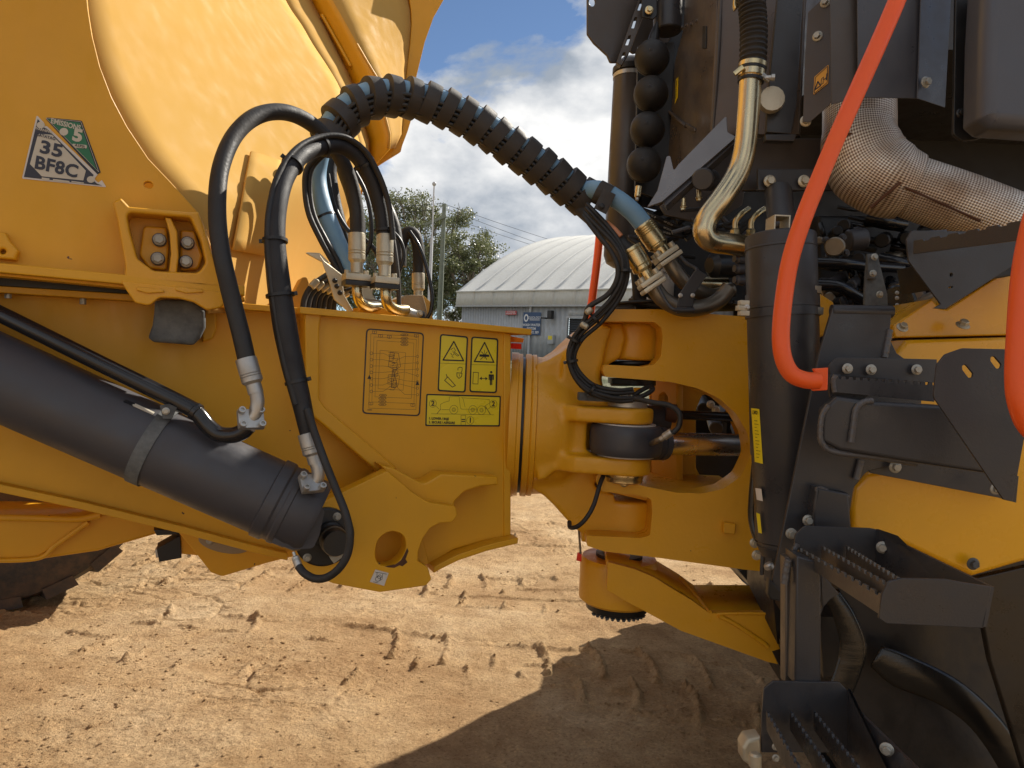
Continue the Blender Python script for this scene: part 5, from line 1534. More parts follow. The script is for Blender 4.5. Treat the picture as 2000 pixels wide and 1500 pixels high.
mh([(640, 340, 2.45), (652, 400, 2.45), (680, 450, 2.44), (715, 470, 2.44), (738, 500, 2.44), (745, 540, 2.44)], .008, "thin cable crossing behind the left ferrule", 'black')
mh([(700, 330, 2.55), (742, 380, 2.5), (770, 440, 2.48), (776, 500, 2.46), (770, 545, 2.46)], .020, "black hose behind the right manifold ferrule")
mh([(752, 400, 2.3), (768, 470, 2.28), (776, 530, 2.27), (779, 580, 2.27), (779, 612, 2.27)], .0078, "thin vertical cable beside the right manifold flange", 'wrap')
mh([(760, 445, 2.3), (782, 470, 2.3), (789, 500, 2.3), (780, 528, 2.3), (772, 540, 2.3)], .006, "thin cable looped right of the right ferrule", 'black')
oR = mh([(782, 520, 2.6), (783, 485, 2.6), (790, 460, 2.6), (803, 454, 2.6), (813, 466, 2.6), (818, 500, 2.6), (817, 540, 2.6)], .022, "short hose arch at the right end of the manifold")
ferrule("ferrule", P(817, 534, 2.6), P(817, 580, 2.6), .0235, M['paleplate'], oR)
mh([(800, 452, 2.56), (818, 480, 2.55), (832, 520, 2.54), (843, 570, 2.53), (842, 605, 2.53), (832, 625, 2.53)], .007, "thin glossy cable running down the right side of the hose arch", 'gloss')
rng2 = random.Random(8)
vis = ["first", "second", "third", "fourth", "fifth", "sixth", "seventh"]
for k in range(7):
    x0 = 590 + k * 10
    mh([(x0, 612, 2.35 + .03 * k), (x0 + 6, 580, 2.36 + .03 * k), (x0 + 22, 556 + 3 * k, 2.38 + .03 * k), (x0 + 50, 536 + 5 * k, 2.42 + .03 * k)], .010, vis[k] + " from the left of the short black hoses rising behind the frame's top flange")
    p, q = P(x0 + 16, 562 + 3 * k, 2.37 + .03 * k), P(x0 + 30, 548 + 4 * k, 2.39 + .03 * k)
    cyl2("ferrule", p, q, .0125, M['paleplate'], bpy.data.objects["hydraulic_hose" + (".%03d" % (len([o for o in bpy.data.objects if o.name.startswith("hydraulic_hose")]) - 1))], 12)

# manifold on top of the rear frame
MFP = Plane(P(700, 560, 2.24), RU)
def pxplate(name, pts, d, th, mat, parent=fr, yaw=25, bevel=.003, holes=()):
    cx = sum(p[0] for p in pts) / len(pts); cy = sum(p[1] for p in pts) / len(pts)
    return plate(name, pts, vplane(cx, cy, d, yaw), th, mat, parent, bevel=bevel, holes=holes)
for (xa, xb, ya, d) in ((671, 720, 531, 2.19), (727, 775, 537, 2.17)):
    c = P((xa + xb) / 2, ya + 18, d)
    wv = (xb - xa) * d / FPX
    bm = bmesh.new(); add_box(bm, (-wv / 2, -.035, 0), (wv / 2, .035, .020), Matrix.Translation(c) @ Matrix.Rotation(R(25), 4, 'Z'), .004); obj_bm("manifold_flange", bm, M['paleplate'], fr)
    bm = bmesh.new(); add_box(bm, (-wv / 2, -.033, -.016), (wv / 2, .033, -.001), Matrix.Translation(c) @ Matrix.Rotation(R(25), 4, 'Z'), .002); obj_bm("manifold_gasket", bm, M['black'], fr)
    bolt(c + Vector((wv * .38, .0, .02)), ez, .016, M['paleplate'], fr, 'socket'); bolt(c + Vector((-wv * .38, .0, .02)), ez, .016, M['paleplate'], fr, 'socket')
    x = (xa + xb) / 2 + 2
    tube("manifold_elbow", px_path([(x, ya + 26, d), (x + 1, ya + 45, d), (x + 7, ya + 60, d + .02), (x + 22, ya + 68, d + .06), (x + 40, ya + 68, d + .12)]), .0165, M['pipe'] if xa < 700 else M['chromate'], fr)
pxplate("gusset_plate", [(624, 497), (634, 510), (668, 536), (672, 575), (690, 606), (684, 612), (652, 585), (642, 548)], 2.26, .006, M['paleplate'])
for q in ((654, 548), (658, 559), (664, 572)): bolt(vplane(658, 560, 2.255, 25).hit(*q), RN, .016, M['black'], fr)
pxplate("guard_leaf", [(591, 492, 3), (624, 494), (646, 514), (628, 512)], 2.26, .004, M['paleplate'])
pxplate("valve_block", [(785, 582), (795, 576), (826, 576), (832, 596), (836, 620), (788, 616)], 2.55, .16, M['wear'])
pxplate("valve_block", [(702, 600), (774, 603), (774, 616), (700, 611)], 2.30, .1, M['yellow'])
pxplate("valve_block", [(700, 580), (772, 590), (774, 602), (704, 598)], 2.36, .05, M['dullpipe'])
pxplate("valve_body", [(704, 556), (730, 560), (728, 575), (740, 590), (706, 590)], 2.4, .08, M['paleplate'])
cyl2("cross_pipe", P(774, 602, 2.3), P(818, 618, 2.34), .017, M['zinc'], fr); cyl2("pipe_end", P(816, 617, 2.34), P(826, 620, 2.35), .02, M['black'], fr)
bolt(P(820, 612, 2.32), RN, .022, M['paleplate'], fr)
pxplate("end_bracket", [(826, 576), (842, 590), (846, 625), (830, 622)], 2.6, .03, M['body'])
pxplate("post_bracket", [(560, 600), (590, 541, 8), (600, 541, 5), (606, 560), (604, 590), (580, 606)], 2.5, .10, M['body'])
# ================================================================== tractor unit
tu = thing("tractor_unit", "front unit of the hauler with yellow fender, dark grey steps and open engine bay", "tractor", P(1500, 900, 2.0))
def TPl(px, py, d, yaw=0): return vplane(px, py, d, yaw)
def tp(name, pts, d, th, mat, yaw=0, bevel=.003, holes=(), parent=None, segs=2, at=None):
    cx = sum(p[0] for p in pts) / len(pts); cy = sum(p[1] for p in pts) / len(pts)
    pl = vplane(*(at or (cx, cy)), d, yaw)
    return plate(name, pts, pl, th, M[mat], parent or tu, holes=holes, bevel=bevel, segs=segs)
def tbolt(px, py, d, size_px, mat='bolt', yaw=0, kind='flange', n=None, parent=None):
    a = R(yaw); nn = n or Vector((math.sin(a), -math.cos(a), 0))
    bolt(P(px, py, d), nn, size_px * d / FPX, M[mat], parent or tu, kind)

# ---- yellow front frame
FF = vplane(1300, 850, 2.38, 0)
ff_out = [(1172, 614, 5), (1182, 604, 6), (1285, 604), (1312, 607), (1500, 622), (1504, 1118), (1450, 1112), (1290, 1090), (1180, 1077, 10), (1146, 1066, 8), (1146, 1046), (1250, 1051), (1270, 1046, 8), (1274, 1000), (1272, 974, 10), (1240, 966), (1176, 960, 6), (1166, 946, 8), (1164, 928, 10), (1182, 921), (1204, 934), (1260, 950), (1320, 962), (1370, 964, 30), (1412, 955, 30), (1448, 930, 40), (1467, 888, 40), (1460, 846, 40), (1438, 808, 40), (1404, 778, 40), (1362, 758, 40), (1310, 746), (1250, 741), (1182, 736, 6), (1177, 724, 6), (1180, 712, 6), (1255, 716), (1278, 712, 8), (1291, 696, 8), (1294, 660), (1292, 640, 10), (1278, 629, 6), (1240, 628), (1176, 628, 6)]
bm = bmesh.new(); add_solid(bm, ff_out, FF, 0.10)
o = obj_bm("front_frame", bm, M['cast'], tu); mod_bevel(o, 0.012, 4, 40)
tp("frame_pad", [(1437, 688, 2), (1458, 688, 2), (1458, 711, 2), (1436, 711, 2)], 2.371, .02, 'cast', bevel=.004)
tp("frame_pad", [(1414, 1020, 2), (1438, 1024, 2), (1436, 1045, 2), (1413, 1042, 2)], 2.371, .02, 'cast', bevel=.004)
# upper and lower frame decks run back to the far side
def deck(name, line, y0, y1, th, mat=None):
    front = [P(*q, FF_d) for q in line]
FPL = FF
def slab(name, pts, back, th, mat, w0=0.0, bev=.004):
    """horizontal slab: front edge follows picture points on the frame plane, runs back a given depth"""
    P0 = [FPL.off(w0).hit(*q) for q in pts]
    bm = bmesh.new()
    A = [bm.verts.new(p) for p in P0]; B = [bm.verts.new(p - Vector((0, 0, th))) for p in P0]
    C = [bm.verts.new(p + Vector((0, back, 0))) for p in P0]; D = [bm.verts.new(p + Vector((0, back, -th))) for p in P0]
    n = len(A)
    for k in range(n - 1):
        for (a, b, c, d) in ((A[k], A[k + 1], C[k + 1], C[k]), (B[k], D[k], D[k + 1], B[k + 1]), (A[k], B[k], B[k + 1], A[k + 1]), (C[k], C[k + 1], D[k + 1], D[k])): bm.faces.new((a, b, c, d))
    bm.faces.new((A[0], C[0], D[0], B[0])); bm.faces.new((A[-1], B[-1], D[-1], C[-1]))
    bmesh.ops.recalc_face_normals(bm, faces=bm.faces)
    o = obj_bm(name, bm, mat, tu); mod_bevel(o, bev, 2)
    return o
slab("upper_fork", [(1176, 606), (1285, 606), (1498, 624)], 0.34, 0.032, M['cast'], -0.09)
slab("middle_fork", [(1180, 714), (1290, 716), (1400, 735)], 0.34, 0.036, M['cast'], -0.09)
slab("lower_fork", [(1168, 928), (1260, 950), (1460, 960)], 0.34, 0.05, M['cast'], -0.09)
slab("bottom_fork", [(1148, 1050), (1260, 1054), (1498, 1080)], 0.34, 0.032, M['cast'], -0.09)
IW = vplane(1360, 850, 2.80, -3)
plate("inner_web", [(1270, 735), (1500, 735), (1500, 985), (1262, 985)], IW, .03, M['yellow'], tu, holes=[[(1360, 800, 14), (1372, 772, 10), (1400, 762, 10), (1560, 762), (1560, 955), (1400, 955, 10), (1374, 940, 12), (1360, 915, 14)]], bevel=.008)
SWP = Plane(P(1272, 860, 2.80), Vector((0.30, 1, 0)))
BKP = plane3(P(1272, 860, 2.80), P(1322, 860, 2.66), P(1272, 800, 2.80))
plate("bulkhead", [(1272, 741), (1322, 744), (1322, 962), (1272, 952)], BKP, .03, M['cast'], tu, holes=[[(1287, 772, 6), (1296, 764, 5), (1304, 775, 6), (1307, 830, 5), (1303, 890, 6), (1294, 904, 6), (1286, 890, 6), (1284, 830, 5)]], bevel=.004)
tube("pin_sleeve", px_path([(1250, 820, 2.62), (1300, 818, 2.64)]), .055, M['barrel'], tu, smooth=False)
tube("brake_line", px_path([(1298, 806, 2.6), (1320, 808, 2.6)]), .034, M['rust'], tu, smooth=False)
tube("return_pipe", px_path([(1318, 810, 2.62), (1480, 816, 2.66)]), .017, M['gloss'], tu, smooth=False)
tp("bearing_cover", [(1196, 739), (1278, 741), (1272, 754), (1196, 750)], 2.5, .12, 'black')
cyl2("bearing_cover", P(1236, 742, 2.58) - ez * .0, P(1236, 754, 2.58), .082, M['black'], tu, 48)
cyl2("bearing_seal", P(1236, 706, 2.58), P(1236, 714, 2.58), .09, M['black'], tu, 48)
tp("reflective_strip", [(1238, 757), (1252, 757), (1250, 772), (1238, 772)], 2.9, .01, 'decal')
# dark machinery seen through the opening
cyl2("axle_hub", P(1400, 905, 3.1), P(1400, 905, 3.35), .13, M['soot'], tu, 32)
for k in range(5):
    a_ = P(1375 + 24 * k, 800 + (k * 37) % 60, 3.05); cyl2("valve_spool", a_, a_ + Vector((.02, .12, .03)), .03, M['barrel'] if k % 2 else M['soot'], tu, 20)
for q in ((1388, 790), (1398, 800)): tbolt(*q, 3.0, 16, 'zinc')
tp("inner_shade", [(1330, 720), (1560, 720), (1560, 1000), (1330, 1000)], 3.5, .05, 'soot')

# ---- boss and lower arm
bc = P(1207, 1128, 2.62)
bm = bmesh.new()
add_lathe(bm, [(.128, -.085), (.140, -.075), (.142, .06), (.134, .078), (.09, .080)], Matrix.Translation(bc), 64)
obj_bm("lower_boss", bm, M['cast'], tu)
lathe("boss_seal", [(.085, .075), (.085, .092)], bc, ez, M['black'], tu, 48)
bm = bmesh.new(); add_lathe(bm, [(.10, -.118), (.112, -.112), (.118, -.085)], Matrix.Translation(bc), 48); obj_bm("boss_nut", bm, M['black'], tu)
for k in range(12):
    an = -2.6 + k * .19; bolt(bc + Vector((.104 * math.cos(an), .104 * math.sin(an), -.118)), -ez, .018, M['pad'], tu)
ARM = vplane(1400, 1200, 2.42, -2)
bm = bmesh.new()
add_solid(bm, [(1188, 1098), (1240, 1112), (1278, 1128), (1300, 1142), (1350, 1172), (1386, 1198, 12), (1560, 1198), (1560, 1306), (1500, 1293), (1330, 1232), (1230, 1178), (1185, 1152)], ARM, .03)
o = obj_bm("lower_arm", bm, M['cast'], tu); mod_bevel(o, .006, 3)
top = [(1188, 1100), (1240, 1113), (1278, 1129), (1300, 1143), (1350, 1173), (1386, 1199), (1560, 1200)]
A = [ARM.off(-.004).hit(*q) for q in top]
Bk = [p + Vector((0.02, .30, 0.005)) for p in A]
bm = bmesh.new()
rows = [A, [a_.lerp(b_, .5) + ez * .003 for a_, b_ in zip(A, Bk)], Bk]
sheet("arm_top", rows, .02, M['cast'], tu)
tube("weld_seam", [ARM.off(.003).hit(*q) for q in ((1404, 1203), (1425, 1213), (1450, 1228), (1490, 1255), (1500, 1264))], .008, M['cast'], tu)
tube("weld_seam", [p + ez * .004 for p in (A[5], A[5].lerp(Bk[4], .35), A[4].lerp(Bk[4], .75))], .008, M['cast'], tu)
tube("weld_seam", [ARM.off(.001).hit(*q) for q in ((1400, 1199), (1460, 1198), (1540, 1200))], .005, M['cast'], tu)
tp("arm_web", [(1388, 1150), (1560, 1148), (1560, 1202), (1386, 1200)], 2.78, .02, 'cast')

# ---- far front tyre and near front wheel
ftc = Vector((2.12, 4.45, 0.92))
fw = lathe("wheel", [(.1, -.2), (.45, -.18), (.47, .18), (.1, .2)], ftc, Vector((0, 1, 0)), M['yellow'], tu)
tyre("tyre", ftc, Vector((0, 1, 0)), .93, .6, fw, M['tyre2'], 20)
nwc = Vector((1.80, 2.26, 0.90))
nw = lathe("wheel", [(.1, -.2), (.42, -.16), (.46, -.22), (.47, .18), (.1, .2)], nwc, Vector((0, -1, 0)), M['yellow'], tu)
tyre("tyre", nwc, Vector((0, 1, 0)), .93, .62, nw, M['tyre2'], 20)
M['liner'] = paint('moulded_black_liner', (0.018, 0.014, 0.011), 0.22, bump=0.5, bscale=14, var=0.3, dust=0.25, dcol=(0.06, 0.04, 0.02))
tp("mud_flap", [(1905, 1130, 4), (2100, 1085), (2100, 1600), (2030, 1600), (1985, 1450), (1935, 1290)], 1.70, .02, 'liner')
tp("arch_liner", [(1600, 1130), (1720, 1050), (1900, 1120), (2100, 1085), (2100, 1700), (1600, 1700)], 2.75, .03, 'soot')
M['glossliner'] = paint('glossy_black_rubber', (0.016, 0.014, 0.012), 0.22, bump=0.0, var=0.3)
_nt = M['glossliner'].node_tree; _b = _nt.nodes['Principled BSDF']
_g = _nt.nodes.new('ShaderNodeNewGeometry'); _mp = _nt.nodes.new('ShaderNodeMapping'); _mp.inputs['Rotation'].default_value = (0, R(38), 0); _mp.inputs['Scale'].default_value = (5, 5, 55)
_n = _nt.nodes.new('ShaderNodeTexNoise'); _n.inputs['Scale'].default_value = 1.0; _n.inputs['Detail'].default_value = 5
_bp = _nt.nodes.new('ShaderNodeBump'); _bp.inputs['Strength'].default_value = 0.18; _bp.inputs['Distance'].default_value = 0.006
_nt.links.new(_g.outputs['Position'], _mp.inputs['Vector']); _nt.links.new(_mp.outputs['Vector'], _n.inputs['Vector']); _nt.links.new(_n.outputs['Fac'], _bp.inputs['Height']); _nt.links.new(_bp.outputs['Normal'], _b.inputs['Normal'])
def bulge(name, inner, outer, d, h, mat, n=8):
    a = spline3([P(x, y, d) for x, y in inner], 6); b = spline3([P(x, y, d) for x, y in outer], 6)
    rows = []
    for p, q in zip(a, b):
        rows.append([p.lerp(q, k / n) + (EYE - p).normalized() * h * math.sin(math.pi * k / n) for k in range(n + 1)])
    return sheet(name, rows, .006, M[mat], tu, angle=80)
bulge("fender_fold", [(1700, 1300), (1745, 1338), (1830, 1372), (1895, 1420), (1950, 1500), (1975, 1560)], [(1720, 1262), (1765, 1276), (1865, 1325), (1945, 1395), (2005, 1480), (2030, 1540)], 1.88, .009, 'glossliner')
bulge("fender_fold", [(1612, 1165), (1630, 1210), (1640, 1265), (1622, 1330), (1600, 1380)], [(1634, 1150), (1668, 1200), (1690, 1262), (1676, 1320), (1650, 1380)], 1.86, .010, 'glossliner')
# ---- air tank, accumulators
ta, tb = P(1233, 128, 2.75), P(1212, 505, 2.75)
tv = (tb - ta)
lathe("air_tank", [(0.0, -.03), (.04, -.022), (.062, .0), (.066, .02), (.066, tv.length - .01), (.055, tv.length + .02), (.03, tv.length + .035), (0, tv.length + .037)], ta, tv, M['brown'], tu, 48)
lathe("tank_band", [(.066, .012), (.071, .014), (.071, .034), (.066, .036)], ta, tv, M['black'], tu, 48)
lathe("tank_cap_ring", [(.067, .04), (.068, .04), (.068, .055), (.067, .055)], ta, tv, M['zinc'], tu, 48)
for k, q in enumerate(((1273, 112), (1271, 182), (1264, 252), (1257, 321))):
    c = P(*q, 2.42)
    fd = Vector((-.25, -.95, .05)).normalized()
    lathe("accumulator", [(0, .058), (.016, .057), (.033, .049), (.047, .035), (.056, .014), (.0575, 0), (.0575, -.012), (.054, -.014), (.054, -.03), (.0, -.03)][::-1], c, fd, M['acc'] if 'acc' in M else M['black'], tu, 48)
    lathe("accumulator_seam", [(.0575, -.016), (.0595, -.014), (.0595, -.008), (.0577, -.006)], c, fd, M['black'], tu, 48)
    lathe("accumulator_port", [(.004, .056), (.0045, .060), (.003, .061), (.003, .058)], c, fd, M['barrel'], tu, 12)
tp("rear_guard", [(1290, -60), (1420, -60), (1350, 200), (1330, 420), (1240, 400), (1262, 60)], 2.72, .012, "soot")
tp("accumulator_rack", [(1246, 90), (1318, 80), (1312, 400), (1240, 372)], 2.56, .02, 'black')
cyl2("port_fitting", P(1248, 362, 2.4), P(1245, 386, 2.4), .011, M['chromate'], tu, 12); cyl2("port_fitting", P(1245, 384, 2.4), P(1244, 392, 2.4), .006, M['zinc'], tu, 12)
# ---- upper left guards
tp("side_guard", [(1120, -60), (1147, -20), (1147, 66, 8), (1160, 84, 6), (1186, 108), (1192, 122, 5), (1206, 122), (1268, -60)], 2.5, .012, 'brown', yaw=12, holes=[oval(1157, 3, 6, 9)])
tp("slotted_bracket", [(1268, -60), (1290, -60), (1230, 100), (1214, 128, 3), (1204, 122, 3)], 2.46, .03, 'brown', yaw=0,
   holes=[[(1240, 34, 1), (1245, 33, 1), (1239, 55, 1), (1233, 55, 1)], [(1228, 70, 1), (1233, 69, 1), (1227, 88, 1), (1221, 88, 1)], [(1217, 103, 1), (1222, 102, 1), (1219, 117, 1), (1213, 117, 1)], [(1252, 0, 1), (1257, -1, 1), (1250, 20, 1), (1245, 20, 1)]], bevel=.0015)
tp("rear_guard", [(1230, 100), (1290, -60), (1340, -60), (1318, 60), (1300, 90), (1236, 104)], 2.62, .012, 'brown')
cyl2("filter_can", P(1304, -60, 2.5), P(1304, 62, 2.5), .05, M['grey'], tu, 40)
tp("small_bracket", [(1252, -40), (1282, -40), (1284, 30, 3), (1276, 38, 4), (1254, 33)], 2.42, .008, 'black')
tbolt(1268, 20, 2.41, 17, 'chromate')
lathe("rubber_cone", [(.02, 0), (.018, .02), (.009, .055), (.004, .07), (0, .071)], P(1276, 82, 2.45), (P(1281, 55, 2.45) - P(1276, 82, 2.45)), M['black'], tu, 20)
# ---- tall cabinet panels
M['panel'] = paint('satin_brown_grey_panel', (0.105, 0.088, 0.080), 0.27, metal=0.35, bump=0.05, bscale=120, var=0.08, dust=0.05, dcol=(0.16, 0.12, 0.08))
pa, pb = P(1300, 200, 2.62), P(1399, 200, 2.16)
PA = Plane(pa, Vector((pb.x - pa.x, pb.y - pa.y, 0)))
plate("cabinet_panel", [(1342, -80), (1404, -80), (1388, 262), (1330, 345), (1286, 402), (1270, 400), (1284, 330), (1308, 260), (1318, 120), (1334, 60)], PA, .02, M['panel'], tu, bevel=.002)
tube("panel_seam", [PA.off(.004).hit(*q) for q in ((1410, -60), (1403, 100), (1392, 262))], .006, M['brown'], tu)
plate("panel_slot", [(1372, 50, 2), (1379, 50, 2), (1378, 95, 2), (1371, 95, 2)], PA.off(.004), .006, M['black'], tu, bevel=.001)
for q in ((1334, 54), (1342, 50), (1352, 48), (1362, 42)): bolt(PA.off(0).hit(*q), PA.n, .016, M['panel'], tu, 'flange', name='weld_nut')
tube("weld_bead", [PA.off(.003).hit(*q) for q in ((1308, 218), (1325, 234), (1340, 246))], .007, M['panel'], tu)
plate("step_bead", [(1340, 240, 2), (1356, 250, 3), (1357, 258, 3), (1350, 256, 2), (1338, 247, 2)], PA.off(.006), .006, M['panel'], tu, bevel=.002)
ik = PInk(PA); ik.F([(1321, 155), (1326, 150), (1325, 190), (1319, 204)]); wl = ik.done("hazard_label", M['decal'], tu, .002)
ik = PInk(PA); ik.L([(1323, 158), (1322, 170)], .004); ik.L([(1322, 174), (1321, 192)], .004); ik.done("label_print", M['ink'], wl, .003)
pc, pd = P(1396, 200, 2.16), P(1560, 200, 2.02)
PB = Plane(pc, Vector((pd.x - pc.x, pd.y - pc.y, 0)))
plate("cabinet_panel", [(1408, -80), (1575, -80), (1560, 262), (1386, 264), (1398, 60)], PB, .02, M['panel'], tu, bevel=.002)
# angled shelf bracket
SB = Plane(P(1350, 320, 2.08), Vector((math.cos(R(25)), -math.sin(R(25)), 0)), Vector((-.12, .42, .9)))
plate("angle_shelf", [(1415, 229), (1419, 228), (1421, 258, 4), (1436, 266), (1434, 271), (1292, 394, 3), (1264, 404), (1284, 372), (1302, 305, 3), (1309, 304, 3), (1316, 334, 5), (1324, 322)], SB, .006, paint('light_grey_steel', (0.16, 0.16, 0.17), 0.3, metal=.4, bump=.05), tu, bevel=.001)
plate("shelf_lip", [(1294, 394), (1434, 271), (1436, 278), (1300, 402)], SB.off(-.012), .03, M['grey2'], tu, bevel=.002)
tp("under_panel", [(1290, 402), (1424, 276), (1470, 280), (1450, 400), (1390, 440), (1300, 420)], 2.35, .02, 'brown')
cyl2("round_boss", P(1388, 352, 2.2), P(1372, 350, 2.05), .032, M['grey'], tu, 32)
for (x, y) in ((1365, 386), (1335, 404)): cyl2("stud", P(x, y - 18, 2.1), P(x, y, 2.1), .007, M['chromate'], tu, 12); tbolt(x, y, 2.1, 14, 'chromate', n=-ez)
# ---- corrugated intake hose and bare pipe
cpts = [(1466, -60, 1.93), (1468, 0, 1.93), (1472, 60, 1.93), (1470, 135, 1.93)]
path = spline3(px_path(cpts), 40)
bm = bmesh.new(); rr = [.0345 + .0028 * math.cos(i * 2 * math.pi / 5.5) for i in range(len(path))]
add_tube(bm, path, rr, 28); obj_bm("corrugated_hose", bm, M['rubber'], tu, None, 60)
pp = [(1471, 120, 1.93), (1466, 150, 1.93), (1462, 215, 1.93), (1455, 290, 1.93), (1440, 340, 1.93), (1410, 388, 1.92), (1382, 425, 1.92), (1375, 452, 1.92), (1388, 470, 1.93), (1420, 476, 1.95), (1470, 482, 2.0)]
tube("charge_air_pipe", px_path(pp), .0300, M['pipe'], tu, n=8, segs=36)
ax = P(1466, 150, 1.93) - P(1470, 120, 1.93)
for (y, r_, w_, m_) in ((130, .038, .012, 'chromate'), (137, .037, .006, 'black'), (146, .036, .016, 'pipe'), (158, .0345, .008, 'black')):
    lathe("hose_clamp", [(r_ - .004, -w_ / 2), (r_, -w_ / 2), (r_, w_ / 2), (r_ - .004, w_ / 2)], P(1471 - (y - 120) * .12, y, 1.93), ax, M[m_], tu, 36)
bm = bmesh.new(); add_box(bm, (-.014, -.006, -.005), (.014, .006, .006), basis(P(1443, 138, 1.91), Vector((-.4, -1, 0)), Vector((1, 0, .7))), .002); obj_bm("clamp_screw", bm, M['chromate'], tu)
bm = bmesh.new(); add_box(bm, (-.014, -.006, -.005), (.014, .006, .006), basis(P(1494, 152, 1.91), Vector((.3, -1, 0)), Vector((1, 0, -.5))), .002); obj_bm("clamp_screw", bm, M['zinc'], tu)
lathe("clamp_bolt", [(.006, 0), (.006, .02), (.009, .021), (.009, .03)], P(1490, 152, 1.91), Vector((1, -.2, 0)), M['zinc'], tu, 10)
lathe("round_cap", [(.036, 0), (.036, .012), (.033, .02), (.0, .021)], P(1505, 197, 1.95), Vector((-.1, -1, 0)), M['paleplate'], tu, 14)
tp("edge_clip", [(1434, -10), (1444, -10), (1442, 14), (1436, 18, 3), (1433, 8)], 1.95, .02, 'chromate')
# ---- cabinets and heat shields right of the pipe
tp("cabinet_panel", [(1540, -60), (1572, -60), (1556, 210), (1546, 262), (1496, 258), (1500, 180), (1524, -60)], 1.96, .02, 'grey', yaw=-8)
tp("lower_ledge", [(1496, 262), (1556, 262), (1552, 276), (1496, 274)], 1.93, .03, 'grey')
tp("cross_plate", [(1450, 270), (1620, 270), (1625, 350), (1560, 372), (1450, 372)], 2.06, .02, 'brown')
tp("mount_plate", [(1480, 330), (1650, 330), (1650, 372, 2), (1480, 372)], 1.98, .012, 'grey')
for x in (1503, 1570, 1635): tbolt(x, 354, 1.968, 24, 'paleplate')
tbolt(1573, 237, 1.9, 22, 'paleplate')
hs1 = vplane(1600, 100, 1.82, -38)
plate("heat_shield", [(1578, 24, 2), (1604, 0), (1606, -80), (1640, -80), (1628, 190), (1620, 205), (1582, 238), (1568, 238), (1572, 120)], hs1, .003, M['brown'], tu, bevel=.0008)
for q in ((1612, 5), (1597, 71)): bolt(hs1.hit(*q), hs1.n, .026, M['bolt'], tu)
ik = PInk(hs1); ik.F([(1591, 151, 1.5), (1619, 126, 1.5), (1618, 163, 1.5), (1589, 186, 1.5)]); wl = ik.done("hazard_label", paint('amber_label', (.75, .36, .02), .35, bump=0), tu, .002)
ik = PInk(hs1); ik.L([(1593, 152), (1617, 130), (1616, 162), (1591, 183)], .0016, True); ik.L([(1598, 160), (1592, 176), (1603, 168)], .003, True); ik.L([(1605, 155), (1609, 151), (1608, 163), (1604, 166)], .0015, True); ik.L([(1610, 156), (1615, 152)], .002); ik.L([(1616, 145), (1615, 156)], .004); ik.done("label_print", M['ink'], wl, .003)
plate("heat_shield", [(1620, -80), (1680, -80), (1676, 190), (1624, 204)], vplane(1640, 100, 1.72, -10), .003, M['brown'], tu, bevel=.0008)
plate("heat_shield", [(1674, -80), (1810, -80), (1792, 192), (1676, 190)], vplane(1740, 100, 1.70, 6), .003, M['grey2'], tu, bevel=.0008)
plate("heat_shield", [(1802, -80), (1862, -80), (1846, 210), (1792, 192)], vplane(1810, 100, 1.71, 30), .003, M['grey2'], tu, bevel=.0008)
tbolt(1807, 161, 1.70, 22, 'bolt', yaw=20)
M['boxgrey'] = paint('cool_grey_moulding', (0.075, 0.080, 0.098), 0.4, bump=0.1, bscale=150, var=0.06)
# big dark box top right
rbx = vplane(1960, 120, 1.5, -6)
plate("storage_box", [(1930, -80), (2150, -80), (2150, 262), (1940, 247, 12), (1918, 228, 12), (1922, 60)], rbx, .10, M['boxgrey'], tu, bevel=.03, segs=5)
plate("box_flange", [(1868, -80), (1960, -80), (1940, 262), (1905, 273, 10), (1880, 276, 12), (1862, 262, 10)], vplane(1900, 120, 1.62, -6), .01, M['black'], tu, bevel=.002)
tbolt(1876, 221, 1.60, 18, 'black')
# dark engine bay
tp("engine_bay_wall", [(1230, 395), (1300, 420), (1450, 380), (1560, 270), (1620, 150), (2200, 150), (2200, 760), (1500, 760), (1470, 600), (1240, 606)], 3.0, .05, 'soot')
tp("engine_block", [(1600, 420), (1860, 420), (1860, 600), (1600, 600)], 2.7, .3, 'soot', bevel=.02)
rg = random.Random(3)
for k in range(64):
    x, y = rg.uniform(1595, 1830), rg.uniform(400, 590); d = rg.uniform(2.35, 2.6)
    dx, dy = rg.choice([(60, 4), (40, -12), (10, 40), (70, 14)])
    tube("engine_pipe", px_path([(x, y, d), (x + dx * .5, y + dy * .3 + 4, d - .03), (x + dx, y + dy, d)]), rg.uniform(.006, .02), M[rg.choice(['soot', 'black', 'gloss', 'barrel', 'gloss', 'dullpipe'])], tu, n=5, segs=10)
for k in range(16):
    x, y = rg.uniform(1600, 1820), rg.uniform(410, 590)
    cyl2("engine_fitting", P(x, y, 2.45), P(x + rg.uniform(-12, 12), y + rg.uniform(-8, 8), 2.36), rg.uniform(.01, .026), M[rg.choice(['soot', 'barrel', 'black', 'dullpipe'])], tu, 12)
cyl2("pump_body", P(1690, 466, 2.3), P(1655, 470, 2.3), .035, M['barrel'], tu, 24)
cyl2("pump_cap", P(1632, 482, 2.25), P(1630, 482, 2.19), .030, M['dullpipe'], tu, 24)
for a_ in range(4): tbolt(1632 + 24 * math.cos(a_ * 1.57 + .6), 482 + 22 * math.sin(a_ * 1.57 + .6), 2.22, 15, 'barrel')
tube("coolant_pipe", px_path([(1592, 512, 2.2), (1650, 514, 2.2), (1700, 520, 2.24), (1760, 524, 2.3)]), .016, M['gloss'], tu)
tube("coolant_pipe", px_path([(1592, 555, 2.2), (1640, 560, 2.2), (1690, 586, 2.24), (1740, 590, 2.3)]), .018, M['gloss'], tu)
tp("strut_plate", [(1695, 496), (1714, 494, 2), (1734, 575), (1736, 640), (1688, 640), (1690, 560)], 1.85, .012, 'pad')
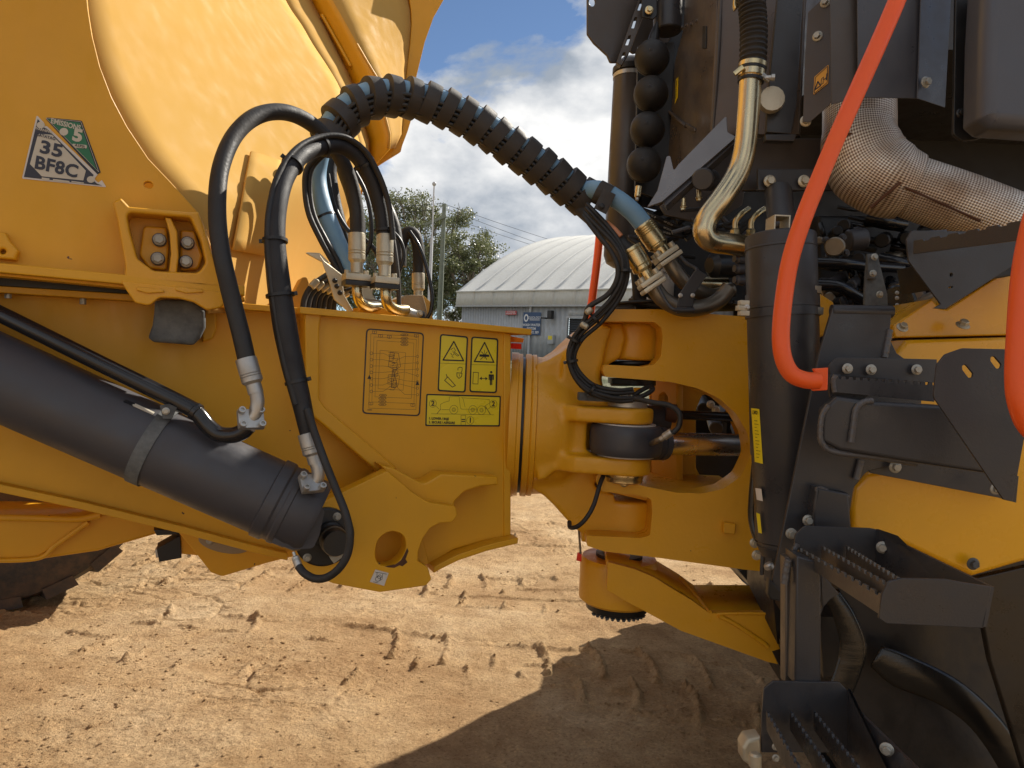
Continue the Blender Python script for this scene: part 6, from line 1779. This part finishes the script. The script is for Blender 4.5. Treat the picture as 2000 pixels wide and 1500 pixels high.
tp("strut_plate", [(1694, 497), (1712, 497), (1712, 545), (1696, 545)], 1.835, .01, 'pad')
for q in ((1708, 502), (1705, 534), (1718, 575)): tbolt(*q, 1.82, 14)
lathe("pulley", [(.05, 0), (.06, .004), (.06, .03), (.055, .034), (.02, .036)], P(1765, 600, 2.0), Vector((-1, -.5, 0)), M['gloss'], tu, 40)
lathe("pulley_rim", [(.058, 0), (.062, .002), (.062, .016), (.058, .018)], P(1772, 595, 1.98), Vector((-1, -.5, 0)), M['dullpipe'], tu, 40)
for y in (572, 582, 596, 610): tbolt(1752, y, 1.9, 8, 'zinc')
tube("drain_pipe", px_path([(1786, 612, 1.95), (1800, 594, 1.92), (1825, 580, 1.9), (1850, 576, 1.9)]), .018, M['dullpipe'], tu)
# ---- wrapped exhaust
def mesh_foil():
    m, nt, b = new_mat('dimpled_heat_foil'); N, L = nt.nodes, nt.links
    uv = N.new('ShaderNodeUVMap')
    mp = N.new('ShaderNodeMapping'); mp.inputs['Scale'].default_value = (150, 150, 1)
    L.new(uv.outputs['UV'], mp.inputs['Vector'])
    sx = N.new('ShaderNodeSeparateXYZ'); L.new(mp.outputs['Vector'], sx.inputs['Vector'])
    outs = []
    for a_ in ('X', 'Y'):
        s = N.new('ShaderNodeMath'); s.operation = 'SINE'; t = N.new('ShaderNodeMath'); t.operation = 'MULTIPLY'; t.inputs[1].default_value = 2 * math.pi
        L.new(sx.outputs[a_], t.inputs[0]); L.new(t.outputs[0], s.inputs[0])
        outs.append(s)
    mu = N.new('ShaderNodeMath'); mu.operation = 'ADD'; L.new(outs[0].outputs[0], mu.inputs[0]); L.new(outs[1].outputs[0], mu.inputs[1])
    mr = N.new('ShaderNodeMapRange'); mr.inputs['From Min'].default_value = -1.2; mr.inputs['From Max'].default_value = 1.0
    L.new(mu.outputs[0], mr.inputs['Value'])
    cm = N.new('ShaderNodeMixRGB'); cm.inputs['Color1'].default_value = (.22, .15, .10, 1); cm.inputs['Color2'].default_value = (.95, .90, .82, 1)
    L.new(mr.outputs['Result'], cm.inputs['Fac'])
    n = N.new('ShaderNodeTexNoise'); n.inputs['Scale'].default_value = 7; n.inputs['Detail'].default_value = 6
    g = N.new('ShaderNodeNewGeometry'); L.new(g.outputs['Position'], n.inputs['Vector'])
    r_ = N.new('ShaderNodeMapRange'); r_.inputs['From Min'].default_value = .42; r_.inputs['From Max'].default_value = .66; r_.inputs['To Max'].default_value = .75
    L.new(n.outputs['Fac'], r_.inputs['Value'])
    c2 = N.new('ShaderNodeMixRGB'); c2.blend_type = 'MULTIPLY'; c2.inputs['Color2'].default_value = (.45, .30, .18, 1)
    L.new(r_.outputs['Result'], c2.inputs['Fac']); L.new(cm.outputs['Color'], c2.inputs['Color1']); L.new(c2.outputs['Color'], b.inputs['Base Color'])
    b.inputs['Metallic'].default_value = .65; b.inputs['Roughness'].default_value = .42
    bp = N.new('ShaderNodeBump'); bp.inputs['Strength'].default_value = .9; bp.inputs['Distance'].default_value = .0012
    L.new(mr.outputs['Result'], bp.inputs['Height']); L.new(bp.outputs['Normal'], b.inputs['Normal'])
    return m
M['foil'] = mesh_foil()
def uvtube(name, pts, r, mat, parent, n=10, segs=48, rad=None):
    path = spline3(px_path(pts), n); fr_ = frames(path)
    bm = bmesh.new(); uvl = bm.loops.layers.uv.new("UVMap")
    rings = []; S = [0]
    for a, b in zip(path, path[1:]): S.append(S[-1] + (b - a).length)
    for i, p in enumerate(path):
        X, Y, t = fr_[i]; q = i / n; rr = r if rad is None else rad(q)
        rings.append([bm.verts.new(p + (X * math.cos(2 * math.pi * k / segs) + Y * math.sin(2 * math.pi * k / segs)) * rr) for k in range(segs)])
    R_ = r
    for i in range(len(path) - 1):
        for k in range(segs):
            f = bm.faces.new((rings[i][k], rings[i][(k + 1) % segs], rings[i + 1][(k + 1) % segs], rings[i + 1][k]))
            us = (k, k + 1, k + 1, k); vs = (i, i, i + 1, i + 1)
            for lp, u, v in zip(f.loops, us, vs): lp[uvl].uv = (2 * math.pi * R_ * u / segs, S[v])
    return obj_bm(name, bm, mat, parent, None, 60)
ex = thing
uvtube("exhaust_wrap", [(1678, 120, 1.98), (1678, 190, 1.96), (1678, 262, 1.94)], .093, M['foil'], tu)
uvtube("exhaust_wrap", [(1676, 246, 1.94), (1680, 285, 1.93), (1698, 325, 1.92), (1738, 352, 1.90), (1776, 366, 1.89)], .104, M['foil'], tu, rad=lambda q: [.090, .100, .106, .100, .088, .088][min(4, int(q))] * (1 - (q % 1)) + [.090, .100, .106, .100, .088, .088][min(5, int(q) + 1)] * (q % 1))
uvtube("exhaust_wrap", [(1768, 362, 1.89), (1850, 390, 1.86), (1920, 416, 1.84), (1990, 444, 1.82)], .080, M['foil'], tu)
uvtube("exhaust_wrap", [(1975, 420, 1.84), (2060, 440, 1.82)], .06, M['foil'], tu)
tube("wrap_seam", px_path([(1620, 262, 1.87), (1660, 262, 1.855), (1700, 250, 1.86)]), .004, M['rust'], tu)
tube("wrap_seam", px_path([(1772, 314, 1.85), (1768, 345, 1.82), (1740, 372, 1.81), (1700, 406, 1.84)]), .004, M['rust'], tu)
tube("wrap_seam", px_path([(1768, 366, 1.81), (1840, 398, 1.785), (1915, 432, 1.765)]), .003, M['rust'], tu)
# ---- hose ends and pipes under the accumulators
for (c0, c1, r_) in (((1288, 478, 2.28), (1322, 500, 2.28), .0),):
    pass
def flange_pair(p, q, name="pipe_flange"):
    n = pxdir(p, q)
    c = P(*p)
    mw = basis(c, n)
    for z0, z1, s_, m_ in ((0, .018, .050, 'paleplate'), (.020, .036, .052, 'paleplate')):
        bm = bmesh.new(); add_box(bm, (-s_ * .78, -s_, z0), (s_ * .78, s_, z1), mw, .008); obj_bm(name, bm, M[m_], tu)
    for sy in (-1, 1):
        for sx in (-1, 1): bolt(mw @ Vector((sx * .026, sy * .036, -.0)), -n, .020, M['paleplate'], tu, 'socket')
flange_pair((1297, 494, 2.31), (1312, 516, 2.31)); flange_pair((1266, 545, 2.28), (1280, 566, 2.28))
tube("steel_pipe", px_path([(1304, 506, 2.31), (1325, 538, 2.31), (1348, 560, 2.33), (1390, 578, 2.40), (1430, 566, 2.42)]), .0255, M['dullpipe'], tu, segs=24)
tube("steel_pipe", px_path([(1276, 560, 2.28), (1296, 585, 2.28), (1330, 602, 2.30), (1372, 600, 2.33), (1404, 586, 2.34), (1424, 562, 2.34)]), .0265, M['dullpipe'], tu, segs=24)
tube("steel_pipe", px_path([(1350, 552, 2.44), (1420, 556, 2.44)]), .024, M['pipe'], tu, smooth=False, segs=24)
tp("pipe_bracket", [(1360, 524, 2), (1382, 537, 2), (1358, 572), (1354, 600), (1322, 600), (1327, 573)], 2.16, .006, 'grey')
tp("pipe_bracket", [(1322, 600), (1356, 600), (1356, 612), (1322, 612)], 2.15, .01, 'grey')
tbolt(1329, 577, 2.15, 9, 'zinc'); tbolt(1353, 577, 2.15, 9, 'zinc')
tube("bracket_strap", px_path([(1286, 562, 2.2), (1300, 588, 2.16), (1312, 602, 2.14), (1326, 606, 2.14), (1356, 606, 2.14)]), .006, M['grey'], tu)
tube("bracket_strap", px_path([(1330, 502, 2.26), (1342, 515, 2.22), (1358, 524, 2.18), (1362, 530, 2.17)]), .006, M['grey'], tu)
lathe("oil_filter", [(.046, 0), (.046, .15), (.04, .16), (0, .16)], P(1288, 600, 2.5), ez, M['white'], tu, 32)
OF = vplane(1293, 533, 2.44, 0)
textpx("VO", OF, 1300, 533, 5, M['ink'], tu, lift=.001, bold=.03)
ik = PInk(OF); ik.F([(1268, 566), (1272, 556), (1275, 566)]); ik.L([(1278, 558), (1284, 558)], .002); ik.L([(1278, 562), (1284, 562)], .002); ik.L([(1278, 566), (1284, 566)], .002); ik.done("filter_print", M['ink'], tu, .001)['kind'] = 'stuff'
cyl2("dark_canister", P(1385, 518, 2.35), P(1448, 518, 2.4), .042, M['black'], tu, 40, .02)
for y in (507, 526, 548): lathe("plug_cap", [(.014, 0), (.014, .02), (.01, .024), (.01, .03)], P(1452, y, 2.0), Vector((-1, -.3, 0)), M['barrel'], tu, 14)
for x in (1436, 1467):
    cyl2("union_nut", P(x, 462, 2.1), P(x, 447, 2.1), .0145, M['chromate'], tu, 6)
    tube("small_elbow", px_path([(x, 450, 2.1), (x + 1, 432, 2.1), (x + 12, 418, 2.1), (x + 26, 408, 2.12)]), .0085, M['chromate'], tu)
for k in range(26):
    x, y = rg.uniform(1330, 1460), rg.uniform(395, 470); d = rg.uniform(2.2, 2.5)
    tube("harness_hose", px_path([(x, y, d), (x + rg.uniform(-30, 30), y + rg.uniform(-25, 25), d), (x + rg.uniform(-50, 50), y + rg.uniform(-25, 40), d)]), rg.uniform(.005, .011), M[rg.choice(['black', 'rubber', 'soot', 'barrel'])], tu, n=6, segs=8)
for k in range(14):
    x, y = rg.uniform(1225, 1330), rg.uniform(430, 600); d = rg.uniform(2.45, 2.65)
    tube("harness_hose", px_path([(x, y, d), (x + rg.uniform(-20, 40), y + rg.uniform(-25, 25), d), (x + rg.uniform(0, 60), y + rg.uniform(-25, 30), d)]), rg.uniform(.007, .016), M[rg.choice(['black', 'rubber', 'soot', 'barrel'])], tu, n=6, segs=8)
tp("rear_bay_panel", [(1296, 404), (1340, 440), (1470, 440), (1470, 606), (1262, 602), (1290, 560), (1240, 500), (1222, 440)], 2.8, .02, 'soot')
tube("vent_hose", px_path([(1222, 500, 2.5), (1236, 520, 2.48), (1242, 560, 2.46), (1246, 585, 2.46), (1280, 596, 2.44), (1330, 602, 2.42)]), .013, M['rubber'], tu)
cyl2("hitch_cover", P(1262, 600, 2.56), P(1262, 595, 2.56), .15, M['black'], tu, 64)
cyl2("hitch_nut", P(1243, 594, 2.5), P(1243, 582, 2.5), .028, M['black'], tu, 6); cyl2("hitch_nut", P(1243, 584, 2.5), P(1243, 578, 2.5), .02, M['black'], tu, 20)
cyl2("deck_plate", P(1420, 602, 2.5), P(1420, 594, 2.5), .12, M['black'], tu, 40)
for q in ((1378, 594), (1404, 594), (1436, 594)): bolt(P(q[0], q[1], 2.38), ez, .024, M['barrel'], tu)
# ---- vertical grey cylinder (air cleaner)
va, vb = P(1524, 460, 1.75), P(1540, 1085, 1.75)
vd = (vb - va).normalized(); VL = (vb - va).length; VR = .0835
lathe("filter_housing", [(0, -.004), (VR - .012, -.004), (VR - .002, .0), (VR, .006), (VR, .030), (VR + .0015, .032), (VR + .0015, .034), (VR, .036), (VR, VL * .68), (VR - .003, VL * .69), (VR - .003, VL * .76), (VR - .005, VL * .765), (VR - .006, VL * .95), (VR - .012, VL * .955), (VR - .012, VL * .965), (VR - .009, VL * .968), (VR - .02, VL), (0, VL)], va, vd, M['grey'], tu, 72)
for y in (578, 592): pass
cc = va + vd * (VL * .205)
lathe("clamp_band", [(VR, -.018), (VR + .003, -.018), (VR + .003, .018), (VR, .018)], cc, vd, M['grey'], tu, 72)
lathe("clamp_band", [(VR, -.010), (VR + .004, -.010), (VR + .004, .010), (VR, .010)], cc + vd * .03, vd, M['grey'], tu, 72)
for (x, y) in ((1448, 602), (1452, 592), (1452, 612)):
    bm = bmesh.new(); add_box(bm, (-.011, -.012, -.006), (.011, .012, .006), Matrix.Translation(P(x, y, 1.70)), .002); obj_bm("clamp_latch", bm, M['paleplate'], tu)
tbolt(1459, 600, 1.665, 11, 'zinc')
for (x, y) in ((1594, 566), (1598, 608)):
    bm = bmesh.new(); add_box(bm, (-.008, -.012, -.009), (.008, .012, .009), Matrix.Translation(P(x, y, 1.70)), .002); obj_bm("clamp_latch", bm, M['dullpipe'], tu)
for k in range(6):
    an = k * 1.05 + .4
    bm = bmesh.new(); add_box(bm, (-.004, -.012, -.06), (.004, .012, 0), basis(vb + Vector((.06 * math.cos(an), .06 * math.sin(an), 0)), ez, Vector((math.cos(an), math.sin(an), 0))), .002); obj_bm("housing_rib", bm, M['grey'], tu)
cyl2("drain_fitting", P(1499, 1100, 1.7), P(1505, 1112, 1.7), .012, M['zinc'], tu, 10)
# labels curved round the housing
def cyl_label(name, pts, mat, parent, lift, nseg=6):
    """quad label wrapped on the vertical housing"""
    def hit_c(px, py, off):
        o_ = EYE; d_ = ray(px, py).normalized(); w_ = o_ - va
        A = d_ - vd * d_.dot(vd); B = w_ - vd * w_.dot(vd)
        a_, b_, c_ = A.dot(A), 2 * A.dot(B), B.dot(B) - (VR + off) ** 2
        ds = b_ * b_ - 4 * a_ * c_
        t = (-b_ - math.sqrt(ds)) / (2 * a_) if ds > 0 else -b_ / (2 * a_)
        return o_ + d_ * t
    rows = []
    for j in range(2):
        a, b = (pts[0], pts[1]) if j == 0 else (pts[3], pts[2])
        rows.append([hit_c(a[0] + (b[0] - a[0]) * k / nseg, a[1] + (b[1] - a[1]) * k / nseg, lift) for k in range(nseg + 1)])
    return sheet(name, rows, 0, M[mat], parent, offset=1)
yl = cyl_label("service_label", [(1467, 797), (1483, 799), (1490, 906), (1474, 902)], 'decal', tu, .001)
LP2 = vplane(1478, 850, 1.735, -40)
def hp(px, py):
    o_ = EYE; d_ = ray(px, py).normalized(); w_ = o_ - va; A = d_ - vd * d_.dot(vd); B = w_ - vd * w_.dot(vd)
    a_, b_, c_ = A.dot(A), 2 * A.dot(B), B.dot(B) - VR ** 2; ds = max(b_ * b_ - 4 * a_ * c_, 0); p = o_ + d_ * ((-b_ - math.sqrt(ds)) / (2 * a_))
    n = (p - va) - vd * (p - va).dot(vd); return p, n.normalized()
p, n = hp(1476, 806); pl_ = Plane(p, ez.cross(n)); text("LVO", pl_, .001, 0, .0125, M['ink'], yl, bold=.03, lift=.003, sx=.8)
for j in range(12):
    y = 822 + j * 6.5
    x = 1477 + (y - 800) * .065
    p, n = hp(x, y); pl_ = Plane(p, ez.cross(n)); ik = Ink(); ik.line([(-.007, 0), (.004 + .004 * math.sin(j * 2.2), 0)], .0011); ik.build("label_line", pl_, M['ink'], yl, .0025)
cyl_label("white_label", [(1475, 953), (1487, 955), (1490, 979), (1478, 976)], 'white', tu, .0012)
cyl_label("fluid_label", [(1477, 1001), (1484, 1004), (1488, 1042), (1481, 1040)], 'decal', tu, .0012)
bm = bmesh.new()
for (x0, x1, z0, z1) in ((-.019, -.016, 0, .034), (.016, .019, 0, .034), (-.016, .016, .031, .034)): add_box(bm, (x0, -.03, z0), (x1, .03, z1), Matrix.Translation(P(1518, 452, 1.73)))
obj_bm("top_bracket", bm, M['paleplate'], tu)
cyl2("intake_neck", P(1528, 455, 1.9), P(1520, 372, 1.98), .036, M['grey'], tu, 40)
tube("side_hose", px_path([(1478, 900, 1.82), (1472, 960, 1.82), (1470, 1010, 1.82), (1478, 1045, 1.81), (1490, 1056, 1.8)]), .012, M['gloss'], tu)
for q in ((1474, 1060), (1478, 1084)): tbolt(*q, 1.84, 20, 'paleplate')

# ---- ladder strut and steps
STR = vplane(1620, 900, 1.60, 0)
sp_out = [(1627, 600), (1742, 602), (1739, 640), (1737, 660), (1752, 690), (1780, 710), (1800, 716), (1800, 900), (1722, 914, 6), (1692, 922, 20), (1668, 952, 20), (1660, 1000), (1656, 1050), (1604, 1200), (1500, 1168, 6), (1508, 1140), (1600, 690)]
plate("ladder_strut", sp_out, STR, .010, M['grey'], tu, bevel=.002)
tube("strut_roll", [STR.off(-.012).hit(1624, 607), STR.off(-.012).hit(1742, 609)], .014, M['grey'], tu, smooth=False, segs=24)
plate("lower_tab", [(1503, 1130), (1530, 1160), (1535, 1174), (1506, 1172, 5), (1500, 1160)], STR.off(.01), .02, M['black'], tu, bevel=.003)
def weld(pts, d, r=.006):
    p = px_path([(x, y, d) for x, y in pts]); path = spline3(p, 10)
    bm = bmesh.new(); rr = [r * (1 + .05 * math.sin(i * 1.3) + .03 * math.sin(i * 3.7)) for i in range(len(path))]
    add_tube(bm, path, rr, 10); return obj_bm("weld_bead", bm, M['weld'], tu)
weld([(1738, 644), (1733, 670), (1728, 698)], 1.59, .007)
weld([(1682, 898), (1678, 915), (1672, 936)], 1.592, .007)
# upper step assembly
US = vplane(1720, 740, 1.50, 0)
plate("step_side", [(1619, 712, 14), (1636, 698, 10), (1760, 700), (1830, 702), (1830, 748), (1622, 733)], US, .006, M['grey'], tu, bevel=.001)
plate("step_gusset", [(1621, 732), (1640, 732), (1700, 770), (1673, 795), (1662, 866, 2), (1654, 862), (1619, 768)], US.off(.012), .006, M['grey'], tu, bevel=.001)
def serrated(name, a, b, h, d0, d1, mat='grey', teeth=12, th=.005, parent=None, dip=.006):
    """toothed tread strip between two picture points, hanging h picture units down"""
    A, B = P(*a, d0), P(*b, d1)
    h0, h1 = (h if isinstance(h, tuple) else (h, h))
    A2, B2 = P(a[0] + (0), a[1] + h0, d0), P(b[0], b[1] + h1, d1)
    u = (B - A).normalized(); up = (A - A2); up = (up - u * up.dot(u)).normalized()
    pl = Plane(A, u, up)
    L_ = (B - A).length; H0 = (A - A2).dot(up) ; H1 = (B - B2).dot(up)
    top = []
    for k in range(teeth):
        x0 = L_ * k / teeth; w = L_ / teeth
        top += [(x0 + w * .05, 0), (x0 + w * .55, 0), (x0 + w * .62, -dip), (x0 + w * .95, -dip)]
    if pl.u.dot(u) < 0: pass
    lp = [(0, -H0), (0, 0)] + top[1:] + [(L_, 0), (L_, -H1)]
    me = _fill_mesh([[(q[0], q[1]) for q in lp]], th, .0006)
    finish(me, M[mat], 30); me.name = name
    o = bpy.data.objects.new(name, me)
    mw = Matrix(((u.x, up.x, u.cross(up).x, A.x), (u.y, up.y, u.cross(up).y, A.y), (u.z, up.z, u.cross(up).z, A.z), (0, 0, 0, 1)))
    return link(o, parent or tu, mw)
serrated("tread_strip", (1630, 734), (1828, 747), (32, 38), 1.47, 1.44, teeth=14)
for (q, d) in (((1655, 720), 1.49), ((1701, 722), 1.49), ((1790, 722), 1.49)): tbolt(*q, d, 21)
weld([(1632, 733), (1627, 745), (1630, 766)], 1.465, .005)
weld([(1704, 783), (1686, 786), (1672, 800), (1667, 830), (1662, 864)], 1.44, .0065)
plate("step_tube", [(1606, 800, 14), (1634, 774), (1700, 784), (1842, 792), (1900, 800), (1930, 925), (1800, 906), (1640, 880, 12), (1604, 862, 12)], vplane(1700, 840, 1.44, -14), .05, M['brownstep'] if 'brownstep' in M else M['grey'], tu, bevel=.008, segs=4)
weld([(1618, 792), (1606, 812), (1602, 842), (1606, 866), (1628, 882), (1700, 892), (1790, 905)], 1.46, .006)
EPn = vplane(1900, 820, 1.22, -10)
plate("step_end_plate", [(1846, 692, 14), (1880, 680, 14), (2080, 685), (2060, 760), (2000, 860), (1978, 980, 3), (1960, 976), (1823, 775, 18), (1830, 712, 10)], EPn, .006, M['grey'], tu,
      holes=[[(1879, 714, 5), (1886, 712, 5), (1901, 730, 5), (1899, 738, 5), (1892, 738, 5), (1880, 722, 5)], [(1935, 697, 5), (1942, 696, 5), (1956, 712, 5), (1954, 720, 5), (1946, 720, 5), (1935, 705, 5)]], bevel=.001)
plate("lower_band", [(1700, 888), (1990, 930), (1985, 982), (1950, 972), (1690, 922, 8), (1720, 905)], vplane(1850, 930, 1.60, -6), .008, M['grey'], tu, bevel=.001)
tbolt(1748, 912, 1.585, 24); tbolt(1944, 955, 1.52, 22)
# upper right platform
plate("platform_plate", [(1771, 468, 10), (1782, 450, 8), (1900, 452), (2080, 440), (2080, 470), (1990, 512), (1846, 604, 2), (1824, 602), (1838, 594), (1775, 510, 6)], vplane(1880, 500, 1.46, 0), .006, M['grey'], tu, holes=[oval(1858, 537, 3, 4), [(1853, 560), (1861, 559), (1861, 562), (1853, 563)]], bevel=.001)
serrated("tread_strip", (1784, 470), (2060, 418), (26, 42), 1.45, 1.15, teeth=7, dip=.004)
plate("tread_top", [(1786, 452), (1850, 448), (1850, 470), (1790, 474)], vplane(1800, 460, 1.48, 0), .006, M['grey2'], tu, bevel=.001)
plate("platform_plate", [(1850, 505), (2080, 440), (2080, 520), (1860, 560)], vplane(1950, 500, 1.50, 0), .2, M['black'], tu, bevel=.004)
tube("copper_pipe", px_path([(1880, 478, 1.6), (1950, 486, 1.6), (2050, 476, 1.6)]), .008, M['pipe'], tu)
# ---- yellow fender
FN = vplane(1830, 900, 1.66, -4)
plate("fender_panel", [(1740, 702), (1770, 664), (2090, 655), (2090, 1072), (1992, 1100), (1900, 1127), (1850, 1104), (1756, 1060, 20), (1700, 1045), (1664, 1034), (1662, 990), (1668, 952, 18), (1694, 924, 18), (1740, 914), (1760, 800)], FN, .30, M['fender'], tu, bevel=.012, segs=4)
plate("fender_top", [(1745, 634), (1750, 632), (1820, 584), (1836, 602), (1850, 604), (1990, 512), (2090, 500), (2090, 652), (1748, 660), (1744, 646)], vplane(1880, 600, 1.69, -4), .25, M['fender'], tu, bevel=.004)
tbolt(1762, 640, 1.66, 22, 'paleplate', n=Vector((0, -.8, .6))); tbolt(1880, 636, 1.64, 26, 'paleplate', n=Vector((0, -.6, .8)))
tbolt(1900, 1101, 1.64, 24, 'pad')
plate("frame_corner", [(1600, 572), (1628, 590), (1640, 640), (1600, 660)], vplane(1610, 600, 1.95, 0), .06, M['cast'], tu, bevel=.004)
# ---- lower step
D0, D1 = 1.50, 1.165
def G(x, y, d): return P(x, y, d)
ls_back = vplane(1630, 1060, D0, 0)
plate("step_back", [(1552, 1058), (1554, 1044, 10), (1572, 1027, 10), (1700, 1032), (1712, 1034, 4), (1712, 1130), (1560, 1080)], ls_back, .006, M['grey'], tu, bevel=.001)
prism3("step_wing", [G(1710, 1033, D0), G(1748, 1046, D0 - .02), G(1766, 1064, D0 - .05), G(1935, 1146, D1), G(1920, 1224, D1), G(1710, 1110, D0)], [p + Vector((.006, 0, 0)) for p in (G(1710, 1033, D0), G(1748, 1046, D0 - .02), G(1766, 1064, D0 - .05), G(1935, 1146, D1), G(1920, 1224, D1), G(1710, 1110, D0))], M['grey'], tu)
plate("step_front", [(1736, 1136, 14), (1760, 1130, 8), (1850, 1132), (1880, 1138), (1936, 1146, 2), (1921, 1227, 3), (1732, 1218, 6), (1717, 1208, 3), (1724, 1160)], vplane(1830, 1180, D1, 0), .006, M['grey'], tu, bevel=.001)
serrated("tread_strip", (1557, 1068), (1732, 1166), (26, 44), D0 - .01, D1 + .006, teeth=13, mat='paletread')
serrated("tread_strip", (1604, 1066), (1742, 1144), (26, 36), D0 - .01, D1 + .006, teeth=13, mat='paletread')
serrated("tread_strip", (1652, 1066), (1756, 1130), (26, 40), D0 - .01, D1 + .006, teeth=13, mat='paletread')
for (a, d) in (((1578, 1016), 1.585), ((1545, 1042), 1.585)): tbolt(*a, d, 22)
tbolt(1724, 1069, 1.48, 24, n=Vector((-.5, -1, 0)))
weld([(1557, 1062), (1551, 1078), (1555, 1094)], D0 - .015, .006)
plate("strut_box", [(1596, 952, 3), (1658, 964), (1664, 1040), (1588, 1030), (1590, 985)], vplane(1625, 1000, 1.57, 0), .05, M['grey'], tu, bevel=.005)
weld([(1594, 960), (1600, 953), (1625, 962), (1658, 970)], 1.575, .005)
# post
pz = [(1556, 1085), (1604, 1100), (1604, 1335), (1552, 1335)]
tp("ladder_post", pz, 1.42, .06, 'grey', bevel=.004, yaw=0)
tp("ladder_post_flange", [(1534, 1090), (1556, 1085), (1552, 1335), (1534, 1335)], 1.46, .03, 'lightside' if 'lightside' in M else 'brown', yaw=0)
weld([(1540, 1092), (1536, 1112), (1532, 1140)], 1.44, .008)
plate("strut_leg", [(1604, 1120), (1640, 1160), (1622, 1172), (1606, 1190)], vplane(1615, 1150, 1.56, 0), .02, M['grey'], tu, bevel=.003)
# bottom step
E0, E1 = 1.42, 1.05
plate("step_back", [(1488, 1400), (1492, 1345, 12), (1510, 1331, 8), (1640, 1333, 8), (1656, 1350, 6), (1664, 1380), (1664, 1470), (1488, 1470)], vplane(1570, 1400, E0, 0), .006, M['grey'], tu, bevel=.001)
prism3("step_wing", [G(1655, 1345, E0), G(1663, 1376, E0), G(1850, 1560, E1), G(1800, 1640, E1), G(1655, 1470, E0)], [p + Vector((.006, 0, 0)) for p in (G(1655, 1345, E0), G(1663, 1376, E0), G(1850, 1560, E1), G(1800, 1640, E1), G(1655, 1470, E0))], M['grey'], tu)
for (x0, x1) in ((1496, 1595), (1542, 1660), (1588, 1726)):
    serrated("tread_strip", (x0, 1388), (x1, 1560), (36, 60), E0 - .01, E1, teeth=14)
tbolt(1732, 1463, 1.22, 26, n=Vector((-.6, -1, 0)))
for y in (1458, 1480): tbolt(1515, y, 1.40, 15)
tp("hinge_block", [(1451, 1462, 8), (1460, 1446, 8), (1486, 1441), (1486, 1500), (1470, 1500, 4), (1466, 1497), (1452, 1488, 6)], 1.42, .04, 'paleplate', bevel=.006)
cyl2("hinge_pin", P(1475, 1470, 1.38), P(1475, 1500, 1.38), .012, M['paleplate'], tu, 20)
# ---- orange handrails
hr = [(1772, -60, 1.42), (1752, 0, 1.42), (1718, 80, 1.42), (1680, 165, 1.42), (1640, 255, 1.42), (1602, 345, 1.42), (1568, 430, 1.42), (1543, 510, 1.42), (1530, 590, 1.42), (1525, 655, 1.42), (1530, 700, 1.42), (1546, 730, 1.42), (1572, 742, 1.42), (1600, 744, 1.42)]
tube("handrail", px_path(hr), .0170, M['orange'], tu, n=8, segs=32)
plate("handrail_tab", [(1588, 720, 2), (1618, 718), (1617, 762, 3), (1588, 764, 4), (1586, 758), (1598, 742)], vplane(1602, 742, 1.43, 0), .008, M['orange'], tu, bevel=.002)
hr = [(2080, 300, 1.10), (2030, 400, 1.08), (2008, 480, 1.08), (1996, 560, 1.08), (1989, 660, 1.08), (1986, 740, 1.08), (1992, 790, 1.08), (2012, 835, 1.08), (2050, 860, 1.08)]
tube("handrail", px_path(hr), .0160, M['orange'], tu, n=8, segs=32)
tube("handrail", px_path([(1173, 440, 3.9), (1166, 510, 3.9), (1157, 580, 3.9), (1148, 650, 3.9)]), .022, M['orange'], tu, n=8, segs=24)
tube("handrail", px_path([(1250, 520, 3.9), (1248, 570, 3.9)]), .012, M['orange'], tu, n=8, segs=24)
# ---- unseen mass of the machine: cab and chassis boxes sized for its ground shadow
box("cab_body", (1.0, 2.2, 2.55), (4.5, 4.3, 3.4), M['grey'], tu, None, .05)
box("chassis_block", (1.02, 3.35, 0.95), (4.5, 4.32, 2.54), M['soot'], tu, None, .03)
